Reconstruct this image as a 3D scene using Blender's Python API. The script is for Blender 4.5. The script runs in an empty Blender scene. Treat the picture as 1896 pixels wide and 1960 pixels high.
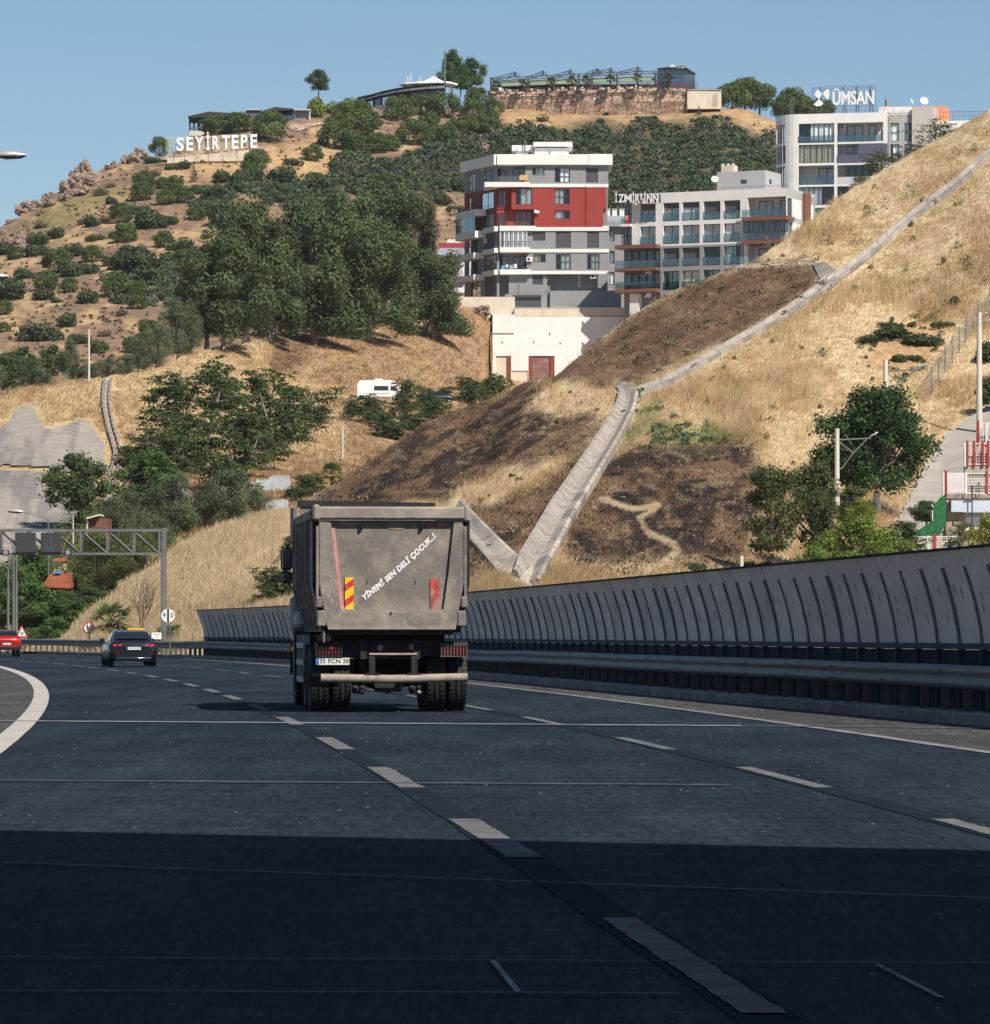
import bpy, bmesh, math, random
import numpy as np
from mathutils import Vector, Matrix

scn = bpy.context.scene
COL = scn.collection
FOC, PX, HY, CAMH = 9000.0, 948.0, 1205.0, 1.3      # survey constants: focal length, axis and horizon of the photograph
cam_d = bpy.data.cameras.new('camera')
cam = bpy.data.objects.new('camera', cam_d)
COL.objects.link(cam)
scn.camera = cam
cam.location = (0, 0, CAMH)
cam.rotation_euler = (math.radians(90), 0, 0)
cam_d.sensor_fit = 'HORIZONTAL'
cam_d.sensor_width = 36.0
cam_d.lens = FOC / 1896.0 * 36.0
cam_d.shift_x = 0.0
cam_d.shift_y = (HY - 980.0) / 1896.0
cam_d.clip_start = 0.5
cam_d.clip_end = 12000
scn.render.resolution_x, scn.render.resolution_y = 990, 1024

SUN_EL, SUN_AZ = math.radians(47), math.radians(142)   # azimuth clockwise from +Y: behind the camera, to the right
world = bpy.data.worlds.new('World')
scn.world = world
world.use_nodes = True
wn = world.node_tree.nodes
wl = world.node_tree.links
bg = wn['Background']
sky = wn.new('ShaderNodeTexSky')
sky.sky_type = 'NISHITA'
sky.sun_disc = False
sky.sun_elevation = SUN_EL
sky.sun_rotation = SUN_AZ
sky.altitude = 0
sky.air_density = 1.0
sky.dust_density = 0.0
sky.ozone_density = 5.0
wl.new(sky.outputs[0], bg.inputs[0])
bg.inputs[1].default_value = 0.068
sun_d = bpy.data.lights.new('sun', 'SUN')
sun_d.energy = 5.0
sun_d.angle = math.radians(0.5)
sun_d.color = (1.0, 0.925, 0.82)
sun = bpy.data.objects.new('sun', sun_d)
COL.objects.link(sun)
SUNV = Vector((math.sin(SUN_AZ) * math.cos(SUN_EL), math.cos(SUN_AZ) * math.cos(SUN_EL), math.sin(SUN_EL)))
sun.rotation_euler = SUNV.to_track_quat('Z', 'Y').to_euler()
sun.location = (200, -200, 300)
scn.view_settings.view_transform = 'Standard'
scn.view_settings.look = 'None'
scn.view_settings.exposure = 0.38
scn.view_settings.gamma = 1.0
scn.view_settings.use_curve_mapping = False

RNG = np.random.default_rng(7)
random.seed(7)
R = math.radians

def P(x, y, Y):
 """survey: photograph point (x, y) at distance Y -> world"""
 return Vector(((x - PX) * Y / FOC, Y, CAMH - (y - HY) * Y / FOC))

def gY(y):
 return FOC * CAMH / (y - HY)

def ppm(Y):
 return FOC / Y

_tab = RNG.random((256, 256))
def vnoise(x, y):
 xi = np.floor(x).astype(int); yi = np.floor(y).astype(int)
 fx = x - xi; fy = y - yi
 fx = fx * fx * (3 - 2 * fx); fy = fy * fy * (3 - 2 * fy)
 a = _tab[xi & 255, yi & 255]; b = _tab[(xi + 1) & 255, yi & 255]
 c = _tab[xi & 255, (yi + 1) & 255]; d = _tab[(xi + 1) & 255, (yi + 1) & 255]
 return (a * (1 - fx) + b * fx) * (1 - fy) + (c * (1 - fx) + d * fx) * fy
def fbm(x, y, o=4):
 x = np.asarray(x, float); y = np.asarray(y, float)
 s = 0; a = 0.5; t = 0
 for i in range(o):
  s = s + a * vnoise(x * 2 ** i + 17.3 * i, y * 2 ** i + 5.1 * i); t += a; a *= 0.5
 return s / t                                         # 0..1

def sstep(a, b, x):
 t = np.clip((x - a) / (b - a), 0, 1)
 return t * t * (3 - 2 * t)

def poly_sd(x, y, poly):
 """signed distance (negative inside)"""
 x = np.asarray(x, float); y = np.asarray(y, float)
 d = np.full(x.shape, 1e9); ins = np.zeros(x.shape, bool)
 n = len(poly)
 for i in range(n):
  x0, y0 = poly[i]; x1, y1 = poly[(i + 1) % n]
  ex, ey = x1 - x0, y1 - y0
  t = np.clip(((x - x0) * ex + (y - y0) * ey) / (ex * ex + ey * ey + 1e-9), 0, 1)
  d = np.minimum(d, np.hypot(x - x0 - t * ex, y - y0 - t * ey))
  c = ((y0 > y) != (y1 > y))
  with np.errstate(divide='ignore', invalid='ignore'):
   xc = (x1 - x0) * (y - y0) / (y1 - y0 + 1e-12) + x0
  ins ^= c & (x < xc)
 return np.where(ins, -d, d)

def line_d(x, y, pts):
 d = np.full(np.shape(x), 1e9)
 for (x0, y0), (x1, y1) in zip(pts[:-1], pts[1:]):
  ex, ey = x1 - x0, y1 - y0
  t = np.clip(((x - x0) * ex + (y - y0) * ey) / (ex * ex + ey * ey + 1e-9), 0, 1)
  d = np.minimum(d, np.hypot(x - x0 - t * ex, y - y0 - t * ey))
 return d

MATS = {}
def mat(name, col, rough=0.8, metal=0.0, var=0.15, scale=3.0, bump=0.0, bscale=20.0, spec=0.3, col2=None, c2lo=0.55, c2hi=0.75, c2scale=1.5,
  coord='Object', trans=False, emit=0.0):
 if name in MATS:
  return MATS[name]
 m = bpy.data.materials.new(name); m.use_nodes = True
 nt = m.node_tree; n = nt.nodes; l = nt.links
 b = n['Principled BSDF']
 b.inputs['Roughness'].default_value = rough
 b.inputs['Metallic'].default_value = metal
 b.inputs['Specular IOR Level'].default_value = spec
 tc = n.new('ShaderNodeTexCoord')
 src = tc.outputs[coord]
 if var > 0 or col2 is not None:
  nz = n.new('ShaderNodeTexNoise'); nz.inputs['Scale'].default_value = scale; nz.inputs['Detail'].default_value = 6
  l.new(src, nz.inputs['Vector'])
  mr = n.new('ShaderNodeMapRange'); mr.inputs[3].default_value = 1 - var; mr.inputs[4].default_value = 1 + var
  mr.inputs[1].default_value = 0.3; mr.inputs[2].default_value = 0.7
  l.new(nz.outputs[0], mr.inputs[0])
  mx = n.new('ShaderNodeMix'); mx.data_type = 'RGBA'; mx.blend_type = 'MULTIPLY'; mx.inputs[0].default_value = 1
  cc = n.new('ShaderNodeCombineColor')
  for i in range(3):
   l.new(mr.outputs[0], cc.inputs[i])
  mx.inputs[6].default_value = (*col, 1)
  if col2 is not None:
   n2 = n.new('ShaderNodeTexNoise'); n2.inputs['Scale'].default_value = c2scale; n2.inputs['Detail'].default_value = 7
   n2.inputs['Roughness'].default_value = 0.65
   l.new(src, n2.inputs['Vector'])
   m2 = n.new('ShaderNodeMapRange'); m2.inputs[1].default_value = c2lo; m2.inputs[2].default_value = c2hi
   l.new(n2.outputs[0], m2.inputs[0])
   x2 = n.new('ShaderNodeMix'); x2.data_type = 'RGBA'
   x2.inputs[6].default_value = (*col, 1); x2.inputs[7].default_value = (*col2, 1)
   l.new(m2.outputs[0], x2.inputs[0]); l.new(x2.outputs[2], mx.inputs[6])
  l.new(cc.outputs[0], mx.inputs[7])
  l.new(mx.outputs[2], b.inputs['Base Color'])
 else:
  b.inputs['Base Color'].default_value = (*col, 1)
 if bump > 0:
  nb = n.new('ShaderNodeTexNoise'); nb.inputs['Scale'].default_value = bscale; nb.inputs['Detail'].default_value = 5
  l.new(src, nb.inputs['Vector'])
  bp = n.new('ShaderNodeBump'); bp.inputs['Strength'].default_value = 1.0; bp.inputs['Distance'].default_value = bump
  l.new(nb.outputs[0], bp.inputs['Height']); l.new(bp.outputs[0], b.inputs['Normal'])
 if emit > 0:
  b.inputs['Emission Color'].default_value = (*col, 1); b.inputs['Emission Strength'].default_value = emit
 MATS[name] = m
 return m

def mat_attr(name, attr='col', rough=0.95, scale=1.2, var=0.25, trans=0.0, spec=0.1, bump=0.0, bscale=3.0, fscale=0.0, stretch=None):
 """base colour from a colour attribute, broken up by position noise; trans = share of light through leaves"""
 if name in MATS:
  return MATS[name]
 m = bpy.data.materials.new(name); m.use_nodes = True
 nt = m.node_tree; n = nt.nodes; l = nt.links
 b = n['Principled BSDF']; b.inputs['Roughness'].default_value = rough; b.inputs['Specular IOR Level'].default_value = spec
 at = n.new('ShaderNodeAttribute'); at.attribute_name = attr
 col = at.outputs['Color']
 if var > 0:
  g = n.new('ShaderNodeNewGeometry')
  vec = g.outputs['Position']
  if stretch:
   mp = n.new('ShaderNodeMapping'); mp.inputs['Rotation'].default_value = stretch[0]; mp.inputs['Scale'].default_value = stretch[1]
   l.new(vec, mp.inputs[0]); vec = mp.outputs[0]
  nz = n.new('ShaderNodeTexNoise'); nz.inputs['Scale'].default_value = scale; nz.inputs['Detail'].default_value = 8; nz.inputs['Roughness'].default_value = 0.7
  l.new(vec, nz.inputs['Vector'])
  mr = n.new('ShaderNodeMapRange'); mr.inputs[1].default_value = 0.3; mr.inputs[2].default_value = 0.7
  mr.inputs[3].default_value = 1 - var; mr.inputs[4].default_value = 1 + var
  l.new(nz.outputs[0], mr.inputs[0])
  sc = n.new('ShaderNodeVectorMath'); sc.operation = 'SCALE'
  l.new(col, sc.inputs[0]); l.new(mr.outputs[0], sc.inputs['Scale'])
  col = sc.outputs[0]
  if bump > 0:
   nb = n.new('ShaderNodeTexNoise'); nb.inputs['Scale'].default_value = bscale; nb.inputs['Detail'].default_value = 8; nb.inputs['Roughness'].default_value = 0.7
   l.new(vec, nb.inputs['Vector'])
   bp = n.new('ShaderNodeBump'); bp.inputs['Distance'].default_value = bump
   l.new(nb.outputs[0], bp.inputs['Height']); l.new(bp.outputs[0], b.inputs['Normal'])
 l.new(col, b.inputs['Base Color'])
 if trans > 0:
  t = n.new('ShaderNodeBsdfTranslucent'); l.new(col, t.inputs['Color'])
  mx = n.new('ShaderNodeMixShader'); mx.inputs[0].default_value = trans
  l.new(b.outputs[0], mx.inputs[1]); l.new(t.outputs[0], mx.inputs[2])
  l.new(mx.outputs[0], n['Material Output'].inputs['Surface'])
 MATS[name] = m
 return m

def mat_glass(name, tint=(0.7, 0.8, 0.85), refl=0.3, rough=0.02):
 if name in MATS:
  return MATS[name]
 m = bpy.data.materials.new(name); m.use_nodes = True
 nt = m.node_tree; n = nt.nodes; l = nt.links
 n.remove(n['Principled BSDF'])
 t = n.new('ShaderNodeBsdfTransparent'); t.inputs[0].default_value = (*tint, 1)
 g = n.new('ShaderNodeBsdfGlossy'); g.inputs['Roughness'].default_value = rough
 fr = n.new('ShaderNodeLayerWeight'); fr.inputs[0].default_value = 0.35
 ma = n.new('ShaderNodeMath'); ma.operation = 'MULTIPLY_ADD'; ma.inputs[1].default_value = 0.7; ma.inputs[2].default_value = refl
 ma.use_clamp = True
 l.new(fr.outputs['Fresnel'], ma.inputs[0])
 mx = n.new('ShaderNodeMixShader'); l.new(ma.outputs[0], mx.inputs[0])
 l.new(t.outputs[0], mx.inputs[1]); l.new(g.outputs[0], mx.inputs[2])
 l.new(mx.outputs[0], n['Material Output'].inputs['Surface'])
 MATS[name] = m
 return m

def tag(o, label=None, cat=None, group=None, kind=None):
 if label: o['label'] = label
 if cat: o['category'] = cat
 if group: o['group'] = group
 if kind: o['kind'] = kind
 return o

def thing(name, label, cat, loc=(0, 0, 0), rz=0.0, group=None, scale=1.0):
 o = bpy.data.objects.new(name, None)
 o.empty_display_size = 0.3
 COL.objects.link(o)
 o.location = loc; o.rotation_euler = (0, 0, rz)
 o.scale = (scale,) * 3 if not hasattr(scale, '__len__') else scale
 return tag(o, label, cat, group)

def link_mesh(name, me, parent=None, loc=None, rot=None):
 o = bpy.data.objects.new(name, me)
 COL.objects.link(o)
 if parent is not None: o.parent = parent
 if loc is not None: o.location = loc
 if rot is not None: o.rotation_euler = rot
 return o

def copy_tree(o, parent=None):
 c = o.copy(); COL.objects.link(c)
 if parent is not None: c.parent = parent
 for ch in list(o.children):
  copy_tree(ch, c)
 return c

class MB:
 """collects shapes; build() links them as one mesh object"""
 def __init__(s):
  s.v = []; s.f = []; s.m = []; s.sm = []
 def add(s, vs, fs, mi=0, smooth=False, M=None):
  o = len(s.v)
  if M is not None:
   vs = [M @ Vector(v) for v in vs]
  s.v += [tuple(v) for v in vs]
  for f in fs:
   s.f.append(tuple(i + o for i in f)); s.m.append(mi); s.sm.append(smooth)
  return s
 def box(s, x0, x1, y0, y1, z0, z1, mi=0, M=None):
  vs = [(x0, y0, z0), (x1, y0, z0), (x1, y1, z0), (x0, y1, z0), (x0, y0, z1), (x1, y0, z1), (x1, y1, z1), (x0, y1, z1)]
  return s.add(vs, [(3, 2, 1, 0), (4, 5, 6, 7), (0, 1, 5, 4), (1, 2, 6, 5), (2, 3, 7, 6), (3, 0, 4, 7)], mi, False, M)
 def cham(s, x0, x1, y0, y1, z0, z1, c=0.02, mi=0, M=None):
  """box with chamfered edges"""
  bm = bmesh.new()
  bmesh.ops.create_cube(bm, size=1)
  for v in bm.verts:
   v.co = ((x0 + x1) / 2 + v.co.x * (x1 - x0), (y0 + y1) / 2 + v.co.y * (y1 - y0), (z0 + z1) / 2 + v.co.z * (z1 - z0))
  c = min(c, 0.45 * min(abs(x1 - x0), abs(y1 - y0), abs(z1 - z0)))
  bmesh.ops.bevel(bm, geom=bm.edges[:], offset=c, segments=1, profile=0.5, affect='EDGES')
  bm.verts.index_update()
  s.add([v.co.copy() for v in bm.verts], [[v.index for v in f.verts] for f in bm.faces], mi, False, M)
  bm.free(); return s
 def prism(s, poly, axis, a0, a1, mi=0, M=None):
  """extrude a 2-D outline along an axis ('x': outline in y,z; 'y': x,z; 'z': x,y)"""
  n = len(poly)
  def w(p, a):
   return {'x': (a, p[0], p[1]), 'y': (p[0], a, p[1]), 'z': (p[0], p[1], a)}[axis]
  vs = [w(p, a0) for p in poly] + [w(p, a1) for p in poly]
  fs = [tuple(range(n))[::-1], tuple(range(n, 2 * n))]
  fs += [(i, (i + 1) % n, n + (i + 1) % n, n + i) for i in range(n)]
  return s.add(vs, fs, mi, False, M)
 def tube(s, pts, r, n=8, mi=0, cap=True, smooth=True, M=None):
  pts = [Vector(p) for p in pts]
  rs = r if hasattr(r, '__len__') else [r] * len(pts)
  vs = []; fs = []
  up = Vector((0, 0, 1))
  for i, p in enumerate(pts):
   d = (pts[min(i + 1, len(pts) - 1)] - pts[max(i - 1, 0)]).normalized()
   a = d.cross(up)
   if a.length < 1e-3: a = d.cross(Vector((0, 1, 0)))
   a.normalize(); b = d.cross(a)
   for k in range(n):
    t = 2 * math.pi * k / n
    vs.append(p + (a * math.cos(t) + b * math.sin(t)) * rs[i])
  for i in range(len(pts) - 1):
   for k in range(n):
    k2 = (k + 1) % n
    fs.append((i * n + k, i * n + k2, (i + 1) * n + k2, (i + 1) * n + k))
  s.add(vs, fs, mi, smooth, M)
  if cap:
   s.add(vs[:n], [tuple(range(n))[::-1]], mi, False, M); s.add(vs[-n:], [tuple(range(n))], mi, False, M)
  return s
 def lathe(s, prof, n=20, axis='z', mi=0, smooth=True, M=None, a0=0, a1=2 * math.pi):
  """prof: (radius, height) pairs turned about the axis"""
  vs = []; fs = []
  full = abs(a1 - a0 - 2 * math.pi) < 1e-6
  nn = n if full else n + 1
  for (r, h) in prof:
   for k in range(nn):
    t = a0 + (a1 - a0) * k / n
    c, q = r * math.cos(t), r * math.sin(t)
    vs.append({'z': (c, q, h), 'x': (h, c, q), 'y': (c, h, q)}[axis])
  for i in range(len(prof) - 1):
   for k in range(n):
    k2 = (k + 1) % nn
    fs.append((i * nn + k, i * nn + k2, (i + 1) * nn + k2, (i + 1) * nn + k))
  return s.add(vs, fs, mi, smooth, M)
 def quad(s, a, b, c, d, mi=0, M=None):
  return s.add([a, b, c, d], [(0, 1, 2, 3)], mi, False, M)
 def loft(s, secs, mi=0, smooth=True, cap=True, M=None, closed=True):
  n = len(secs[0]); vs = [p for q in secs for p in q]; fs = []
  for i in range(len(secs) - 1):
   for k in range(n if closed else n - 1):
    k2 = (k + 1) % n
    fs.append((i * n + k, i * n + k2, (i + 1) * n + k2, (i + 1) * n + k))
  s.add(vs, fs, mi, smooth, M)
  if cap:
   s.add(secs[0], [tuple(range(n))[::-1]], mi, False, M); s.add(secs[-1], [tuple(range(n))], mi, False, M)
  return s
 def mesh(s, name, mats):
  me = bpy.data.meshes.new(name)
  me.from_pydata(s.v, [], s.f)
  for m in (mats if isinstance(mats, (list, tuple)) else [mats]):
   me.materials.append(m)
  me.polygons.foreach_set('material_index', s.m)
  me.polygons.foreach_set('use_smooth', s.sm)
  me.update()
  bm = bmesh.new(); bm.from_mesh(me); bmesh.ops.recalc_face_normals(bm, faces=bm.faces); bm.to_mesh(me); bm.free()
  return me
 def build(s, name, mats, parent=None, loc=None, rot=None):
  return link_mesh(name, s.mesh(name, mats), parent, loc, rot)

def np_mesh(name, V, Fq, mats, cols=None, smooth=False, attr='col'):
 """numpy mesh: V (n,3), Fq (m,k)"""
 me = bpy.data.meshes.new(name)
 V = np.asarray(V, np.float32); Fq = np.asarray(Fq, np.int32)
 m, k = Fq.shape
 me.vertices.add(len(V)); me.vertices.foreach_set('co', V.ravel())
 me.loops.add(m * k); me.loops.foreach_set('vertex_index', Fq.ravel())
 me.polygons.add(m); me.polygons.foreach_set('loop_start', np.arange(0, m * k, k, dtype=np.int32))
 me.polygons.foreach_set('loop_total', np.full(m, k, np.int32))
 if smooth: me.polygons.foreach_set('use_smooth', np.ones(m, bool))
 for mm in (mats if isinstance(mats, (list, tuple)) else [mats]):
  me.materials.append(mm)
 if cols is not None:
  a = me.attributes.new(attr, 'FLOAT_COLOR', 'POINT')
  c = np.ones((len(V), 4), np.float32); c[:, :3] = cols
  a.data.foreach_set('color', c.ravel())
 me.update(calc_edges=True); me.validate()
 return me

_txt = {}
def text_mesh(s, size=1.0, extrude=0.02, offset=0.0, shear=0.0, align='CENTER', spacing=1.0):
 """lettering as a mesh in the xy plane (font curve turned into a mesh)"""
 cu = bpy.data.curves.new('lettering', 'FONT')
 cu.body = s; cu.size = size; cu.extrude = extrude; cu.offset = offset; cu.shear = shear
 cu.align_x = align; cu.align_y = 'CENTER'; cu.resolution_u = 3; cu.space_character = spacing
 o = bpy.data.objects.new('lettering_tmp', cu); COL.objects.link(o)
 dg = bpy.context.evaluated_depsgraph_get(); dg.update()
 me = bpy.data.meshes.new_from_object(o.evaluated_get(dg))
 bpy.data.objects.remove(o); bpy.data.curves.remove(cu)
 me.materials.clear()
 return me
def text(name, s, material, parent, loc, rot, size, extrude=0.01, **k):
 me = text_mesh(s, size, extrude, **k); me.name = name; me.materials.append(material)
 return link_mesh(name, me, parent, loc, rot)
UPR = (R(90), 0, 0)            # text that faces -Y

def XL(Y): Y = np.asarray(Y, float); return np.polyval([-8.6825e-07, -6.9972e-05, -6.45606e-02, 1.950594], Y)
def XR(Y): Y = np.asarray(Y, float); return np.polyval([-4.00784e-04, -2.93974e-02, 4.399335], Y) * (Y < 140) + (XL(Y) + 3.45) * (Y >= 140)
def XE(Y): Y = np.asarray(Y, float); return np.polyval([-2.94025e-04, -4.42198e-02, 8.096565], Y)
def XLL(Y): Y = np.asarray(Y, float); return np.polyval([-2.9433e-04, -4.17872e-02, -2.545894], Y)
_KP = [-2.91940788e-06, 8.87731512e-04, -2.03475827e-01, 1.65359772e+01]
def XK(Y):
 Y = np.asarray(Y, float)
 near = 6.89 + (60 - Y) * 0.125
 far = np.polyval(_KP, 255) + (Y - 255) * -0.42
 return np.where(Y < 60, near, np.where(Y > 255, far, np.polyval(_KP, np.clip(Y, 0, 255))))

def strip(name, f0, f1, Y0, Y1, z, m, step=2.0, jag=0.0, parent=None, kind='structure'):
 Ys = np.linspace(Y0, Y1, max(2, int(abs(Y1 - Y0) / step) + 1))
 a = f0(Ys) + (RNG.normal(0, jag, len(Ys)) if jag else 0); b = f1(Ys) + (RNG.normal(0, jag, len(Ys)) if jag else 0)
 V = np.r_[np.c_[a, Ys, np.full(len(Ys), z)], np.c_[b, Ys, np.full(len(Ys), z)]]
 n = len(Ys)
 Fq = [(i, n + i, n + i + 1, i + 1) for i in range(n - 1)]
 o = link_mesh(name, np_mesh(name, V, Fq, m), parent)
 if parent is None: o['kind'] = kind
 return o

def mat_road(name, base, speck, var, blotch):
 m = bpy.data.materials.new(name); m.use_nodes = True
 nt = m.node_tree; n = nt.nodes; l = nt.links; b = n['Principled BSDF']
 b.inputs['Roughness'].default_value = 0.85; b.inputs['Specular IOR Level'].default_value = 0.06
 g = n.new('ShaderNodeNewGeometry')
 def noise(scale, detail, rough=0.6, mp=None):
  x = n.new('ShaderNodeTexNoise'); x.inputs['Scale'].default_value = scale; x.inputs['Detail'].default_value = detail; x.inputs['Roughness'].default_value = rough
  if mp:
   q = n.new('ShaderNodeMapping'); q.inputs['Scale'].default_value = mp[0]; q.inputs['Rotation'].default_value = mp[1]
   l.new(g.outputs['Position'], q.inputs[0]); l.new(q.outputs[0], x.inputs['Vector'])
  else:
   l.new(g.outputs['Position'], x.inputs['Vector'])
  return x.outputs[0]
 def rng(s, a, b2, c, d):
  r = n.new('ShaderNodeMapRange'); r.inputs[1].default_value = a; r.inputs[2].default_value = b2; r.inputs[3].default_value = c; r.inputs[4].default_value = d
  l.new(s, r.inputs[0]); return r.outputs[0]
 def mul(a, c):
  r = n.new('ShaderNodeMath'); r.operation = 'MULTIPLY'; l.new(a, r.inputs[0]); l.new(c, r.inputs[1]); return r.outputs[0]
 big = rng(noise(0.25, 5, mp=((1.6, 0.35, 1), (0, 0, R(4)))), 0.35, 0.65, 1 - blotch, 1 + blotch)      # worn wheel tracks and patches, drawn out along the lanes
 mid = rng(noise(2.2, 6), 0.3, 0.7, 1 - var, 1 + var)
 fine = rng(noise(45, 3, 0.8), 0.3, 0.72, 0.4, 1.75)
 cross = rng(noise(1.0, 4, mp=((0.12, 4.5, 1), (0, 0, R(-2)))), 0.3, 0.7, 0.78, 1.22)
 grain = rng(noise(1.0, 3, 0.75, mp=((17, 1.3, 1), (0, 0, R(4)))), 0.3, 0.7, 0.55, 1.5)
 wear = rng(noise(1.0, 4, 0.6, mp=((2.4, 0.14, 1), (0, 0, R(4)))), 0.35, 0.65, 0.85, 1.18)
 f = mul(mul(mul(big, mid), mul(fine, cross)), mul(grain, wear))
 sc = n.new('ShaderNodeVectorMath'); sc.operation = 'SCALE'; sc.inputs[0].default_value = base; l.new(f, sc.inputs['Scale'])
 # pale stone chips showing in the surface
 vo = n.new('ShaderNodeTexVoronoi'); vo.inputs['Scale'].default_value = 9.0; l.new(g.outputs['Position'], vo.inputs['Vector'])
 chips = rng(vo.outputs['Distance'], 0.03, 0.10, speck, 0.0)
 msk = rng(noise(3.0, 3), 0.45, 0.6, 0.0, 1.0)
 mx = n.new('ShaderNodeMix'); mx.data_type = 'RGBA'; l.new(mul(chips, msk), mx.inputs[0]); l.new(sc.outputs[0], mx.inputs[6]); mx.inputs[7].default_value = (0.42, 0.41, 0.39, 1)
 l.new(mx.outputs[2], b.inputs['Base Color'])
 bp = n.new('ShaderNodeBump'); bp.inputs['Distance'].default_value = 0.012; l.new(noise(60, 3, 0.7), bp.inputs['Height']); l.new(bp.outputs[0], b.inputs['Normal'])
 MATS[name] = m
 return m

M_ASPH = mat_road('asphalt', (0.0165, 0.0255, 0.0355), 0.12, 0.16, 0.30)
M_SHOU = mat_road('shoulder_asphalt', (0.062, 0.061, 0.062), 0.75, 0.15, 0.22)
M_SEAM = mat('seam_bitumen', (0.0135, 0.020, 0.027), 0.9, var=0.3, scale=4, spec=0.02)
M_PAINT = mat('road_paint', (0.135, 0.137, 0.138), 0.85, var=0.25, scale=3, col2=(0.085, 0.087, 0.09), c2lo=0.48, c2hi=0.70, c2scale=2.5, spec=0.05)
M_PAINTW = mat('edge_paint', (0.41, 0.39, 0.35), 0.8, spec=0.05, var=0.15, scale=2, col2=(0.23, 0.225, 0.21), c2lo=0.52, c2hi=0.72, c2scale=1.6)
M_PAINTG = mat('worn_paint', (0.20, 0.19, 0.18), 0.85, var=0.25, scale=2, col2=(0.07, 0.07, 0.07), c2lo=0.5, c2hi=0.65, c2scale=2.5)
M_CONC = mat('kerb_concrete', (0.30, 0.29, 0.27), 0.9, var=0.2, scale=1.5, bump=0.01, bscale=12)
M_GALV = mat('galvanised_steel', (0.155, 0.16, 0.16), 0.6, metal=0.3, var=0.2, scale=1.2)
M_RUST = mat('rusty_steel', (0.10, 0.085, 0.075), 0.8, metal=0.2, var=0.3, scale=2)
M_DIRT = mat('verge_soil', (0.30, 0.23, 0.15), 0.95, var=0.3, scale=0.8, coord='Object', bump=0.05, bscale=2)

# ground: one sheet out to the horizon
g = MB()
g.quad((-2500, -400, -0.30), (2500, -400, -0.30), (2500, 3000, -0.30), (-2500, 3000, -0.30))
tag(g.build('ground', M_DIRT), kind='structure')
Yn, Yf = -40, 330
strip('road', lambda y: XLL(y) - 1.9, lambda y: XK(y) - 0.0, Yn, Yf, 0.0, M_ASPH)
strip('road_shoulder', lambda y: XE(np.clip(y, 0, 255)) + (0 if True else 0) + np.where(y > 255, (XK(y) - XK(255)), 0), lambda y: XK(y) - 0.02, Yn, Yf, 0.004, M_SHOU)
strip('median_shoulder', lambda y: XLL(y) - 1.9, lambda y: XLL(y), Yn, Yf, 0.004, M_SHOU)
strip('road_oncoming', lambda y: XLL(y) - 14, lambda y: XLL(y) - 3.4, Yn, Yf, 0.0, M_ASPH)
strip('median_strip', lambda y: XLL(y) - 3.4, lambda y: XLL(y) - 1.9, Yn, Yf, 0.02, M_DIRT)
# painted lines
strip('edge_line_marking', lambda y: XLL(y) - 0.15, lambda y: XLL(y) + 0.15, 12, 300, 0.010, M_PAINTW, 0.5, 0.003)
strip('shoulder_line_marking', lambda y: XE(y) - 0.09, lambda y: XE(y) + 0.09, 12, 250, 0.010, M_PAINTG, 1.0, 0.012)
DASH = [18.4, 29.3, 41.2, 53.4, 66.5, 78.0, 89.3, 99.1, 109.3, 119.4, 129.3, 139.8, 148.9, 159.0, 166.5, 176.0, 184.0, 192.0, 200.5, 209, 218, 227]
for fx, wd in ((XL, 0.10), (XR, 0.075)):
 for k, Yc in enumerate(DASH):
  hl = 2.85 if Yc > 35 else 2.7
  if Yc < 20: hl = 2.6
  strip('lane_marking', lambda y: fx(y) - wd * (0.8 if Yc < 25 else 1), lambda y: fx(y) + wd * (0.75 if Yc < 25 else 1), Yc - hl, Yc + hl, 0.012, M_PAINT, 0.12, 0.004)
 strip('seam', lambda y: fx(y) - 0.125, lambda y: fx(y) + 0.105, 10, 120, 0.006, M_SEAM, 1.0, 0.005)
def cross(yv0, yv1, w, m, x0=-20, x1=1920, z=0.014, name='road_joint'):
 Ya, Yb = gY(yv0), gY(yv1)
 n = 40; V = []
 for i in range(n + 1):
  t = i / n; Y = 1 / ((1 - t) / Ya + t / Yb); x = (x0 + (x1 - x0) * t - PX) * Y / FOC
  j = RNG.normal(0, w * 0.12)
  V.append((x, Y - w / 2 + j, z)); V.append((x, Y + w / 2 + j * 0.5, z))
 Fq = [(2 * i, 2 * i + 2, 2 * i + 3, 2 * i + 1) for i in range(n)]
 tag(link_mesh(name, np_mesh(name, V, Fq, m)), kind='structure')
M_JOINT = mat('joint_filler', (0.25, 0.26, 0.28), 0.8, var=0.2, scale=1, spec=0.05, col2=(0.11, 0.115, 0.12), c2lo=0.5, c2hi=0.7)
M_SCR = mat('scratched_joint', (0.10, 0.105, 0.11), 0.8, var=0.4, scale=2, col2=(0.05, 0.05, 0.055), c2lo=0.45, c2hi=0.6)
cross(1381, 1391, 0.5, M_JOINT, x1=1420); cross(1391, 1396, 0.30, M_SCR, x0=1420)
cross(1496, 1505, 0.16, M_SCR, x1=1400); cross(1654, 1725, 0.035, M_JOINT); cross(1838, 1850, 0.03, M_SCR); cross(1903, 1908, 0.035, M_SCR, x1=1300)
def scratch(p0, p1, w, m, name='scratch_marking'):
 a = P(p0[0], p0[1], gY(p0[1])); b = P(p1[0], p1[1], gY(p1[1])); d = (b - a).normalized(); q = Vector((-d.y, d.x, 0)) * w
 V = [a - q, b - q, b + q, a + q]
 o = link_mesh(name, np_mesh(name, [(v.x, v.y, 0.013) for v in V], [(0, 1, 2, 3)], m)); o['kind'] = 'structure'
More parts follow.
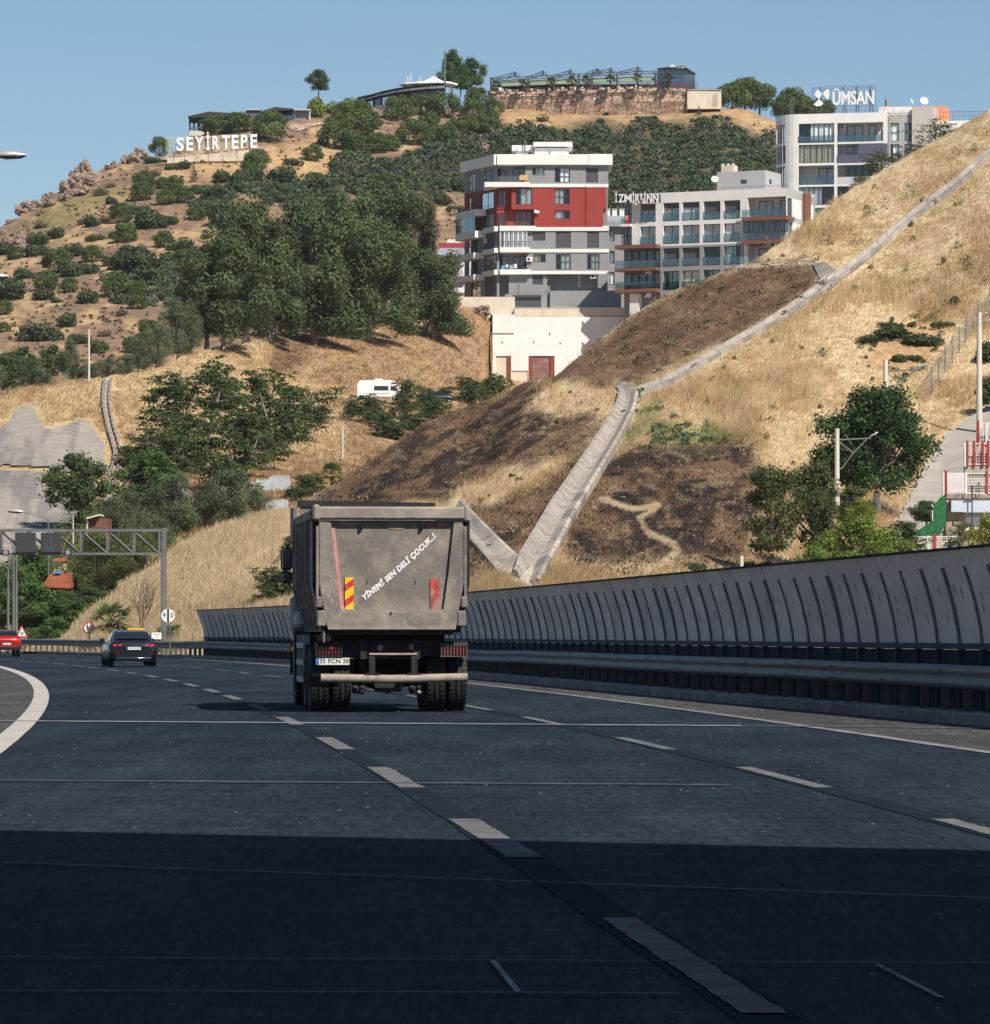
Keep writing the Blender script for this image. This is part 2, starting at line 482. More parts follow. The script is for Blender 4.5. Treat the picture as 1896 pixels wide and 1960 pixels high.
scratch((944, 1845), (992, 1905), 0.012, M_JOINT); scratch((1680, 1852), (1803, 1916), 0.012, M_JOINT)
# loose pale grit on the asphalt
gv = []; gf = []
for k in range(800):
 Y = 15 + 85 * RNG.random() ** 1.6; x = RNG.uniform(XLL(Y), XK(Y)); s = RNG.uniform(0.002, 0.007) * (1 + Y / 80); a = RNG.uniform(0.15, 0.5)
 if RNG.random() < 0.5 and Y > 40: x = RNG.uniform(XE(Y), XK(Y))
 o = len(gv); gv += [(x - s * 1.6, Y, 0.016), (x, Y - s * a * 2, 0.016), (x + s * 1.6, Y, 0.016), (x, Y + s * a * 2, 0.016), (x, Y, 0.016 + s * 0.5)]
 gf += [(o, o + 1, o + 4), (o + 1, o + 2, o + 4), (o + 2, o + 3, o + 4), (o + 3, o, o + 4)]
tag(link_mesh('road_grit', np_mesh('road_grit', gv, gf, mat('pale_grit', (0.20, 0.20, 0.20), 0.8, var=0))), kind='stuff')

# kerb: stones laid end to end
kerb = tag(bpy.data.objects.new('kerb', None), kind='structure'); COL.objects.link(kerb)
ks = MB().cham(-0.01, 0.30, -0.49, 0.49, -0.25, 0.17, 0.03)
kmes = [ks.mesh('kerb_stone', [mat('kerb_concrete_%d' % i, c, 0.9, var=0.22, scale=2.0, bump=0.01, bscale=12)]) for i, c in enumerate([(0.17, 0.165, 0.16), (0.20, 0.195, 0.185), (0.145, 0.14, 0.14)])]
y = 48.0
while y < 250:
 dx = float(XK(y + 0.5) - XK(y - 0.5)); L = math.hypot(1, dx)
 o = link_mesh('kerb_stone', kmes[int(RNG.integers(0, 3))], kerb, (float(XK(y)), y, float(RNG.normal(0, 0.006))), (0, 0, math.atan2(1, dx) - math.pi / 2 + RNG.normal(0, 0.008)))
 y += 1.0 / L if y < 180 else 1.0 / L
# strip behind the kerb
strip('verge', lambda y: XK(y) + 0.28, lambda y: XK(y) + 2.6, 20, Yf, 0.12, M_DIRT)

def rail(name, off, Y0, Y1, ztop, label, side=1, post=1.4, fx=XK, parent=None, depth=0.34):
 """W-beam guardrail: wavy beam on posts, splice plates"""
 r = thing(name, label, 'guardrail', (float(fx(Y0)) + off, Y0, 0), group='guardrails along the motorway')
 ox, oy = float(fx(Y0)) + off, Y0
 prof = [(0.00, 0.0), (-0.03, 0.015), (-0.085, 0.05), (-0.085, 0.10), (-0.02, 0.14), (-0.02, 0.18), (-0.085, 0.22), (-0.085, 0.28), (-0.03, 0.315), (0, 0.33)]
 Ys = np.arange(Y0, Y1 + 0.1, 2.0)
 b = MB(); secs = []
 wob = np.cumsum(RNG.normal(0, 0.006, len(Ys))); wob -= np.linspace(wob[0], wob[-1], len(Ys))
 for i, yy in enumerate(Ys):
  x = float(fx(yy)) + off - ox
  secs.append([(x + side * (p[0] + (0.012 if j >= 0 else 0)), yy - oy, ztop - 0.33 + p[1] + wob[i]) for j, p in enumerate(prof)])
 b.loft(secs, 0, True, False, closed=False)
 secs2 = [[(q[0] + side * 0.008, q[1], q[2]) for q in s] for s in secs]
 b.loft(secs2, 0, True, False, closed=False)
 b.build('beam', [M_GALV], r)
 pm = MB().box(-0.05, 0.07, -0.03, 0.03, -0.02, ztop - 0.05).box(-0.07, -0.02, -0.05, 0.05, ztop - 0.32, ztop - 0.06).mesh('rail_post', [M_RUST])
 yy = Y0 + 0.4
 while yy < Y1:
  link_mesh('post', pm, r, (float(fx(yy)) + off - ox + side * 0.07, yy - oy, 0.02)); yy += post
 bm_ = MB()
 for k, yy in enumerate(np.arange(Y0 + 1, Y1, 4.0)):
  x = float(fx(yy)) + off - ox
  for zz in (ztop - 0.075, ztop - 0.255):
   for e in (-0.10, 0.10):
    bm_.box(x - side * 0.095 - 0.006, x - side * 0.095 + 0.006, yy - oy + e - 0.035, yy - oy + e + 0.035, zz - 0.015, zz + 0.015)
 bm_.build('bolt', [M_RUST], r)
 return r
rail('guardrail', 0.42, 46, 262, 0.80, 'long grey W beam guardrail standing on the kerb in front of the noise barrier')
rail('guardrail', -1.15, 88, 240, 1.06, 'grey guardrail of the median at the left picture edge beside the white edge line', side=-1, fx=XLL)

M_BAR = mat('barrier_panel_grey', (0.72, 0.63, 0.54), 0.75, var=0.12, scale=1.2, col2=(0.50, 0.45, 0.40), c2lo=0.5, c2hi=0.75, c2scale=0.9)
M_BARN = mat('barrier_navy', (0.010, 0.017, 0.034), 0.8, var=0.3, scale=2, spec=0.1)
M_BARB = mat('barrier_blue_steel', (0.15, 0.16, 0.175), 0.7, var=0.2, scale=2)
M_BARS = mat('barrier_slit', (0.06, 0.065, 0.075), 0.8, var=0)
nb = thing('noise_barrier', 'long grey curved noise barrier with dark blue foot panels along the motorway', 'noise barrier', (0, 0, 0))
BOFF = 1.15
def bprof(z):                       # the panel leans over the road towards the top
 t = max(0.0, (z - 1.0) / 1.55)
 return -0.36 * t ** 1.6
zs = [1.08, 1.3, 1.55, 1.8, 2.05, 2.3, 2.56]
MBV = [M_BAR] + [mat('barrier_panel_grey_%d' % i, c, 0.75, var=0.14, scale=1.6, col2=c2, c2lo=0.45, c2hi=0.75, c2scale=1.2) for i, (c, c2) in enumerate((((0.60, 0.535, 0.465), (0.43, 0.39, 0.35)), ((0.70, 0.61, 0.52), (0.52, 0.46, 0.40))))]
def panel_mesh(seed):
 rr = np.random.default_rng(seed); b = MB()
 secs = []
 for zz in zs:
  x = bprof(zz); secs.append([(x, -0.495, zz), (x, 0.495, zz), (x + 0.07, 0.515, zz), (x + 0.07, -0.515, zz)])
 b.loft(secs, 0, False, True)
 for k in range(rr.integers(1, 4)):          # punched slits
  zc = rr.uniform(1.45, 2.05); yc = rr.uniform(-0.4, 0.4); h = rr.uniform(0.05, 0.10)
  x = bprof(zc) - 0.004; s = (bprof(zc + h) - bprof(zc - h)) / 2
  b.add([(x - s, yc - 0.012, zc - h), (x - s, yc + 0.02, zc - h), (x + s - 0.002, yc + 0.028, zc + h), (x + s - 0.002, yc - 0.004, zc + h)], [(0, 1, 2, 3)], 1)
 return b.mesh('barrier_panel', [MBV[seed % 3], M_BARS])
PM = [panel_mesh(s) for s in range(7)]
LPM = MB().box(0.0, 0.05, -0.5, 0.5, 0.02, 0.98).mesh('foot_panel', [M_BARN])
LRM = MB().box(-0.05, 0.06, -0.51, 0.51, 0.985, 1.085).mesh('cross_rail', [mat('barrier_foot_steel', (0.035, 0.05, 0.075))])
rb = MB()
for a, c in zip(zs[:-1], zs[1:]):
 if c > 2.4: continue
 xa, xc = bprof(a), bprof(c)
 rb.add([(xa - 0.04, -0.027, a), (xa - 0.04, 0.027, a), (xa + 0.02, 0.027, a), (xa + 0.02, -0.027, a), (xc - 0.04, -0.027, c), (xc - 0.04, 0.027, c), (xc + 0.02, 0.027, c), (xc + 0.02, -0.027, c)],
     [(0, 1, 2, 3), (4, 5, 6, 7), (0, 1, 5, 4), (1, 2, 6, 5), (2, 3, 7, 6), (3, 0, 4, 7)])
rb.box(-0.05, 0.06, -0.035, 0.035, 0.0, 1.08, 1)
RBM = rb.mesh('barrier_post', [M_BARB, mat('barrier_foot_steel', (0.035, 0.05, 0.075), 0.7, var=0.2)])
CAPM = MB().box(-0.41, -0.26, -0.5, 0.5, 2.565, 2.60).mesh('top_rail', [M_BARN])
y = 47.0; BAY = 1.5
while y < 209:
 L = BAY; x0 = float(XK(y)) + BOFF
 dx = float(XK(y + 1.3) - XK(y - 1.3)) / 2.6; ly = L / math.hypot(1, dx)
 x1 = float(XK(y + ly)) + BOFF; Lr = math.hypot(x1 - x0, ly); a = math.atan2(ly, x1 - x0) - math.pi / 2
 mx_, my_ = (x0 + x1) / 2, y + ly / 2; zsc = float(np.interp(y, [62, 210], [0.925, 0.80]))
 for nm, me in (('barrier_panel', PM[int(RNG.integers(0, 7))]), ('foot_panel', LPM), ('cross_rail', LRM), ('top_rail', CAPM)):
  o = link_mesh(nm, me, nb, (mx_, my_, 0.10), (0, RNG.normal(0, 0.006) if nm == 'barrier_panel' else 0, a)); o.scale = (1, Lr * (0.999 if nm != "barrier_panel" else 0.985), zsc)
 link_mesh('barrier_post', RBM, nb, (x0, y, 0.10), (0, 0, a)).scale = (1, 1, zsc)
 y += ly

# overpass over the camera: it throws the shade over the near road
M_OVER = mat('overpass_concrete', (0.33, 0.32, 0.30), 0.9, var=0.15, scale=0.5)
ov = tag(bpy.data.objects.new('overpass', None), 'wide concrete overpass crossing above the road behind the viewpoint', 'overpass', kind='structure'); COL.objects.link(ov)
zt = 16.0; kx = math.cos(SUN_EL) * math.sin(SUN_AZ) / math.sin(SUN_EL); ky = -math.cos(SUN_EL) * math.cos(SUN_AZ) / math.sin(SUN_EL)
pa = P(-60, 1588, gY(1588)); pb = P(1950, 1629, gY(1629))
ea = Vector((pa.x + kx * zt, pa.y - ky * zt, zt)); eb = Vector((pb.x + kx * zt, pb.y - ky * zt, zt))
d = (eb - ea).normalized(); q = Vector((-d.y, d.x, 0))
A = ea - d * 45; B = eb + d * 60
m_ = MB()
def slab(o0, o1, z0, z1):
 a, b_, c, e = A + q * o0, B + q * o0, B + q * o1, A + q * o1
 m_.add([(v.x, v.y, z) for z in (z0, z1) for v in (a, b_, c, e)], [(3, 2, 1, 0), (4, 5, 6, 7), (0, 1, 5, 4), (1, 2, 6, 5), (2, 3, 7, 6), (3, 0, 4, 7)])
slab(-15, 0, zt - 2, zt - 0.9); slab(-0.3, 0, zt - 0.9, zt); slab(-15, -14.7, zt - 0.9, zt)
m_.build('deck', [M_OVER], ov)
for sx in (-26, 27):
 MB().box(sx - 0.8, sx + 0.8, 5, 11, -0.3, zt - 2).build('pier', [M_OVER], ov)

class Sheet:
 """hill surface through surveyed points (x, y in the photograph, distance Y), with relief of its own"""
 def __init__(s, ctrl, namp=0.4, nscale=0.08, seed=0):
  c = np.array(ctrl, float); s.q = c[:, :2] / 500.0; n = len(c)
  s.namp, s.ns, s.seed = namp, nscale, seed
  r = np.linalg.norm(s.q[:, None] - s.q[None], axis=2)
  A = np.zeros((n + 3, n + 3)); A[:n, :n] = s.phi(r) + np.eye(n) * 0.002; A[:n, n] = 1; A[:n, n + 1:] = s.q; A[n, :n] = 1; A[n + 1:, :n] = s.q.T
  s.w = np.linalg.solve(A, np.r_[np.log(c[:, 2]), 0, 0, 0])
 @staticmethod
 def phi(r):
  return r
 def Y(s, x, y):
  x = np.asarray(x, float); y = np.asarray(y, float)
  q = np.stack([x.ravel(), y.ravel()], 1) / 500.0
  r = np.linalg.norm(q[:, None] - s.q[None], axis=2)
  v = s.phi(r) @ s.w[:-3] + s.w[-3] + q @ s.w[-2:]
  return np.exp(v).reshape(x.shape)
 def pos(s, x, y, noise=True):
  Y = s.Y(x, y)
  X = (x - PX) * Y / FOC; Z = CAMH - (y - HY) * Y / FOC
  if noise:
   k = s.ns
   d = (fbm(X * k + s.seed, Z * k * 1.6 + 3.3 * s.seed, 5) - 0.5) * 2 * s.namp
   Y = Y + d * 2.2; Z = Z + d * 0.5
  return np.stack([X, Y, Z], -1)
 def at(s, x, y):
  p = s.pos(np.array([float(x)]), np.array([float(y)]))[0]
  return Vector(p)

def lin(pts):
 a = np.array(pts, float)
 return lambda x: np.interp(x, a[:, 0], a[:, 1])

NEAR_TOP = [(40, 1252), (60, 1248), (120, 1230), (200, 1160), (270, 1102), (350, 1046), (420, 1016), (500, 990), (570, 966), (600, 948), (700, 885), (830, 803), (930, 765), (1000, 733), (1060, 722),
   (1110, 680), (1200, 607), (1290, 560), (1380, 520), (1440, 500), (1500, 462), (1560, 415), (1640, 355), (1740, 295), (1800, 260), (1896, 207), (2100, 100), (2400, -40)]
near = Sheet([(40, 1252, 262), (120, 1230, 272), (350, 1046, 285), (570, 966, 290), (830, 803, 300), (1060, 722, 310), (1440, 500, 330), (1896, 207, 345), (2400, -40, 352),
     (400, 1180, 242), (900, 1125, 190), (1000, 1115, 190), (1300, 1105, 200), (1600, 1085, 220), (1896, 1060, 235), (2400, 1040, 240),
     (1000, 800, 282), (950, 1000, 222), (1100, 930, 248), (1210, 760, 295), (1200, 1000, 228), (1500, 700, 300), (1700, 500, 325), (1800, 900, 275), (1700, 1000, 250), (1450, 950, 252),
     (600, 1010, 270), (450, 1100, 258), (250, 1215, 258), (120, 1245, 258), (1350, 640, 312), (1600, 520, 322), (1896, 500, 318), (1896, 780, 292), (2400, 600, 310), (900, 850, 288), (700, 950, 276), (985, 1085, 196)],
    0.55, 0.16, 1)
MID_TOP = [(-500, 860), (-200, 810), (0, 762), (60, 738), (120, 728), (200, 722), (300, 706), (350, 682), (400, 668), (480, 655), (520, 640), (600, 640), (700, 636), (760, 606), (830, 592), (890, 586), (936, 588), (944, 729), (1200, 729), (1600, 729)]
mid = Sheet([(-500, 860, 450), (0, 762, 470), (200, 722, 485), (350, 682, 520), (480, 655, 545), (700, 636, 590), (930, 588, 632), (1000, 729, 633), (1200, 729, 640), (1600, 729, 642),
    (-500, 1245, 300), (0, 1245, 305), (300, 1215, 306), (-200, 1000, 370), (100, 800, 450), (100, 900, 410), (100, 1000, 378), (230, 900, 425), (450, 800, 478), (450, 950, 405), (700, 760, 530), (700, 850, 475),
    (900, 700, 600), (600, 950, 410), (0, 1150, 335), (300, 1100, 335), (1000, 800, 545), (1300, 800, 560), (1600, 800, 560), (600, 1100, 345), (520, 690, 545), (1000, 1000, 410), (1600, 1000, 430)],
   0.9, 0.10, 2)
FAR_TOP = [(-500, 640), (-200, 520), (-40, 452), (0, 436), (30, 418), (60, 396), (100, 375), (150, 345), (190, 326), (240, 310), (290, 304), (330, 292), (360, 268), (400, 252), (440, 246), (500, 240), (560, 230), (600, 220), (640, 206), (700, 206), (760, 208),
     (850, 206), (930, 203), (1100, 203), (1300, 204), (1380, 206), (1440, 214), (1500, 238), (1560, 258), (1700, 290), (1896, 340), (2400, 460)]
far = Sheet([(-500, 640, 740), (0, 436, 765), (150, 345, 805), (330, 292, 825), (500, 240, 850), (640, 206, 885), (850, 206, 900), (1000, 203, 905), (1380, 206, 905), (1560, 258, 905), (2400, 460, 900), (-500, 800, 545), (0, 765, 565), (300, 725, 590),
    (600, 705, 605), (1000, 705, 670), (1500, 705, 690), (2400, 765, 700), (300, 500, 700), (700, 450, 750), (1100, 420, 800), (1400, 400, 815), (0, 600, 650), (100, 480, 725), (600, 560, 690), (1000, 560, 735), (1400, 560, 750), (700, 280, 850), (1100, 260, 880), (1400, 260, 880), (450, 330, 800)],
   1.6, 0.045, 3)

SHEET_TOPS = {}
def build_sheet(name, sh, top, bot, xs, nv, colf, material, back, skirt=None, jit=0.0):
 tp = lin(top)(xs); bt = bot(xs) if callable(bot) else np.full(len(xs), bot)
 tp = tp + (fbm(xs * 0.09, xs * 0 + sh.seed, 4) - 0.5) * jit
 v = np.linspace(0, 1, nv)[:, None]
 X = np.repeat(xs[None], nv, 0); Yi = bt[None] * (1 - v) + tp[None] * v
 Pw = sh.pos(X, Yi); C = colf(X, Yi, Pw)
 rows = [Pw[i] for i in range(nv)]; cols = [C[i] for i in range(nv)]
 for dy, dz in back:
  p = Pw[-1].copy(); s = (p[:, 1] + dy) / p[:, 1]; p[:, 0] *= s; p[:, 1] += dy; p[:, 2] = np.maximum(p[:, 2] + dz, -0.5) if dz < 0 else p[:, 2] + dz
  rows.append(p); cols.append(C[-1])
 if skirt is not None:
  rows.insert(0, skirt(Pw[0])); cols.insert(0, C[0])
 V = np.concatenate(rows); Cc = np.concatenate(cols); n = len(xs); m = len(rows)
 ii, jj = np.meshgrid(np.arange(m - 1), np.arange(n - 1), indexing='ij'); a = (ii * n + jj).ravel()
 Fq = np.stack([a, a + 1, a + n + 1, a + n], 1)
 o = link_mesh(name, np_mesh(name, V, Fq, material, Cc, True)); o['kind'] = 'structure'
 return o

def mixc(c, d, w):
 return c * (1 - w[..., None]) + np.array(d) * w[..., None]

# image regions of the near slope (photograph coordinates)
BURN_A = [(575, 975), (700, 890), (830, 808), (1000, 738), (1040, 735), (1010, 790), (1060, 800), (1120, 790), (1150, 800), (1090, 860), (1030, 880), (960, 880), (890, 920), (840, 950), (760, 958), (640, 985)]
BURN_B = [(900, 985), (960, 960), (1030, 945), (1120, 860), (1150, 850), (1110, 920), (1060, 990), (1020, 1065), (990, 1075), (930, 1010)]
BURN_C = [(1145, 905), (1215, 852), (1330, 858), (1440, 852), (1450, 900), (1440, 980), (1430, 1040), (1400, 1090), (1320, 1085), (1250, 1082), (1180, 1088), (1085, 1085), (1090, 1010), (1125, 945)]
BURN_D = [(1045, 722), (1110, 680), (1200, 607), (1290, 560), (1380, 520), (1470, 505), (1550, 503), (1562, 545), (1500, 590), (1400, 640), (1300, 690), (1220, 730), (1190, 725), (1150, 735)]
BURN_E = [(900, 1030), (940, 1090), (915, 1105), (880, 1100)]
GREEN = [(1200, 840), (1200, 800), (1250, 770), (1290, 800), (1360, 815), (1400, 840), (1330, 850), (1260, 850)]
TRAIL = [(1150, 955), (1215, 975), (1262, 968), (1225, 992), (1240, 1020), (1290, 1040), (1300, 1055), (1262, 1078), (1230, 1092)]
PALE_A = [(1090, 735), (1160, 745), (1190, 790), (1110, 830), (1050, 900), (960, 960), (900, 985), (890, 960), (960, 890), (1050, 860), (1060, 800), (1000, 790), (1040, 742)]
MOUND = [(1650, 690), (1680, 630), (1730, 612), (1790, 618), (1810, 650), (1770, 690), (1740, 730), (1690, 710)]
LANE = [(1700, 1040), (1735, 960), (1770, 890), (1810, 830), (1862, 790), (1896, 765), (1960, 720), (2100, 660), (2100, 1050)]

def burn_w(X, Y):
 n = (fbm(X * 0.02, Y * 0.05 + X * 0.03, 5) - 0.5)
 n2 = (fbm(X * 0.06, Y * 0.09, 4) - 0.5)
 w = np.zeros(X.shape)
 for p, s in ((BURN_A, 0.95), (BURN_B, 1.0), (BURN_C, 1.0), (BURN_D, 0.8), (BURN_E, 1.0)):
  d = poly_sd(X, Y, p) + n * 34 - 5
  w = np.maximum(w, s * sstep(14, -18, d))
 return w, n, n2
STRAW = np.array((0.57, 0.455, 0.29)); STRAW_D = np.array((0.42, 0.305, 0.175)); CHAR = np.array((0.024, 0.020, 0.018)); BROWN = np.array((0.155, 0.092, 0.054))
def near_col(X, Y, Pw):
 w, n, n2 = burn_w(X, Y)
 c = np.broadcast_to(STRAW, X.shape + (3,)).copy()
 f = fbm(X * 0.012, Y * 0.02, 5)
 c = mixc(c, STRAW_D, sstep(0.48, 0.75, f) * 0.8)
 c = mixc(c, (0.42, 0.275, 0.15), sstep(0.52, 0.68, fbm(X * 0.03 + 70, Y * 0.045, 5)) * 0.55)
 c = mixc(c, (0.36, 0.28, 0.13), sstep(0.5, 0.7, fbm(X * 0.02 + 40, Y * 0.03, 4)) * 0.45)
 c = mixc(c, (0.46, 0.34, 0.21), sstep(6, -12, poly_sd(X, Y, PALE_A) + n * 40) * 0.8)
 c = mixc(c, BROWN, np.clip(w * 1.25, 0, 1))
 # char left in streaks running down the slope
 U = X * 0.86 - Y * 0.5; T = X * 0.5 + Y * 0.86
 st = fbm(U * 0.016 + 9, T * 0.085 + 3, 5)
 inC = sstep(20, -20, np.minimum(poly_sd(X, Y, BURN_C), poly_sd(X, Y, BURN_B)) + n * 40)
 pt = fbm(X * 0.018, Y * 0.03 + 8, 5)
 ch = np.where(inC > 0.3, sstep(0.36, 0.56, pt), sstep(0.40, 0.54, st))
 inD = sstep(10, -10, poly_sd(X, Y, BURN_D)); ch = ch * (1 - 0.6 * inD)
 c = mixc(c, CHAR, np.clip(w, 0, 1) * ch * 0.92)
 c = mixc(c, (0.26, 0.19, 0.11), w * sstep(0.56, 0.72, fbm(X * 0.05, Y * 0.11 + 30, 4)) * 0.6)
 c = mixc(c, (0.40, 0.30, 0.185), sstep(9, 3, line_d(X, Y, TRAIL) + n2 * 10) * 0.85)
 c = mixc(c, (0.14, 0.20, 0.055), sstep(10, -25, poly_sd(X, Y, GREEN) + n * 90) * 0.55)
 c = mixc(c, (0.40, 0.25, 0.13), sstep(10, -10, poly_sd(X, Y, MOUND) + n * 40) * 0.9)
 c = mixc(c, (0.46, 0.39, 0.30), sstep(5, 1, line_d(X, Y, [(1400, 510), (1470, 505), (1550, 503), (1566, 508)]) + n2 * 4) * 0.9)
 c = mixc(c, (0.57, 0.475, 0.33), sstep(660, 540, X) * (0.45 + 0.5 * fbm(X * 0.03, Y * 0.05 + 9, 3)))
 # earth bank beside the lane and the bare toe behind the barrier
 c = mixc(c, (0.38, 0.26, 0.15), sstep(26, 4, line_d(X, Y, [(1700, 1010), (1760, 890), (1800, 810), (1850, 760), (1896, 720)]) + n2 * 22) * 0.8)
 c = mixc(c, (0.40, 0.30, 0.17), sstep(40, 0, poly_sd(X, Y, [(870, 1130), (960, 1105), (1100, 1090), (1330, 1088), (1450, 1095), (1500, 1140), (900, 1160)]) + n * 20) * 0.9)
 c = mixc(c, (0.34, 0.25, 0.145), sstep(20, -10, poly_sd(X, Y, [(120, 1238), (250, 1160), (420, 1160), (560, 1120), (600, 1200), (350, 1260), (100, 1262)]) + n * 60) * 0.2)
 return np.clip(c * (0.9 + 0.2 * fbm(X * 0.11, Y * 0.2, 3))[..., None], 0, 1)

M_NEAR = mat_attr('slope_soil', scale=2.2, var=0.42, bump=0.12, bscale=2.2)
NEAR_BOT = lambda x: np.interp(x, [40, 120, 355, 600, 900, 1300, 1600, 1896, 2400], [1256, 1258, 1262, 1230, 1200, 1190, 1175, 1165, 1150])
def near_skirt(p):
 q = p.copy(); yb = np.interp(p[:, 0] / p[:, 1], [-0.1, -0.065, -0.006, 0.047, 0.105, 0.17], [252, 209, 123, 86, 62, 50])
 q[:, 1] = np.minimum(yb + 4, p[:, 1] - 1); q[:, 0] = np.where(p[:, 0] / p[:, 1] * q[:, 1] < 0, p[:, 0] / p[:, 1] * q[:, 1], p[:, 0] / p[:, 1] * q[:, 1]); q[:, 0] = np.maximum(q[:, 0], XK(q[:, 1]) + 1.5); q[:, 2] = 0.02
 return q
build_sheet('cut_slope', near, NEAR_TOP, NEAR_BOT, np.concatenate([np.linspace(40, 1900, 470), np.linspace(1906, 2400, 40)]), 330, near_col, M_NEAR, [(3, -0.4), (10, -3), (30, -12), (70, -40)], near_skirt, 5)

SHOT_A = [(-60, 900), (0, 821), (40, 776), (68, 781), (88, 820), (115, 815), (164, 802), (180, 816), (200, 852), (207, 905), (187, 908), (140, 905), (60, 892), (0, 890), (-60, 890)]
SHOT_B = [(-300, 895), (0, 899), (101, 903), (141, 918), (187, 921), (177, 955), (150, 985), (120, 1010), (95, 1040), (60, 1080), (20, 1110), (0, 1120), (-300, 1180)]
def mid_col(X, Y, Pw):
 n = fbm(X * 0.02, Y * 0.03, 5) - 0.5
 c = np.broadcast_to(np.array((0.48, 0.36, 0.205)), X.shape + (3,)).copy()
 right = sstep(430, 560, X) * sstep(760, 700, Y) + sstep(600, 700, X)
 c = mixc(c, (0.29, 0.185, 0.105), np.clip(right + 2.2 * n, 0, 1) * 0.85)
 low = sstep(820, 900, Y) * sstep(220, 260, X)
 c = mixc(c, (0.27, 0.165, 0.085), np.clip(low + n, 0, 1) * 0.7)
 c = mixc(c, (0.42, 0.27, 0.13), sstep(0.56, 0.7, fbm(X * 0.03 + 7, Y * 0.05, 4)) * 0.5)
 c = mixc(c, (0.50, 0.36, 0.20), sstep(14, 4, line_d(X, Y, [(495, 700), (560, 725), (620, 745), (690, 765)]) + n * 30) * 0.7)
 c = mixc(c, (0.16, 0.10, 0.06), sstep(10, -8, poly_sd(X, Y, [(510, 690), (545, 650), (600, 655), (565, 700), (525, 722)]) + n * 40) * 0.8)
 return np.clip(c * (0.85 + 0.3 * fbm(X * 0.14, Y * 0.2, 3))[..., None], 0, 1)
build_sheet('hillside_meadow', mid, MID_TOP, lambda x: np.interp(x, [-500, 300, 600, 1000, 1600], [1250, 1250, 1130, 1020, 1010]), np.linspace(-500, 1600, 420), 220, mid_col, mat_attr('meadow_soil', scale=0.8, var=0.28, bump=0.18, bscale=1.2),
   [(4, 0.0), (20, -0.5), (60, 0), (130, 0)], None, 8)

def far_col(X, Y, Pw):
 n = fbm(X * 0.015, Y * 0.03, 5) - 0.5
 c = np.broadcast_to(np.array((0.235, 0.158, 0.098)), X.shape + (3,)).copy()
 c = mixc(c, (0.43, 0.295, 0.155), sstep(0.5, 0.66, fbm(X * 0.018 + 3, Y * 0.06, 5)) * 0.85)
 c = mixc(c, (0.17, 0.115, 0.085), sstep(0.50, 0.66, fbm(X * 0.05 + 21, Y * 0.10, 4)) * 0.65)
 strawband = np.minimum(np.minimum(poly_sd(X, Y, [(330, 320), (480, 300), (640, 255), (660, 330), (560, 370), (500, 350), (400, 335)]), poly_sd(X, Y, [(930, 215), (1180, 215), (1500, 215), (1500, 265), (1440, 245), (1260, 235), (1000, 250)])),
         np.minimum(poly_sd(X, Y, [(1020, 470), (1110, 440), (1110, 455), (1030, 480)]), poly_sd(X, Y, [(730, 600), (740, 560), (790, 530), (800, 600)])))
 c = mixc(c, (0.44, 0.29, 0.145), sstep(14, -14, strawband + n * 40) * 0.8)
 c = mixc(c, (0.22, 0.19, 0.075), sstep(14, -10, poly_sd(X, Y, [(20, 440), (120, 395), (220, 350), (260, 372), (150, 420), (60, 465)]) + n * 50) * 0.7)
 c = mixc(c, (0.055, 0.06, 0.035), sstep(10, -20, poly_sd(X, Y, SCRUB) + n * 60) * 0.75)
 return np.clip(c * (0.8 + 0.4 * fbm(X * 0.2, Y * 0.3, 3))[..., None], 0, 1)
SCRUB = [(560, 360), (610, 330), (680, 300), (760, 300), (880, 262), (960, 258), (1040, 240), (1120, 232), (1190, 225), (1290, 225), (1400, 232), (1500, 262), (1620, 300), (1620, 420), (1400, 430), (1180, 440), (1100, 430), (960, 380), (840, 380), (760, 372), (700, 390), (640, 380)]
build_sheet('hill', far, FAR_TOP, 800, np.linspace(-500, 2400, 480), 230, far_col, mat_attr('hill_soil', scale=0.5, var=0.32, bump=0.3, bscale=0.7), [(12, 0.5), (60, -4), (160, -50), (300, -140)], None, 9)

# sprayed concrete skins over the left cut
def skin(name, sh, poly, lift, m, step=3.0, jag=6.0, colf=None):
 a = np.array(poly); xs = np.arange(a[:, 0].min(), a[:, 0].max() + step, step); ys = np.arange(a[:, 1].min(), a[:, 1].max() + step, step)
 X, Y = np.meshgrid(xs, ys)
 Pw = sh.pos(X, Y)
 k = (Pw[..., 1:2] - lift) / Pw[..., 1:2]
 c0 = np.array([0, 0, CAMH]); Pw = c0 + (Pw - c0) * k
 Pw[..., 2] += lift * 0.10
 d = poly_sd(X, Y, poly) + (fbm(X * 0.08, Y * 0.08, 3) - 0.5) * jag
 ins = d < 0
 keep = ins[:-1, :-1] & ins[1:, :-1] & ins[:-1, 1:] & ins[1:, 1:]
 n = X.shape[1]; ii, jj = np.nonzero(keep); p = ii * n + jj
 Fq = np.stack([p + n, p + n + 1, p + 1, p], 1)
 V = Pw.reshape(-1, 3); used = np.unique(Fq); mp = np.zeros(len(V), int); mp[used] = np.arange(len(used))
 cc = None if colf is None else colf(X, Y).reshape(-1, 3)[used]
 me = np_mesh(name, V[used], mp[Fq], m, cc, True)
 return link_mesh(name, me)
def shot_col(X, Y):
 c = np.broadcast_to(np.array((0.30, 0.27, 0.23)), X.shape + (3,)).copy()
 c = mixc(c, (0.20, 0.19, 0.175), sstep(0.5, 0.72, fbm(X * 0.06 + Y * 0.02, Y * 0.010, 5)) * 0.85)
 c = mixc(c, (0.15, 0.145, 0.14), sstep(0.60, 0.75, fbm(X * 0.022 + 11, Y * 0.02, 4)) * 0.6)
 return c
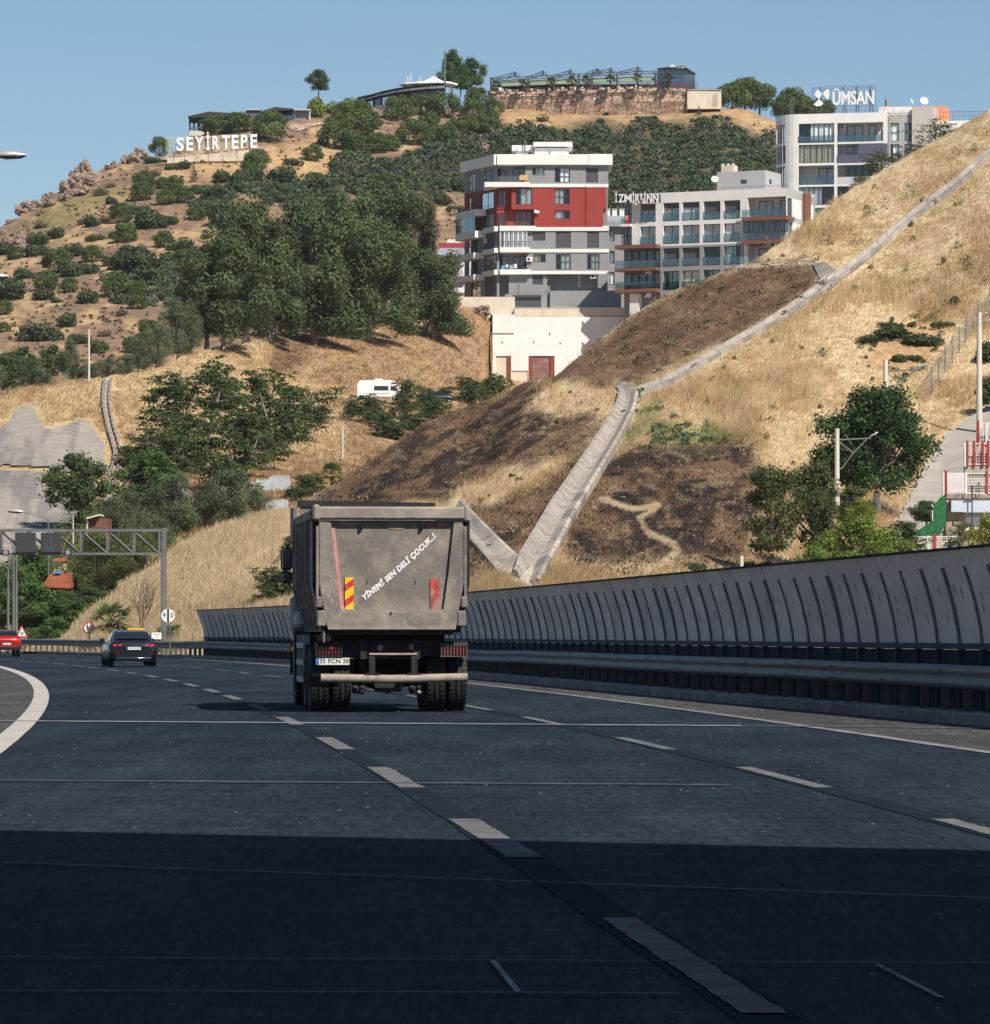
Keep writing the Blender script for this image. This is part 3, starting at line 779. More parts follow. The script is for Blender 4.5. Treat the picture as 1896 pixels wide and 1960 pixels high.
M_SHOT = mat_attr('sprayed_concrete', scale=0.7, var=0.22, bump=0.15, bscale=0.8)
tag(skin('concrete_slope', mid, SHOT_A, 0.8, M_SHOT, colf=shot_col), kind='structure')
tag(skin('concrete_slope', mid, SHOT_B, 0.8, M_SHOT, colf=shot_col), kind='structure')
tag(skin('lane', near, LANE, 0.5, mat('lane_concrete', (0.34, 0.31, 0.265), 0.9, var=0.15, scale=0.4, coord='Object'), 4.0, 4), kind='structure')

def mat_grime(name, col, dirt, rough=0.75, lo=0.45, hi=0.7, sc=2.5, scratch=(0.42, 0.39, 0.34)):
 """weathered sheet steel: dusty patches, fine scratches in two directions"""
 m = mat(name, col, rough, var=0.18, scale=1.5, col2=dirt, c2lo=lo, c2hi=hi, c2scale=sc)
 nt = m.node_tree; n = nt.nodes; l = nt.links; b = n['Principled BSDF']
 old = b.inputs['Base Color'].links[0].from_socket
 tc = [x for x in n if x.type == 'TEX_COORD'][0]
 for k, (rot, sca) in enumerate((((0, R(35), 0), (2.2, 3, 16)), ((0, R(-62), 0), (1.8, 3, 20)), ((0, R(80), 0), (2.5, 3, 9)))):
  mp = n.new('ShaderNodeMapping'); mp.vector_type = 'TEXTURE'; mp.inputs['Rotation'].default_value = rot; mp.inputs['Scale'].default_value = [1 / v for v in sca]
  l.new(tc.outputs['Object'], mp.inputs[0])
  nz = n.new('ShaderNodeTexNoise'); nz.inputs['Scale'].default_value = 2.2; nz.inputs['Detail'].default_value = 4; nz.inputs['Roughness'].default_value = 0.6
  l.new(mp.outputs[0], nz.inputs['Vector'])
  mr = n.new('ShaderNodeMapRange'); mr.inputs[1].default_value = 0.62; mr.inputs[2].default_value = 0.70; mr.inputs[3].default_value = 0; mr.inputs[4].default_value = 0.5
  l.new(nz.outputs[0], mr.inputs[0])
  mx = n.new('ShaderNodeMix'); mx.data_type = 'RGBA'; mx.inputs[7].default_value = (*scratch, 1)
  l.new(mr.outputs[0], mx.inputs[0]); l.new(old, mx.inputs[6]); old = mx.outputs[2]
 l.new(old, b.inputs['Base Color'])
 return m
M_BED = mat_grime('dusty_grey_steel', (0.155, 0.138, 0.120), (0.29, 0.245, 0.195))
M_BEAM = mat_grime('dusty_rim_steel', (0.23, 0.20, 0.172), (0.32, 0.27, 0.22), sc=3)
M_DARK = mat('dark_chassis', (0.018, 0.019, 0.022), 0.7, var=0.3, scale=4, col2=(0.05, 0.045, 0.04), c2lo=0.55, c2hi=0.75, c2scale=3)
M_TYRE = mat('tyre_rubber', (0.022, 0.022, 0.022), 0.85, var=0.25, scale=5, col2=(0.07, 0.06, 0.05), c2lo=0.5, c2hi=0.75, c2scale=3)
M_DUST = mat_grime('dusty_pipe', (0.31, 0.25, 0.20), (0.18, 0.145, 0.115), sc=5)
M_CAB = mat('cab_paint', (0.45, 0.45, 0.44), 0.45, var=0.1, scale=2)
M_RIM = mat('wheel_steel', (0.25, 0.24, 0.23), 0.6, metal=0.3, var=0.2)
M_RED = mat('red_lens', (0.22, 0.01, 0.012), 0.3, var=0.1)
M_LAMPR = mat('lit_tail_lamp', (0.9, 0.03, 0.02), 0.3, var=0, emit=0.5)
M_ORANGE = mat('amber_lens', (0.85, 0.22, 0.01), 0.35, var=0, emit=0.35)
M_REDT = mat('red_tape', (0.45, 0.055, 0.05), 0.6, var=0.25, scale=9, col2=(0.33, 0.22, 0.19), c2lo=0.5, c2hi=0.65, c2scale=9)
M_PINK = mat('faded_red_tape', (0.50, 0.22, 0.20), 0.7, var=0.2, scale=9, col2=(0.36, 0.27, 0.24), c2lo=0.5, c2hi=0.66, c2scale=8)
M_YEL = mat('reflective_yellow', (0.85, 0.47, 0.02), 0.5, var=0.06, scale=8)
M_WHT = mat('white_paint', (0.78, 0.78, 0.76), 0.6, var=0.06, scale=5)
M_LETT = mat('white_lettering', (0.78, 0.77, 0.74), 0.7, var=0.1, scale=12, col2=(0.45, 0.43, 0.40), c2lo=0.55, c2hi=0.72, c2scale=14)
M_BLACK = mat('black_plastic', (0.012, 0.012, 0.013), 0.5, var=0.1)
M_MIRR = mat('mirror_glass', (0.5, 0.55, 0.6), 0.05, metal=1.0, var=0)
M_PLATE = mat('plate_white', (0.66, 0.64, 0.58), 0.5, var=0.12, scale=14)
M_BLUEP = mat('plate_blue', (0.03, 0.12, 0.5), 0.5, var=0)

def tyre_prof(r, w, rim=0.29):
 h = w / 2
 return [(rim, -h * 0.8), (rim + 0.05, -h * 0.95), (r - 0.06, -h), (r - 0.015, -h * 0.86), (r, -h * 0.7), (r, -h * 0.36), (r - 0.014, -h * 0.34), (r - 0.014, -h * 0.28), (r, -h * 0.26), (r, h * 0.26), (r - 0.014, h * 0.28),
   (r - 0.014, h * 0.34), (r, h * 0.36), (r, h * 0.7), (r - 0.015, h * 0.86), (r - 0.06, h), (rim + 0.05, h * 0.95), (rim, h * 0.8)]
def wheel(parent, x, y, r, w, side, treads=40, rim=0.29, name='wheel', tm=None, rm=None):
 wb = MB().lathe([(rim * 0.98, -w * 0.36), (rim * 0.9, -w * 0.2), (rim * 0.35, -w * 0.12), (0.01, -w * 0.14)], 20, 'x').lathe([(rim * 0.98, w * 0.36), (rim * 0.9, w * 0.2), (rim * 0.35, w * 0.12), (0.01, w * 0.14)], 20, 'x')
 wo = wb.build(name, [rm or M_RIM], parent, (x, y, r))
 t = MB().lathe(tyre_prof(r, w, rim), 40, 'x')
 for k in range(treads):                     # tread lugs
  a = 2 * math.pi * k / treads
  for sx in (-1, 1):
   Mx = Matrix.Rotation(a + (0.04 if sx > 0 else 0), 4, 'X')
   t.box(min(sx * w * 0.2, sx * w * 0.46), max(sx * w * 0.2, sx * w * 0.46), -0.02, 0.02, r - 0.012, r + 0.005, 0, Mx)
 t.build('tyre', [tm or M_TYRE], wo)
 return wo

TY = 74.5
truck = thing('dump_truck', 'dusty grey dump truck driving ahead, seen from behind with white lettering on its tailgate', 'dump truck', ((741.4 - PX) * TY / FOC, TY, 0.016), R(5.3))
# bed: floor, sides, headboard
bed = MB()
yb, yf = -0.86, 4.7
sec = [(-1.07, 1.25), (-1.22, 2.0), (-1.22, 3.06), (-1.14, 3.06), (-1.14, 2.02), (-1.0, 1.33), (1.0, 1.33), (1.14, 2.02), (1.14, 3.06), (1.22, 3.06), (1.22, 2.0), (1.07, 1.25)]
bed.loft([[(x, yb, z) for x, z in sec], [(x, yf, z) for x, z in sec]], 0, False, True)
for sx in (-1, 1):
 bed.cham(sx * 1.20 - 0.07, sx * 1.20 + 0.07, yb + 0.05, yf, 3.0, 3.16, 0.02)                 # top rail
 for k in range(5):
  y0 = 0.2 + k * 1.0
  bed.prism([(sx * 1.21, 3.02), (sx * 1.29, 3.02), (sx * 1.29, 2.0), (sx * 1.13, 1.28), (sx * 1.06, 1.28), (sx * 1.21, 2.0)], 'y', y0, y0 + 0.14)
 bed.prism([(sx * 1.13, 3.0), (sx * 1.235, 3.0), (sx * 1.235, 2.0), (sx * 1.085, 1.24), (sx * 1.0, 1.24), (sx * 1.13, 2.0)], 'y', yb - 0.06, yb + 0.05, 1)   # rear edge post
bed.box(-1.07, 1.07, yb - 0.07, yb + 0.4, 1.20, 1.285, 1)
bo = bed.build('bed', [M_BED, M_DARK], truck)
hb = MB()
hb.prism([(-1.14, 1.4), (-1.14, 3.40), (1.12, 3.40), (1.12, 1.4)], 'y', yf, yf + 0.08)
hb.prism([(-1.16, 3.36), (-1.16, 3.46), (1.14, 3.42), (1.14, 3.32)], 'y', yf - 0.04, yf + 0.55, 1)
hb.build('headboard', [M_BED, M_DARK], truck)
MB().cham(-1.30, -1.23, 3.9, yf, 2.75, 3.33, 0.01, 0).box(-1.305, -1.225, yf - 0.1, yf + 0.02, 2.72, 3.36, 1).build('side_board', [M_BED, M_PINK], truck)
# tailgate
ty = -1.0
tg = MB()
outer = [(-1.12, 2.99), (-1.12, 2.0), (-1.0, 1.30), (1.01, 1.30), (1.13, 2.0), (1.13, 2.99)]
inner = [(-0.95, 2.99), (-0.87, 2.2), (-0.80, 1.545), (0.81, 1.545), (0.90, 2.2), (0.985, 2.99)]
vs = [(x, ty, z) for x, z in outer] + [(x, ty + 0.012, z) for x, z in inner] + [(x, ty + 0.085, z) for x, z in inner]
fs = [(i, i + 1, 7 + i, 6 + i) for i in range(5)] + [(6 + i, 7 + i, 13 + i, 12 + i) for i in range(5)] + [(12, 13, 14, 15, 16, 17)]
tg.add(vs, fs, 0)
tg.prism(outer, 'y', ty + 0.001, ty + 0.13, 0)
tg.v = tg.v;
# weld seam steps on the frame
tg.prism([(-1.0, 1.30), (-1.0, 1.33), (1.01, 1.33), (1.01, 1.30)], 'y', ty - 0.02, ty + 0.1, 1)
tgo = None
t2 = MB(); t2.v, t2.f, t2.m, t2.sm = tg.v[:18] + [], tg.f[:11], tg.m[:11], tg.sm[:11]
side = MB()
n_ = len(outer)
t2.add([(x, ty, z) for x, z in outer] + [(x, ty + 0.11, z) for x, z in outer], [(i, i + 1, n_ + i + 1, n_ + i) for i in range(n_ - 1)], 0)
t2.prism([(-0.99, 1.285), (-1.0, 1.33), (1.015, 1.33), (1.0, 1.285)], 'y', ty - 0.018, ty + 0.11, 1)
t2.prism([(-0.80, 1.53), (-0.81, 1.60), (0.82, 1.60), (0.81, 1.53)], 'y', ty + 0.02, ty + 0.086, 1)
tgo = t2.build('tailgate', [M_BED, M_BEAM], truck)
# rim beam over the tailgate, drawn out over the hinge ends
bb = MB().cham(-1.225, 1.225, ty - 0.05, ty + 0.16, 3.0, 3.205, 0.03)
bb.cham(-1.235, -1.12, ty - 0.065, ty + 0.2, 2.985, 3.235, 0.03); bb.cham(1.13, 1.24, ty - 0.065, ty + 0.2, 2.965, 3.225, 0.03)
bb.build('rim_beam', [M_BEAM], truck)
yi = ty + 0.083
def tgq(name, pts, m, y=yi - 0.004, th=0.004):
 return MB().prism(pts, 'y', y - th, y).build(name, [m], tgo)
def zc(zx, zy): return ((zx - 967) / 528.0, (1859 - zy) / 528.0)
tgq('faded_tape', [zc(472, 340), zc(500, 333), zc(552, 800), zc(580, 1020), zc(560, 1032), zc(545, 1010)], M_PINK)
tgq('red_tape', [zc(540, 301), zc(710, 301), zc(710, 316), zc(540, 316)], M_PINK)
tgq('red_tape', [zc(1236, 306), zc(1447, 310), zc(1447, 328), zc(1236, 326)], M_REDT)
tgq('sticker', [zc(945, 322), zc(1068, 318), zc(1066, 350), zc(1050, 358), zc(945, 350)], mat('torn_sticker', (0.28, 0.19, 0.12), 0.8, var=0.4, scale=20))
hp = MB()
x0, z0 = zc(584, 1033); x1, z1 = zc(655, 752)
hp.box(x0, x1, yi - 0.02, yi - 0.002, z0, z1, 0)
n = 5; hgt = (z1 - z0)
for k in (0, 1):
 b0 = z0 + hgt * (0.135 + 0.455 * k); wds = hgt * 0.20; sl = hgt * 0.185
 hp.add([(x0, yi - 0.0225, b0), (x1, yi - 0.0225, b0 + sl), (x1, yi - 0.0225, b0 + sl + wds), (x0, yi - 0.0225, b0 + wds)], [(0, 1, 2, 3)], 1)
hp.build('hazard_plate', [M_YEL, mat('reflective_red', (0.52, 0.035, 0.03), 0.5, var=0.1, scale=14, col2=(0.6, 0.3, 0.25), c2lo=0.6, c2hi=0.7, c2scale=14)], tgo)
x0, z0 = zc(1290, 1038); x1, z1 = zc(1366, 762)
MB().box(x0, x1, yi - 0.018, yi - 0.002, z0, z1).build('hazard_plate', [mat('worn_red_plate', (0.40, 0.06, 0.05), 0.7, var=0.3, scale=8, col2=(0.24, 0.21, 0.19), c2lo=0.46, c2hi=0.6, c2scale=5)], tgo)
for zx in (722, 1222):
 x, z = zc(zx, 285)
 MB().prism([(yi - 0.01, z), (yi - 0.09, z - 0.02), (yi - 0.09, z - 0.10), (yi - 0.01, z - 0.14)], 'x', x - 0.012, x + 0.012).build('hook', [M_DARK], tgo)
x, z = zc(962, 1010)
MB().prism([(yi, z), (yi - 0.10, z - 0.07), (yi, z - 0.13)], 'x', x - 0.012, x + 0.012).build('handle', [M_DARK], tgo)
for zx, zy in ((767, 790), (1166, 793)):
 x, z = zc(zx, zy); MB().box(x - 0.007, x + 0.007, yi - 0.004, yi, z - 0.03, z + 0.03).build('slot', [M_BLACK], tgo)
le = text_mesh('Y\u0130NEM\u0130 SEN DEL\u0130 \u00c7OCUK..!', 0.115, 0.001, offset=0.0055, shear=0.22, align='LEFT', spacing=1.08)
co = np.empty(len(le.vertices) * 3, np.float32); le.vertices.foreach_get('co', co); co = co.reshape(-1, 3)
L0 = co[:, 0].max() - co[:, 0].min(); co[:, 0] = (co[:, 0] - co[:, 0].min()) * 1.50 / L0
t_ = co[:, 0] / 1.50; ang = R(38) + t_ * R(7)                      # hand-laid: the line bends upward
px_ = 1.50 * t_ * np.cos(R(38) + t_ * R(3.5)); pz_ = 1.50 * t_ * np.sin(R(38) + t_ * R(3.5))
xx = px_ - co[:, 1] * np.sin(ang); zz = pz_ + co[:, 1] * np.cos(ang)
xs_, zs_ = zc(735, 925)
out = np.c_[xs_ + xx, yi - 0.004 + co[:, 2] * 1.0, zs_ + zz].astype(np.float32)
le.vertices.foreach_set('co', out.ravel()); le.update(); le.materials.append(M_LETT); le.name = 'lettering'
link_mesh('lettering', le, tgo)
# latches and hinges at both sides of the tailgate
for sx in (-1, 1):
 lb = MB().cham(sx * 1.14 - 0.05, sx * 1.14 + 0.05, ty - 0.03, ty + 0.1, 1.62, 1.80, 0.02).cham(sx * 1.10 - 0.07, sx * 1.10 + 0.07, ty - 0.02, ty + 0.06, 1.33, 1.58, 0.02).box(sx * 1.16 - 0.02, sx * 1.16 + 0.02, ty, ty + 0.05, 1.8, 2.9)
 lb.build('latch', [M_BED], truck)
ch = MB()
for k in range(6):
 ch.lathe([(0.014 + 0.005 * math.cos(a), 0.005 * math.sin(a)) for a in np.linspace(0, 2 * math.pi, 7)], 10, 'y' if k % 2 else 'x', 0, True, Matrix.Translation((-1.06, ty, 1.23 - k * 0.024)) @ Matrix.Scale(1.5, 4, (0, 0, 1)))
ch.build('chain', [mat('chain_steel', (0.35, 0.31, 0.26), 0.6, metal=0.4, var=0.2)], truck)
# chassis
c = MB()
for sx in (-0.42, 0.42):
 c.box(sx - 0.05, sx + 0.05, -0.75, 6.6, 0.82, 1.12)
c.box(-1.18, 1.22, -0.62, -0.50, 0.86, 1.10)
c.box(-0.9, 0.9, -0.2, 4.6, 1.10, 1.2); c.box(-0.5, 0.5, 0.3, 4.0, 0.5, 0.8)
for y in (0, 1.38):
 c.tube([(-0.6, y, 0.50), (-0.28, y, 0.50), (0, y, 0.5), (0.28, y, 0.50), (0.6, y, 0.50)], [0.09, 0.12, 0.24, 0.12, 0.09], 12)
 for sx in (-0.42, 0.42):
  c.cham(sx - 0.06, sx + 0.06, y - 0.5, y + 0.5, 0.62, 0.8, 0.02)
c.build('chassis', [M_DARK], truck)
MB().prism([(-0.2, 0.30), (0.2, 0.30), (0.24, 0.46), (-0.24, 0.46)], 'y', -0.42, -0.1).build('axle_housing', [M_DARK], truck)
for sx in (-0.47, 0.43):
 bk = MB().cham(sx - 0.10, sx + 0.10, -0.32, -0.1, 0.27, 0.40, 0.03)
 for e in (-0.06, 0.06):
  bk.lathe([(0.001, -0.36), (0.05, -0.35), (0.05, -0.2)], 10, 'y', 0, True, Matrix.Translation((sx + e, 0, 0.36)))
 bk.lathe([(0.001, -0.40), (0.035, -0.38), (0.035, -0.2)], 10, 'y', 1, True, Matrix.Translation((sx + 0.05, 0, 0.29)))
 bk.build('brake_chamber', [M_DARK, M_DUST], truck)
# wheels: front axle, two twin rear axles
for y, dual in ((0, True), (1.38, True), (5.25, False)):
 for sx in (-1, 1):
  if dual:
   wheel(truck, sx * 1.09, y, 0.52, 0.29, sx); wheel(truck, sx * 0.745, y, 0.52, 0.29, sx)
  else:
   wheel(truck, sx * 1.06, y, 0.52, 0.30, sx)
# mudguards, underride bar, lamps, plate
for sx in (-1, 1):
 MB().box(sx * 0.92 - 0.30, sx * 0.92 + 0.30, -0.58, -0.555, 0.62, 1.15).build('mudflap', [M_BLACK], truck) if sx > 9 else None
ub = MB().tube([(-1.10, -0.88, 0.525), (-0.5, -0.88, 0.515), (0.0, -0.88, 0.505), (0.6, -0.88, 0.52), (1.20, -0.88, 0.535)], 0.068, 14)
ub.build('underride_bar', [M_DUST], truck)
for sx in (-0.30, 0.36):
 MB().cham(sx - 0.05, sx + 0.05, -0.92, -0.74, 0.58, 0.86, 0.012).cham(sx - 0.12, sx + 0.12, -0.93, -0.78, 0.575, 0.60, 0.006).build('bar_bracket', [M_DARK], truck)
MB().tube([(-0.34, -0.86, 0.895), (0.41, -0.86, 0.895)], 0.02, 8).build('cross_tube', [M_DUST], truck)
for sx, nm in ((-0.965, 'l'), (1.0, 'r')):
 lb = MB().box(sx - 0.205, sx + 0.205, -0.74, -0.63, 0.885, 1.04, 0)
 for k in range(4):
  lb.box(sx - 0.20 + 0.10 * k + 0.004, sx - 0.20 + 0.10 * k + 0.094, -0.755, -0.74, 0.895, 1.03, 1)
 lo = lb.build('tail_lamp', [M_DARK, M_RED], truck)
 gr = MB()
 for k in range(9):
  gr.box(sx - 0.2 + 0.05 * k - 0.007, sx - 0.2 + 0.05 * k + 0.007, -0.80, -0.785, 0.87, 1.055)
 gr.box(sx - 0.215, sx + 0.215, -0.80, -0.785, 0.855, 0.872).box(sx - 0.215, sx + 0.215, -0.80, -0.785, 1.05, 1.066)
 gr.build('lamp_guard', [M_RUST if sx > 0 else M_DARK], lo)
 if sx < 0:
  MB().box(sx + 0.02, sx + 0.07, -0.758, -0.752, 0.98, 1.01).build('lit_bulb', [M_LAMPR], lo)
pl = MB().box(-1.172, -0.646, -0.78, -0.765, 0.73, 0.84, 0).box(-1.169, -1.125, -0.7825, -0.78, 0.733, 0.837, 1).build('number_plate', [M_PLATE, M_BLUEP], truck)
text('lettering', '35 PCN 38', M_BLACK, pl, (-0.885, -0.7815, 0.785), UPR, 0.098, 0.0005, offset=0.0015, spacing=1.05)
MB().box(-1.14, -0.75, -0.79, -0.77, 0.868, 0.882).build('plate_lamp_bar', [M_BLACK], truck)
MB().prism([(-0.155, 0.94), (-0.10, 0.995), (-0.155, 1.05), (-0.21, 0.995)], 'y', -0.64, -0.63).build('reflector', [mat('reflector_grey', (0.4, 0.36, 0.3), 0.6, var=0.2)], truck)
MB().box(0.31, 0.40, -0.64, -0.63, 0.965, 1.055).build('reflector', [mat('reflector_grey', (0.4, 0.36, 0.3), 0.6)], truck)
# cab, mirrors, side guard
cab = MB()
cs = [(5.15, 0.75), (5.15, 3.02), (5.4, 3.12), (6.3, 3.10), (6.95, 2.85), (7.15, 2.0), (7.18, 0.55), (5.9, 0.55)]
cab.prism(cs, 'x', -1.09, 1.09)
co_ = cab.build('cab', [M_CAB], truck)
MB().prism([(5.75, 2.0), (5.75, 2.72), (6.75, 2.68), (6.95, 2.0)], 'x', -1.10, -1.085).build('side_window', [mat_glass('vehicle_glass', (0.15, 0.18, 0.2), 0.25)], co_)
for sx in (-1, 1):
 mo = MB().cham(sx * 1.275 - 0.10, sx * 1.275 + 0.10, 6.55, 6.68, 2.30, 2.70, 0.045)
 mo.cham(sx * 1.275 - 0.10, sx * 1.275 + 0.10, 6.55, 6.68, 2.08, 2.29, 0.04)
 mo.tube([(sx * 1.06, 6.6, 2.80), (sx * 1.2, 6.6, 2.79), (sx * 1.27, 6.6, 2.70)], 0.018, 6).tube([(sx * 1.05, 6.6, 1.98), (sx * 1.2, 6.6, 2.0), (sx * 1.25, 6.6, 2.1)], 0.02, 6)
 m_ = mo.build('wing_mirror', [M_BLACK], co_)
 if sx < 0:
  MB().cham(-1.35, -1.205, 6.545, 6.552, 2.34, 2.66, 0.003).cham(-1.35, -1.205, 6.545, 6.552, 2.11, 2.26, 0.003).build('mirror_glass', [M_MIRR], m_)
MB().cham(-1.26, -1.02, 3.3, 4.7, 1.32, 1.58, 0.05).cham(-1.30, -1.05, 4.6, 5.1, 1.25, 1.85, 0.06).build('side_fairing', [mat('fairing_grey', (0.30, 0.295, 0.285), 0.6, var=0.15)], truck)
sg = MB()
for zz in (0.42, 0.70, 0.98):
 sg.box(-1.22, -1.17, 2.2, 4.5, zz, zz + 0.09)
sg.box(-1.21, -1.1, 2.3, 2.36, 0.4, 1.2).box(-1.21, -1.1, 4.3, 4.36, 0.4, 1.2)
sg.build('side_guard', [mat('side_guard_grey', (0.35, 0.35, 0.34), 0.6)], truck)
MB().box(-1.26, -1.23, 5.0, 5.06, 1.12, 1.18).box(-1.26, -1.23, 5.0, 5.06, 0.92, 1.0).build('marker_lamp', [M_ORANGE], truck)
MB().box(-1.25, -0.8, 4.4, 5.0, 0.35, 1.25).build('fuel_tank', [M_DARK], truck)
for sx in (-1, 1):
 MB().lathe([(0.62, -0.2), (0.66, -0.2), (0.66, 0.2), (0.62, 0.2)], 16, 'x', 0, True, Matrix.Translation((sx * 1.05, 5.25, 0.52)), R(0), R(180)).build('wheel_arch', [M_BLACK], truck)

def car_paint(name, col, metal=0.3):
 m = mat(name, col, 0.28, metal=metal, var=0.0, spec=0.6)
 m.node_tree.nodes['Principled BSDF'].inputs['Coat Weight'].default_value = 0.35
 m.node_tree.nodes['Principled BSDF'].inputs['Coat Roughness'].default_value = 0.05
 return m
def lofted_body(mb, secs, mi=0):
 """secs: list of (y, [(x, z) half outline bottom -> top])"""
 out = []
 for y, h in secs:
  out.append([(x, y, z) for x, z in h] + [(-x, y, z) for x, z in h[::-1]])
 mb.loft(out, mi, True, True)
VG = mat_glass('vehicle_glass', (0.15, 0.18, 0.2), 0.25)
M_DKGL = mat('dark_car_glass', (0.012, 0.014, 0.018), 0.06, var=0, spec=0.8)
M_CHROME = mat('chrome', (0.75, 0.75, 0.76), 0.12, metal=1.0, var=0)
def sedan(name, label, loc, rz, sc, paint, suv=False, plate='06 R 8209'):
 r = thing(name, label, 'car', loc, rz, None, sc)
 b = MB(); H_ = 0.22 if suv else 0.0
 def sec(y, w, z0, zs, zb, wt):
  # y, half width, floor, shoulder, belt, half width at the belt
  return (y, [(w * 0.80, z0), (w * 0.96, z0 + 0.10), (w, (z0 + zs) / 2), (w, zs - 0.05), (w * 0.97, zs), (wt, zb), (wt * 0.5, zb + 0.02), (0.001, zb + 0.025)])
 h = H_
 lofted_body(b, [sec(-2.42, 0.70, 0.30 + h, 0.62 + h, 0.80 + h, 0.62), sec(-2.36, 0.84, 0.26 + h, 0.74 + h, 0.97 + h, 0.72), sec(-2.2, 0.91, 0.22 + h, 0.82 + h, 1.0 + h, 0.76), sec(-1.5, 0.93, 0.20 + h, 0.86 + h, 1.0 + h, 0.80),
     sec(0, 0.93, 0.20 + h, 0.86 + h, 0.98 + h, 0.82), sec(1.3, 0.93, 0.20 + h, 0.82 + h, 0.95 + h, 0.80), sec(2.1, 0.89, 0.22 + h, 0.70 + h, 0.82 + h, 0.70), sec(2.45, 0.74, 0.28 + h, 0.58 + h, 0.70 + h, 0.6)])
 bo = b.build('body', [paint], r)
 # cabin: roof and pillars, glass set between
 top = 1.44 + h
 rear0 = (-2.05 if not suv else -2.30)
 st = [(rear0, 0.72, 0.97 + h, 1.0 + h), (-1.3 if not suv else -2.0, 0.66, 1.32 + h, 1.33 + h), (-0.8 if not suv else -1.4, 0.62, top - 0.03, top - 0.02), (0.0, 0.62, top, top), (0.55, 0.62, top - 0.03, top - 0.02), (1.45, 0.70, 0.97 + h, 0.98 + h)]
 cb = MB(); secs = []
 for y, w, zt, _ in st:
  zb = 0.95 + h
  secs.append([(0.80, y, zb), (0.79, y, zb + 0.02), (w + (0.78 - w) * 0.15, y, max(zt - 0.06, zb + 0.03)), (w - 0.06, y, max(zt, zb + 0.04)), (0, y, max(zt + 0.015, zb + 0.05)), (-w + 0.06, y, max(zt, zb + 0.04)), (-w - (0.78 - w) * 0.15, y, max(zt - 0.06, zb + 0.03)), (-0.79, y, zb + 0.02), (-0.80, y, zb)])
 cb.loft(secs, 0, True, True, closed=False)
 cb.build('roof', [paint], r)
 # rear window, slightly proud of the shell
 (ya, wa, za, _), (yb_, wb_, zb_, _) = st[0], st[1]
 (yc, wc, zc_, _) = st[2]
 def up(y, z): return (y - 0.02, z + 0.012)
 g = MB()
 p = [(-0.66, ya + 0.10, za + 0.10), (0.66, ya + 0.10, za + 0.10), (0.58, yb_ - 0.02, zb_ + 0.01), (0.50, yc - 0.06, zc_ - 0.015), (-0.50, yc - 0.06, zc_ - 0.015), (-0.58, yb_ - 0.02, zb_ + 0.01)]
 g.add([(x, y - 0.035, z + 0.035) for x, y, z in p], [(0, 1, 2, 5), (5, 2, 3, 4)], 0)
 g.build('rear_window', [M_DKGL], r)
 sw = MB()
 for sx in (-1, 1):
  pts = [(sx * 0.815, st[0][0] + 0.55, 1.0 + h), (sx * 0.815, 1.2, 1.0 + h), (sx * 0.665, 0.5, top - 0.10), (sx * 0.665, st[2][0] - 0.1, top - 0.11)]
  sw.add(pts, [(0, 1, 2, 3)], 0)
 sw.build('side_window', [M_DKGL], r)
 for sx in (-1, 1):
  MB().cham(sx * 0.95 - 0.09, sx * 0.95 + 0.09, 0.85, 0.97, 0.98 + h, 1.11 + h, 0.04).build('wing_mirror', [paint], r)
  for y in (-1.45, 1.45):
   wheel(r, sx * 0.80, y, 0.335 + (0.03 if suv else 0), 0.23, sx, 0, 0.22, tm=M_TYRE)
  if not suv:
   tl = MB()
   for k in range(2):
    xc = sx * (0.50 + 0.19 * k)
    tl.cham(xc - 0.075, xc + 0.075, -2.43, -2.28, 0.80, 0.875, 0.03)
   tl.build('tail_lamp', [M_LAMPR], r)
   MB().box(sx * 0.62 - 0.1, sx * 0.62 + 0.1, -2.44, -2.30, 0.53, 0.55).build('reflector', [M_RED], r)
  else:
   MB().cham(sx * 0.62 - 0.2, sx * 0.62 + 0.2, -2.45, -2.3, 0.98, 1.08, 0.03).build('tail_lamp', [M_LAMPR], r)
 if not suv:
  MB().box(-0.70, 0.70, -2.445, -2.3, 0.875, 0.895).build('trim_strip', [M_CHROME], r)
  MB().tube([(-0.68, -2.40, 0.32), (-0.6, -2.46, 0.34), (0.6, -2.46, 0.34), (0.68, -2.40, 0.32)], 0.018, 8).build('bumper_trim', [M_CHROME], r)
  MB().box(-0.62, 0.62, -2.43, -2.3, 0.24, 0.31).build('diffuser', [M_BLACK], r)
 else:
  MB().box(-0.75, 0.75, -2.45, -2.3, 0.42, 0.60).build('diffuser', [M_BLACK], r)
  MB().box(-0.60, 0.60, -2.46, -2.38, 0.62, 0.645).build('bumper_trim', [M_CHROME], r)
 zp = 0.72 if not suv else 0.80
 p = MB().box(-0.26, 0.26, -2.455, -2.44, zp - 0.055, zp + 0.055, 0).box(-0.258, -0.215, -2.4575, -2.455, zp - 0.052, zp + 0.052, 1).build('number_plate', [M_WHT, M_BLUEP], r)
 text('lettering', plate, M_BLACK, p, (0.02, -2.4565, zp), UPR, 0.1, 0.0004, offset=0.001)
 return r
Yc = gY(1276.5)
xc = (241.0 - PX) * Yc / FOC
sedan('sedan', 'black sedan with lit red tail lamps driving in the lane ahead of the truck', (xc, Yc + 1.45 * 0.9, 0.016), R(8.8), (0.93, 0.93, 0.875), car_paint('black_car_paint', (0.012, 0.013, 0.016)))
Yc = gY(1258)
sedan('sport_utility_car', 'red sport utility car cut off by the left picture edge', ((1 - PX) * Yc / FOC, Yc + 1.2, 0.016), R(11), 0.76, car_paint('red_car_paint', (0.38, 0.018, 0.015), 0.4), True, '35 AB 12')

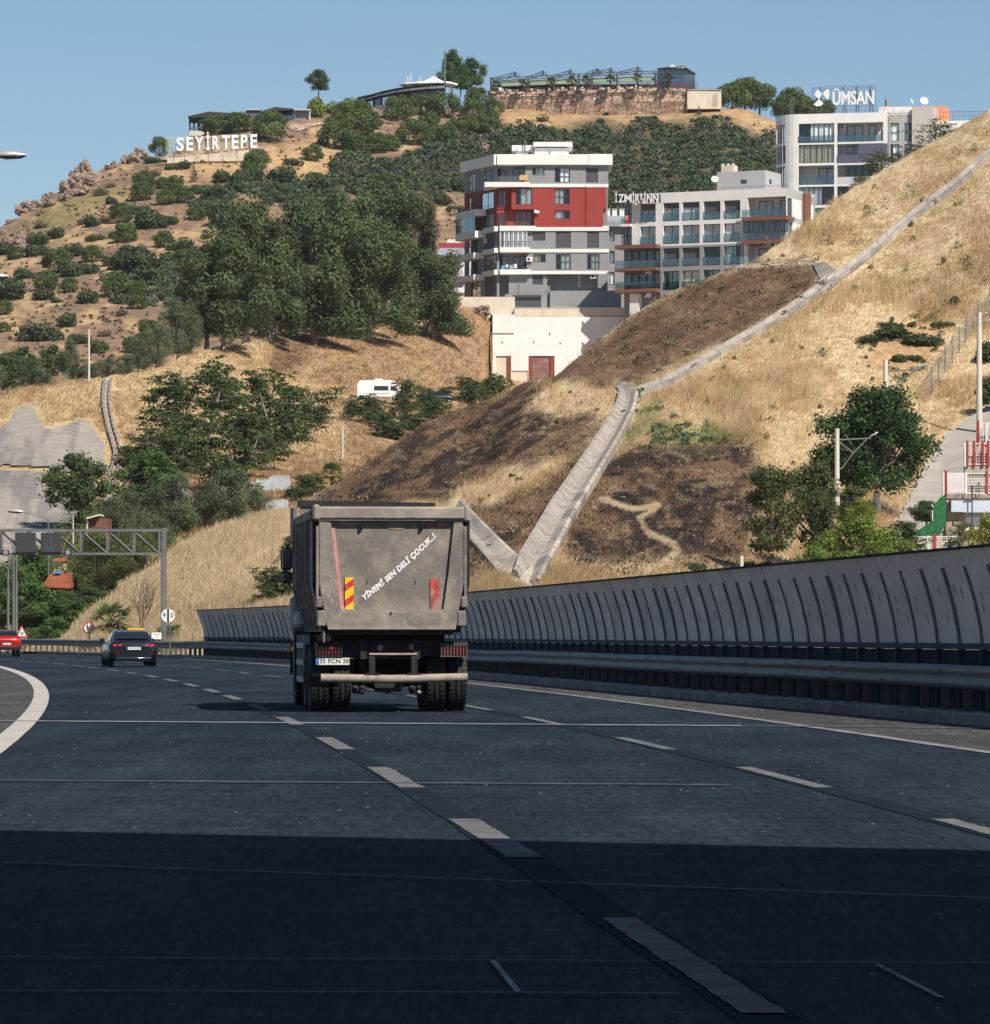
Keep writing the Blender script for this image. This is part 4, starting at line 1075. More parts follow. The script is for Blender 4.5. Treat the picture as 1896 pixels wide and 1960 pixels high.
def front(root, Y): pass
GY = 240.0
def lp(x, y, Y, root):                       # survey point in the coordinates of a thing that is not turned
 return P(x, y, Y) - root.location
ga = thing('sign_gantry', 'grey lattice sign gantry over the motorway carrying blank message panels', 'sign gantry', P(315, 1256, GY))
ga.location.z = -0.1
s_ = GY / FOC
t = MB()
t.box(-0.11, 0.11, -0.11, 0.11, 0, (1256 - 1009) * s_); t.box(-0.20, -0.13, -0.08, 0.08, 0, (1256 - 1060) * s_)
t.build('post', [M_GALV], ga)
zt1 = P(0, 1015, GY).z - ga.location.z; zb1 = P(0, 1060, GY).z - ga.location.z
xl = (-70 - 315) * s_
MB().box(xl, 0.22, -0.09, 0.09, zt1 - 0.07, zt1 + 0.07).build('chord', [M_GALV], ga)
MB().box(xl, 0.05, -0.09, 0.09, zb1 - 0.06, zb1 + 0.06).build('chord', [M_GALV], ga)
for k, xv in enumerate((305, 256, 205.5, 154.6, 104, 53, 2, -50)):
 x = (xv - 315) * s_
 MB().box(x - 0.05, x + 0.05, -0.07, 0.07, zb1, zt1).box(x + 0.08, x + 0.11, -0.05, 0.05, zb1, zt1).build('strut', [M_GALV], ga)
 if k < 7:
  x2 = (xv - 50.5 - 315) * s_ + 0.05
  MB().tube([(x - 0.05, 0, zb1 + 0.05), (x2, 0, zt1 - 0.05)], 0.045, 6).tube([(x - 0.17, 0.05, zb1 + 0.05), (x2 - 0.12, 0.05, zt1 - 0.05)], 0.03, 6).build('brace', [M_GALV], ga)
M_VMS = mat('message_panel_dark', (0.045, 0.044, 0.047), 0.6, var=0.12, scale=6)
for xa, xb in ((30.3, 69.5), (79.5, 118.7), (-40, 2.0)):
 x0, x1 = (xa - 315) * s_, (xb - 315) * s_
 za, zb = P(0, 1019.5, GY).z - ga.location.z, P(0, 1058.5, GY).z - ga.location.z
 p = MB().cham(x0, x1, -0.36, -0.12, zb, za, 0.03).build('message_panel', [M_VMS], ga)
 MB().box(x0 - 0.03, x1 + 0.03, -0.42, -0.362, zb - 0.08, zb, 0).build('hood', [M_BLACK], p)
 if xa > 70:
  xm = (x0 + x1) / 2
  a = MB(); Mt = mat('dim_arrow', (0.06, 0.11, 0.12), 0.6, var=0)
  a.box(xm - 0.012, xm + 0.012, -0.366, -0.362, zb + 0.2, za - 0.12).box(xm - 0.25, xm - 0.21, -0.366, -0.362, zb + 0.12, zb + 0.3)
  a.add([(xm - 0.3, -0.365, zb + 0.45), (xm - 0.26, -0.365, zb + 0.47), (xm, -0.365, zb + 0.14), (xm - 0.03, -0.365, zb + 0.12)], [(0, 1, 2, 3)]).add([(xm + 0.3, -0.365, zb + 0.45), (xm + 0.26, -0.365, zb + 0.47), (xm, -0.365, zb + 0.14), (xm + 0.03, -0.365, zb + 0.12)], [(0, 1, 2, 3)])
  a.build('arrow', [Mt], p)
for xv in (12, 131):
 x = (xv - 315) * s_; z = P(0, 1058, GY).z - ga.location.z
 w = MB().cham(x - 0.17, x + 0.17, -0.40, -0.15, z - 0.16, z + 0.14, 0.02).build('warning_lamp', [M_BLACK], ga)
 MB().lathe([(0.001, -0.41), (0.10, -0.408), (0.13, -0.40)], 16, 'y', 0, True, Matrix.Translation((x, 0, z - 0.01))).build('lens', [mat('lamp_lens', (0.22, 0.24, 0.26), 0.2, var=0)], w)

def disc(mb, r, y0, y1, z, mi=0, x=0.0, n=28):
 mb.lathe([(0.0005, y0), (r, y0), (r, y1)], n, 'y', mi, False, Matrix.Translation((x, 0, z)))
def sign_root(name, label, xv, yv, Y, ybase):
 r = thing(name, label, 'road sign', P(xv, ybase, Y)); r.location.z = -0.2
 return r, P(xv, yv, Y).z - r.location.z
M_SRED = mat('sign_red', (0.55, 0.02, 0.025), 0.5, var=0.06); M_SBLK = mat('sign_black', (0.02, 0.02, 0.02), 0.5, var=0)
Ys = 258.0
r, z = sign_root('speed_limit_sign', 'round red rimmed 50 speed sign beside the palm', 170, 1202, Ys, 1240)
rad = 11.3 * Ys / FOC
MB().tube([(0.03, 0.03, 0), (0.03, 0.03, z)], 0.035, 8).build('post', [M_GALV], r)
m_ = MB(); disc(m_, rad, -0.02, 0.0, z); d_ = m_.build('sign_face', [M_SRED], r)
m_ = MB(); disc(m_, rad * 0.78, -0.026, -0.02, z); m_.build('white_disc', [M_WHT], d_)
text('lettering', '50', M_SBLK, d_, (0, -0.028, z), UPR, rad * 1.15, 0.001, offset=0.004)
Ys = 214.0
r, z = sign_root('end_of_limit_sign', 'round white sign with 9 and 0 split by a black bar beside the gantry post', 322, 1178.4, Ys, 1250)
rad = 13.6 * Ys / FOC
MB().tube([(0.08, 0.03, 0), (0.08, 0.03, z)], 0.035, 8).build('post', [M_GALV], r)
m_ = MB(); disc(m_, rad, -0.02, 0.0, z); d_ = m_.build('sign_face', [mat('sign_grey_rim', (0.25, 0.25, 0.25), 0.5, var=0)], r)
m_ = MB(); disc(m_, rad * 0.95, -0.026, -0.02, z); m_.build('white_disc', [M_WHT], d_)
MB().box(-0.045, 0.045, -0.030, -0.026, z - rad * 0.93, z + rad * 0.93).build('black_bar', [M_SBLK], d_)
text('lettering', '9', M_SBLK, d_, (-rad * 0.54, -0.028, z), UPR, rad * 0.95, 0.001, offset=0.004)
text('lettering', '0', M_SBLK, d_, (rad * 0.54, -0.028, z), UPR, rad * 0.95, 0.001, offset=0.004)
Ys = 262.0; k_ = Ys / FOC
r, z = sign_root('crossing_sign', 'red rimmed triangular sign with a black cross near the left edge', 42, 1210, Ys, 1242)
MB().tube([(0, 0.03, 0), (0, 0.03, z)], 0.035, 8).build('post', [M_GALV], r)
def tri(s): return [(-11.5 * k_ * s, z + (-10.5 * k_) * s), (11.5 * k_ * s, z + (-10.5 * k_) * s), (0, z + 13 * k_ * s)]
f_ = MB().prism(tri(1), 'y', -0.02, 0).build('sign_face', [M_SRED], r)
MB().prism([(x, zz - 0.012) for x, zz in tri(0.72)], 'y', -0.026, -0.02).build('white_field', [M_WHT], f_)
cx = MB(); zq = z - 0.08
for a in (45, -45):
 cx.box(-0.02, 0.02, -0.03, -0.026, -0.13, 0.13, 0, Matrix.Translation((0, 0, zq)) @ Matrix.Rotation(R(a), 4, 'Y'))
cx.build('cross', [M_SBLK], f_)
MB().box(-0.30, 0.26, -0.02, 0, z - 0.52, z - 0.36).build('sub_plate', [M_WHT], r)
r, z = sign_root('yellow_sign', 'plain yellow board partly hidden behind the black sedan', 260, 1211, 243, 1250)
MB().cham(-15.5 * k_, 15.5 * k_, -0.03, 0, z - 8.2 * k_, z + 7.6 * k_, 0.01).build('board', [mat('sign_yellow', (0.80, 0.42, 0.01), 0.5, var=0.04)], r)
MB().tube([(-0.2, 0.03, 0), (-0.2, 0.03, z)], 0.035, 8).tube([(0.2, 0.03, 0), (0.2, 0.03, z)], 0.035, 8).build('post', [M_GALV], r)
r, z = sign_root('white_notice', 'small white notice board on a post right of the sedan', 299.5, 1217.3, 238, 1250)
b_ = MB().cham(-8.6 * k_, 8.6 * k_, -0.02, 0, z - 5.8 * k_, z + 5.8 * k_, 0.01).build('board', [M_WHT], r)
nl = MB()                                    # rows of small print, illegible in the photograph
for row, segs in ((0.07, [(-0.16, -0.12), (-0.09, 0.02), (0.05, 0.19)]), (-0.05, [(-0.05, -0.01), (0.01, 0.12)])):
 for a_, b2 in segs: nl.box(a_, b2, -0.024, -0.02, z + row - 0.022, z + row + 0.022)
nl.build('print', [mat('print_grey', (0.25, 0.25, 0.27), 0.6, var=0)], b_)
MB().tube([(0, 0.03, 0), (0, 0.03, z)], 0.03, 8).build('post', [M_GALV], r)

M_LHEAD = mat('lamp_head_aluminium', (0.62, 0.62, 0.61), 0.35, metal=0.6, var=0.12, scale=3, bump=0.01, bscale=6)
def lamp_head(parent, name, c, L, dirx=-1, tilt=0.0):
 """cobra-head lamp: rounded shell over a dark bowl"""
 secs = []; n = 12
 for k, (u, w, h) in enumerate(((0, 0.2, 0.3), (0.08, 0.6, 0.65), (0.3, 0.95, 1.0), (0.6, 1.0, 0.95), (0.85, 0.75, 0.6), (1.0, 0.25, 0.2))):
  secs.append([(dirx * (u - 0.0) * L, math.cos(2 * math.pi * i / n) * w * L * 0.19, max(math.sin(2 * math.pi * i / n), -0.25) * h * L * 0.14 + tilt * u * L) for i in range(n)])
 h_ = MB().loft(secs, 0, True, True).build(name, [M_LHEAD], parent, c)
 MB().loft([[(dirx * u * L, math.cos(2 * math.pi * i / n) * w * L * 0.16, -0.02 * L + min(math.sin(2 * math.pi * i / n), 0.1) * h * L * 0.10 + tilt * u * L) for i in range(n)] for u, w, h in ((0.1, 0.4, 0.4), (0.4, 1, 1), (0.8, 0.9, 0.8), (0.97, 0.2, 0.2))], 0, True, True).build('bowl', [mat('lamp_bowl', (0.06, 0.06, 0.065), 0.3, var=0)], h_)
 return h_
def street_lamp(xv, ytop, Y, arm, label, head=0.75, both=False, rise=0.25, zbase=-0.2, rad=0.10):
 b = P(xv, 1205, Y); r = thing('street_lamp', label, 'street lamp', (b.x, Y, zbase), group='street lamps along the motorway')
 z = P(xv, ytop, Y).z - zbase
 MB().tube([(0, 0, 0), (0, 0, z * 0.5), (0, 0, z)], [rad, rad * 0.8, rad * 0.55], 10).build('pole', [M_GALV], r)
 for s in ((-1, 1) if both else (-1,)):
  MB().tube([(0, 0, z - 0.05), (s * 0.12, 0, z + 0.02), (s * arm, 0, z + rise)], 0.035, 6).build('arm', [M_GALV], r)
  lamp_head(r, 'lamp_head', (s * arm * 0.98, 0, z + rise), head, s, 0.06)
 return r
street_lamp(92.5, 992, 330, 1.75, 'tall street lamp with a long arm rising behind the gantry', 0.55 * 2.2, rise=0.45)
street_lamp(26, 1041, 296, 1.5, 'second street lamp from the left behind the gantry', 1.1, rise=0.4)
street_lamp(15.5, 1086, 299, 1.5, 'slim street lamp at the left edge behind the gantry, the farthest', 1.1, rise=0.3)
MB_ = None
street_lamp(31.5, 1062, 290, 1.7, 'street lamp close beside the second lamp, its head hidden by the gantry', 1.0, rise=0.1)
def median_lamp(xtip, y, Y, label, L):
 t = P(xtip, y, Y); z = t.z
 xb = float(XLL(Y)) - 2.6
 r = thing('median_lamp', label, 'street lamp', (xb, Y, 0.0), group='tall lamps on the median')
 MB().tube([(0, 0, 0), (0, 0, z * 0.5), (0, 0, z - 0.3)], [0.13, 0.11, 0.075], 10).build('pole', [M_GALV], r)
 ax = t.x - xb - L
 MB().tube([(0, 0, z - 0.35), (ax * 0.3, 0, z - 0.1), (ax, 0, z)], 0.04, 6).build('arm', [M_GALV], r)
 lamp_head(r, 'lamp_head', (ax, 0, z), L, 1, 0.0)
median_lamp(51.5, 297, 130, 'silver lamp head against the sky at the left edge', 0.95)
median_lamp(17, 529, 162, 'silver lamp head in front of the hill at the left edge', 1.0)

M_PLW = mat('plaster_white', (0.74, 0.73, 0.70), 0.85, var=0.06, scale=0.4, col2=(0.62, 0.60, 0.56), c2lo=0.55, c2hi=0.75, c2scale=0.25)
M_PLG = mat('plaster_grey', (0.26, 0.26, 0.265), 0.85, var=0.06, scale=0.4)
M_PLG2 = mat('plaster_light_grey', (0.52, 0.51, 0.50), 0.85, var=0.06, scale=0.4)
M_PLR = mat('plaster_red', (0.30, 0.047, 0.037), 0.85, var=0.08, scale=0.4)
M_WFR = mat('window_frame_dark', (0.05, 0.055, 0.065), 0.5, var=0)
M_WFW = mat('window_frame_white', (0.7, 0.7, 0.7), 0.5, var=0)
M_CURT = mat('curtain_white', (0.84, 0.87, 0.85), 0.9, var=0.12, scale=4)
M_CURB = mat('curtain_cream', (0.74, 0.66, 0.50), 0.9, var=0.1, scale=3)
M_CURG = mat('curtain_teal', (0.46, 0.64, 0.62), 0.9, var=0.15, scale=3)
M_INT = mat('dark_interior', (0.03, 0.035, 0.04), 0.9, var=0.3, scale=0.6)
M_SHUT = mat('shutter_slate', (0.085, 0.09, 0.105), 0.6, var=0.1, scale=3)
M_PANE = mat_glass('window_glass', (0.93, 0.97, 0.98), 0.05, 0.03)
M_RAILG = mat_glass('railing_glass', (0.62, 0.74, 0.76), 0.14, 0.05)
M_STEEL = mat('dark_steel', (0.05, 0.055, 0.065), 0.5, var=0.1)
M_BROWN = mat('brown_cladding', (0.19, 0.085, 0.05), 0.6, var=0.1, scale=2)
M_CREAM = mat('cream_plaster', (0.62, 0.55, 0.44), 0.9, var=0.1, scale=0.5, col2=(0.5, 0.43, 0.34), c2lo=0.52, c2hi=0.7, c2scale=0.3)
M_BRICK = mat('brick_red', (0.24, 0.075, 0.045), 0.9, var=0.3, scale=3)
M_ACW = mat('appliance_white', (0.72, 0.72, 0.70), 0.5, var=0.03)

I4 = Matrix.Identity(4)
def facade(mb, M, x0, x1, z0, z1, ops, depth=0.22, mi=0):
 """wall face in the plane y=0 of M with openings and their reveals"""
 xs = sorted({x0, x1, *[min(max(o[0], x0), x1) for o in ops], *[min(max(o[1], x0), x1) for o in ops]})
 zs = sorted({z0, z1, *[min(max(o[2], z0), z1) for o in ops], *[min(max(o[3], z0), z1) for o in ops]})
 for a, b in zip(xs[:-1], xs[1:]):
  for c, d in zip(zs[:-1], zs[1:]):
   mx, mz = (a + b) / 2, (c + d) / 2
   if any(o[0] < mx < o[1] and o[2] < mz < o[3] for o in ops): continue
   mb.add([(a, 0, c), (b, 0, c), (b, 0, d), (a, 0, d)], [(0, 1, 2, 3)], mi, False, M)
 for a, b, c, d in ops:
  D = depth
  mb.add([(a, 0, c), (a, 0, d), (a, D, d), (a, D, c)], [(0, 1, 2, 3)], mi, False, M)
  mb.add([(b, 0, c), (b, 0, d), (b, D, d), (b, D, c)], [(0, 1, 2, 3)], mi, False, M)
  mb.add([(a, 0, c), (b, 0, c), (b, D, c), (a, D, c)], [(0, 1, 2, 3)], mi, False, M)
  mb.add([(a, 0, d), (b, 0, d), (b, D, d), (a, D, d)], [(0, 1, 2, 3)], mi, False, M)

def window(parent, M, rc, kind='curtain', cols=2, rows=1, depth=0.22, fr=None, drape=None, rail=False, split=0.5, half=0.0):
 a, b, c, d = rc; t = 0.09
 f = MB(); y0, y1 = depth - 0.09, depth - 0.02
 f.box(a, a + t, y0, y1, c, d, 0, M).box(b - t, b, y0, y1, c, d, 0, M).box(a + t, b - t, y0, y1, c, c + t, 0, M).box(a + t, b - t, y0, y1, d - t, d, 0, M)
 for k in range(1, cols):
  x = a + (b - a) * k / cols; f.box(x - t * 0.5, x + t * 0.5, y0 + 0.003, y1 - 0.003, c + t, d - t, 0, M)
 for k in range(1, rows):
  z = c + (d - c) * (split if rows == 2 else k / rows); f.box(a + t, b - t, y0 + 0.006, y1 - 0.006, z - t * 0.5, z + t * 0.5, 0, M)
 w = f.build('window', [fr or M_WFR], parent)
 if kind == 'shutter':
  s = MB(); n = 14; h = (d - c) / n
  for k in range(n):
   s.add([(a, y0 - 0.02, c + k * h), (b, y0 - 0.02, c + k * h), (b, y0 - 0.05, c + k * h + h * 0.8), (a, y0 - 0.05, c + k * h + h * 0.8), (a, y0 - 0.02, c + (k + 1) * h), (b, y0 - 0.02, c + (k + 1) * h)], [(0, 1, 2, 3), (3, 2, 5, 4)], 0, False, M)
  s.build('shutter', [M_SHUT], w)
  return w
 if half > 0:
  zc_ = d - (d - c) * half
  s = MB(); n = 8; h = (d - zc_) / n
  for k in range(n):
   s.add([(a, y0 - 0.02, zc_ + k * h), (b, y0 - 0.02, zc_ + k * h), (b, y0 - 0.05, zc_ + k * h + h * 0.8), (a, y0 - 0.05, zc_ + k * h + h * 0.8), (a, y0 - 0.02, zc_ + (k + 1) * h), (b, y0 - 0.02, zc_ + (k + 1) * h)], [(0, 1, 2, 3), (3, 2, 5, 4)], 0, False, M)
  s.build('shutter', [M_SHUT], w)
 MB().quad((a, depth - 0.055, c), (b, depth - 0.055, c), (b, depth - 0.055, d), (a, depth - 0.055, d), 0, M).build('pane', [M_PANE], w)
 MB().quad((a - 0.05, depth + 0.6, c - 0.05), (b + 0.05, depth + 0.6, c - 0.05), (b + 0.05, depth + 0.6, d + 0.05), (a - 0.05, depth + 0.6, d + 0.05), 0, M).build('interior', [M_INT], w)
 if kind == 'curtain':
  m = drape or M_CURT
  cu = MB(); n = max(6, int((b - a) / 0.16)); pts = []
  gaps = random.random()
  for k in range(n + 1):
   x = a + (b - a) * k / n; pts.append((x, depth + 0.05 + 0.05 * math.sin(k * 2.1)))
  lo, hi = (0, n)
  if gaps < 0.35: lo = int(n * 0.35)
  elif gaps < 0.55: hi = int(n * 0.65)
  for k in range(lo, hi):
   (xa, ya), (xb, yb2) = pts[k], pts[k + 1]
   cu.add([(xa, ya, c), (xb, yb2, c), (xb, yb2, d), (xa, ya, d)], [(0, 1, 2, 3)], 0, False, M)
  cu.build('curtain', [m], w)
 if rail:
  MB().box(a, b, -0.05, -0.03, c + 0.05, c + 1.0, 0, M).build('glass_railing', [M_RAILG], w)
  MB().box(a, b, -0.06, -0.02, c + 1.0, c + 1.04, 0, M).build('handrail', [M_STEEL], w)
 return w

def railing(parent, M, a, b, z, y, h=1.0, glass=False, n=None, name='railing'):
 f = MB()
 f.box(a, b, y - 0.02, y + 0.02, z + h - 0.04, z + h, 0, M).box(a, b, y - 0.015, y + 0.015, z + h * 0.5, z + h * 0.5 + 0.025, 0, M)
 n = n or max(2, int((b - a) / 1.0))
 for k in range(n + 1):
  x = a + (b - a) * k / n; f.box(x - 0.02, x + 0.02, y - 0.018, y + 0.018, z, z + h - 0.04, 0, M)
 r = f.build(name, [M_STEEL], parent)
 if glass:
  MB().box(a, b, y - 0.006, y + 0.006, z + 0.04, z + h - 0.06, 0, M).build('railing_glass', [M_RAILG], r)
 return r
def ac_unit(parent, M, x, z, y=-0.35):
 a = MB().cham(x - 0.42, x + 0.42, y, y + 0.3, z, z + 0.6, 0.03, 0, M).build('air_conditioner', [M_ACW], parent)
 MB().lathe([(0.001, 0), (0.2, 0)], 14, 'y', 0, False, M @ Matrix.Translation((x - 0.08, y - 0.006, z + 0.3))).build('fan', [M_STEEL], a)
def dish(parent, loc, r=0.45, tilt=0):
 MB().lathe([(0.001, 0), (r * 0.5, -0.05 * r * 2), (r * 0.85, -0.2 * r), (r, -0.33 * r)], 16, 'y', 0, True).tube([(0, 0.05, 0), (0, 0.1, -r * 1.3)], 0.03, 6).tube([(0, -0.1, -r), (0, -r * 0.9, 0)], 0.015, 5).build('satellite_dish', [M_ACW], parent, loc, (R(-25), 0, R(tilt)))

BY = 640.0; kb = BY / FOC * 0.2075
red = thing('apartment_block', 'six storey apartment block with red, grey and white plaster and a white roof edge', 'apartment block', P(813.5 + 690 * 0.2075, 191.4 + 1990 * 0.2075, BY))
def rx(zx): return (zx - 690) * kb
def rz_(zy): return (1990 - zy) * kb
def rop(x0, y0, x1, y1): return (rx(x0), rx(x1), rz_(y1), rz_(y0))
DEP = 11.0
wallg = MB(); wallr = MB(); wallw = MB()
M0 = I4
F5 = [rop(992, 622, 1104, 692), rop(1200, 622, 1340, 758), rop(1488, 624, 1600, 760)]
facade(wallg, M0, rx(930), rx(1695), rz_(790), rz_(590), F5)
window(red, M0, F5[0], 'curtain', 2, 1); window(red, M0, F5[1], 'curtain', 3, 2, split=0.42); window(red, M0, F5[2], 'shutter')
wallg.box(rx(665), rx(930), 1.8, 1.9, rz_(790), rz_(590)).box(rx(925), rx(930), 0, 1.8, rz_(790), rz_(590));
Mrec = Matrix.Translation((0, 1.78, 0))
window(red, Mrec, rop(700, 650, 760, 780), 'curtain', 1, 1, depth=0.0); window(red, Mrec, rop(815, 615, 925, 780), 'glass', 2, 1, depth=0.0)
F4 = [rop(838, 812, 990, 965), rop(1198, 820, 1336, 960)]
F3 = [rop(1200, 1018, 1338, 1095)]
facade(wallr, M0, rx(797), rx(1488), rz_(1003), rz_(795), F4)
facade(wallr, M0, rx(1012), rx(1488), rz_(1190), rz_(1003), F3)
facade(wallr, Matrix.Translation((0, -0.12, 0)), rx(1488), rx(1675), rz_(1003), rz_(800), [])
facade(wallr, Matrix.Translation((0, -0.10, 0)), rx(1488), rx(1650), rz_(1185), rz_(1003), [])
wallr.box(rx(1488), rx(1489.5), -0.12, 0.0, rz_(1185), rz_(800)).box(rx(1650), rx(1675), -0.119, 2, rz_(1003), rz_(1001))
wallr.box(rx(797), rx(1012), 0, 1.2, rz_(1005), rz_(1003)).box(rx(797), rx(800), 0, 1.3, rz_(1003), rz_(795)).box(rx(655), rx(1012), 1.2, 1.3, rz_(1190), rz_(995)).box(rx(1009), rx(1012), 0, 1.2, rz_(1190), rz_(1003)).box(rx(655), rx(797), 1.2, 1.3, rz_(1005), rz_(800))
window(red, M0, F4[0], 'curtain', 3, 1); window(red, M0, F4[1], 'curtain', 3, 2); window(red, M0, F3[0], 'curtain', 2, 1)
M12 = Matrix.Translation((0, 1.19, 0))
window(red, M12, rop(830, 1020, 990, 1180), 'curtain', 3, 1, depth=0.0); window(red, M12, rop(675, 1035, 760, 1180), 'curtain', 2, 1, depth=0.0); window(red, M12, rop(675, 822, 757, 975), 'curtain', 2, 1, depth=0.0)
F2 = [rop(998, 1212, 1112, 1296), rop(1208, 1212, 1348, 1362), rop(1498, 1212, 1608, 1362)]
facade(wallg, M0, rx(945), rx(1700), rz_(1390), rz_(1190), F2)
for o in F2: window(red, M0, o, 'shutter')
F1 = [rop(1002, 1420, 1115, 1495), rop(1210, 1420, 1348, 1562), rop(1498, 1420, 1612, 1562)]
facade(wallg, M0, rx(945), rx(1700), rz_(1590), rz_(1390), F1)
window(red, M0, F1[0], 'curtain', 2, 1, drape=M_CURB); window(red, M0, F1[1], 'curtain', 3, 2); window(red, M0, F1[2], 'curtain', 3, 2)
# enclosed balcony on the second floor, open one on the first
for k in range(6):
 x0 = 692 + k * 42.3
 rc = rop(x0, 1208, x0 + 42.3, 1365)
 window(red, Matrix.Translation((0, -0.30, 0)), rc, 'curtain', 1, 1, depth=0.05, fr=M_WFW)
railing(red, M0, rx(685), rx(955), rz_(1362), -0.38, 0.85)
wallg.box(rx(690), rx(945), 1.8, 1.9, rz_(1590), rz_(1390)).box(rx(940), rx(945), 0, 1.8, rz_(1590), rz_(1390))
window(red, Mrec, rop(712, 1430, 768, 1580), 'curtain', 1, 1, depth=0.0); window(red, Mrec, rop(820, 1430, 935, 1580), 'glass', 2, 1, depth=0.0)
railing(red, M0, rx(690), rx(965), rz_(1565), -0.38, 0.9)
railing(red, M0, rx(668), rx(945), rz_(760), -0.45, 0.85)
MB().box(rx(680), rx(875), -0.46, -0.44, rz_(755), rz_(702)).build('balcony_screen', [M_SHUT], red)
MB().box(rx(872), rx(950), -0.56, -0.5, rz_(742), rz_(694)).build('drying_blanket', [mat('orange_cloth', (0.62, 0.36, 0.17), 0.9, var=0.1)], red)
cl = MB()
for x0, x1, y0, y1, mi in ((705, 740, 1525, 1560, 0), (745, 770, 1515, 1545, 1), (780, 815, 1520, 1560, 2), (820, 850, 1510, 1550, 1), (905, 930, 1480, 1560, 3)):
 cl.cham(rx(x0), rx(x1), 0.2, 0.5, rz_(y1), rz_(y0), 0.05, mi)
o = cl.build('balcony_clutter', [mat('blue_plastic', (0.08, 0.32, 0.5), 0.5, var=0), M_ACW, mat('grey_plastic', (0.3, 0.33, 0.35), 0.6, var=0), M_STEEL], red); o['kind'] = 'stuff'
ac_unit(red, M0, rx(965), rz_(1490)); ac_unit(red, M0, rx(1555), rz_(1645), 0.2)
# ground floor and base
G0 = [rop(995, 1615, 1090, 1700)]
facade(wallg, Matrix.Translation((0, 0.3, 0)), rx(775), rx(1130), rz_(1800), rz_(1590), G0)
window(red, Matrix.Translation((0, 0.3, 0)), G0[0], 'shutter')
wallg.box(rx(1130), rx(1690), 2.2, 2.3, rz_(1800), rz_(1590))
for k in range(7):
 x0 = 1172 + k * 45
 window(red, Matrix.Translation((0, 2.1, 0)), rop(x0, 1610, x0 + 44, 1755), 'curtain' if k != 2 else 'glass', 1, 1, depth=0.0, drape=mat('curtain_slate', (0.16, 0.18, 0.22), 0.9, var=0.3, scale=5))
railing(red, M0, rx(1150), rx(1810), rz_(1757), -0.2, 0.8)
gar = rop(825, 1806, 1072, 1918)
facade(wallg, Matrix.Translation((0, -0.1, 0)), rx(740), rx(1130), rz_(1990), rz_(1790), [gar], 0.3)
window(red, Matrix.Translation((0, -0.1, 0)), gar, 'shutter').name = 'garage_door'
MB().box(rx(815), rx(1078), -0.3, -0.1, rz_(1822), rz_(1800)).build('door_hood', [M_STEEL], red)
wallg.box(rx(1130), rx(1158), 1.0, 2.2, rz_(1990), rz_(1590)); wallg.box(rx(1155), rx(1812), 0.0, 2.2, rz_(1990), rz_(1757))
wallg.box(rx(690), rx(1690), 1.9, DEP, rz_(1990), rz_(590))
wallg.box(rx(866), rx(873), 0.2, 0.29, rz_(1780), rz_(1615), 0)
# white bands, slabs, roof edge
def wb(x0, x1, y0, y1, out=0.12, back=0.3): wallw.box(rx(x0), rx(x1), -out, back, rz_(y1), rz_(y0))
wb(965, 1490, 772, 803); wb(1488, 1695, 775, 804, 0.2); wb(552, 967, 758, 803, 0.55, 1.9)
wb(1020, 1700, 1172, 1206, 0.15); wb(690, 1024, 1162, 1207, 0.50, 1.3); wb(1640, 1700, 1160, 1173, 0.15)
wb(968, 1700, 1375, 1405, 0.12); wb(692, 972, 1360, 1405, 0.50, 1.9)
wb(972, 1703, 1576, 1605, 0.12); wb(692, 976, 1563, 1609, 0.50, 1.9)
wallw.box(rx(668), rx(1515), -0.55, DEP, rz_(598), rz_(502)).box(rx(1513), rx(1732), -0.62, DEP - 0.1, rz_(600), rz_(500.5))
wallw.box(rx(1015), rx(1330), 1.5, 7, rz_(510), rz_(430)).box(rx(1003), rx(1364), 1.0, 7.5, rz_(419), rz_(378)).box(rx(840), rx(1018), 3.2, 7, rz_(510), rz_(435)).box(rx(805), rx(1005), 2.9, 7.5, rz_(445), rz_(395))
# left side: splayed wall with balconies
ang = math.atan2(DEP, -4.5)
Lw = math.hypot(DEP, 4.5)
ML = Matrix.Translation((-4.5 - 0.35, DEP, 0)) @ Matrix.Rotation(math.atan2(-DEP, 4.5), 4, 'Z')     # x runs from the far end to the front corner
def lrow(yt, yb, wall, ops, kinds):
 z0, z1 = rz_(yb), rz_(yt)
 o2 = [(a * Lw, b * Lw, z0 + (z1 - z0) * c, z0 + (z1 - z0) * d) for a, b, c, d in ops]
 facade(wall, ML, 0, Lw, z0, z1, o2)
 for o, kd in zip(o2, kinds): window(red, ML, o, kd, 2, 1)
lrow(590, 800, wallg, [(0.12, 0.32, 0.08, 0.85), (0.62, 0.95, 0.12, 0.8)], ['curtain', 'glass'])
lrow(800, 1000, wallr, [(0.12, 0.35, 0.05, 0.8), (0.5, 0.9, 0.05, 0.85)], ['glass', 'glass'])
lrow(1000, 1200, wallr, [(0.1, 0.4, 0.05, 0.85), (0.55, 0.9, 0.05, 0.85)], ['glass', 'curtain'])
lrow(1200, 1400, wallg, [(0.1, 0.4, 0.05, 0.85), (0.62, 0.95, 0.05, 0.9)], ['glass', 'shutter'])
lrow(1400, 1600, wallg, [(0.1, 0.4, 0.05, 0.85), (0.62, 0.95, 0.1, 0.9)], ['glass', 'glass'])
lrow(1600, 1990, wallg, [(0.2, 0.5, 0.5, 0.95), (0.62, 0.95, 0.5, 0.95)], ['glass', 'shutter'])
MLr = ML
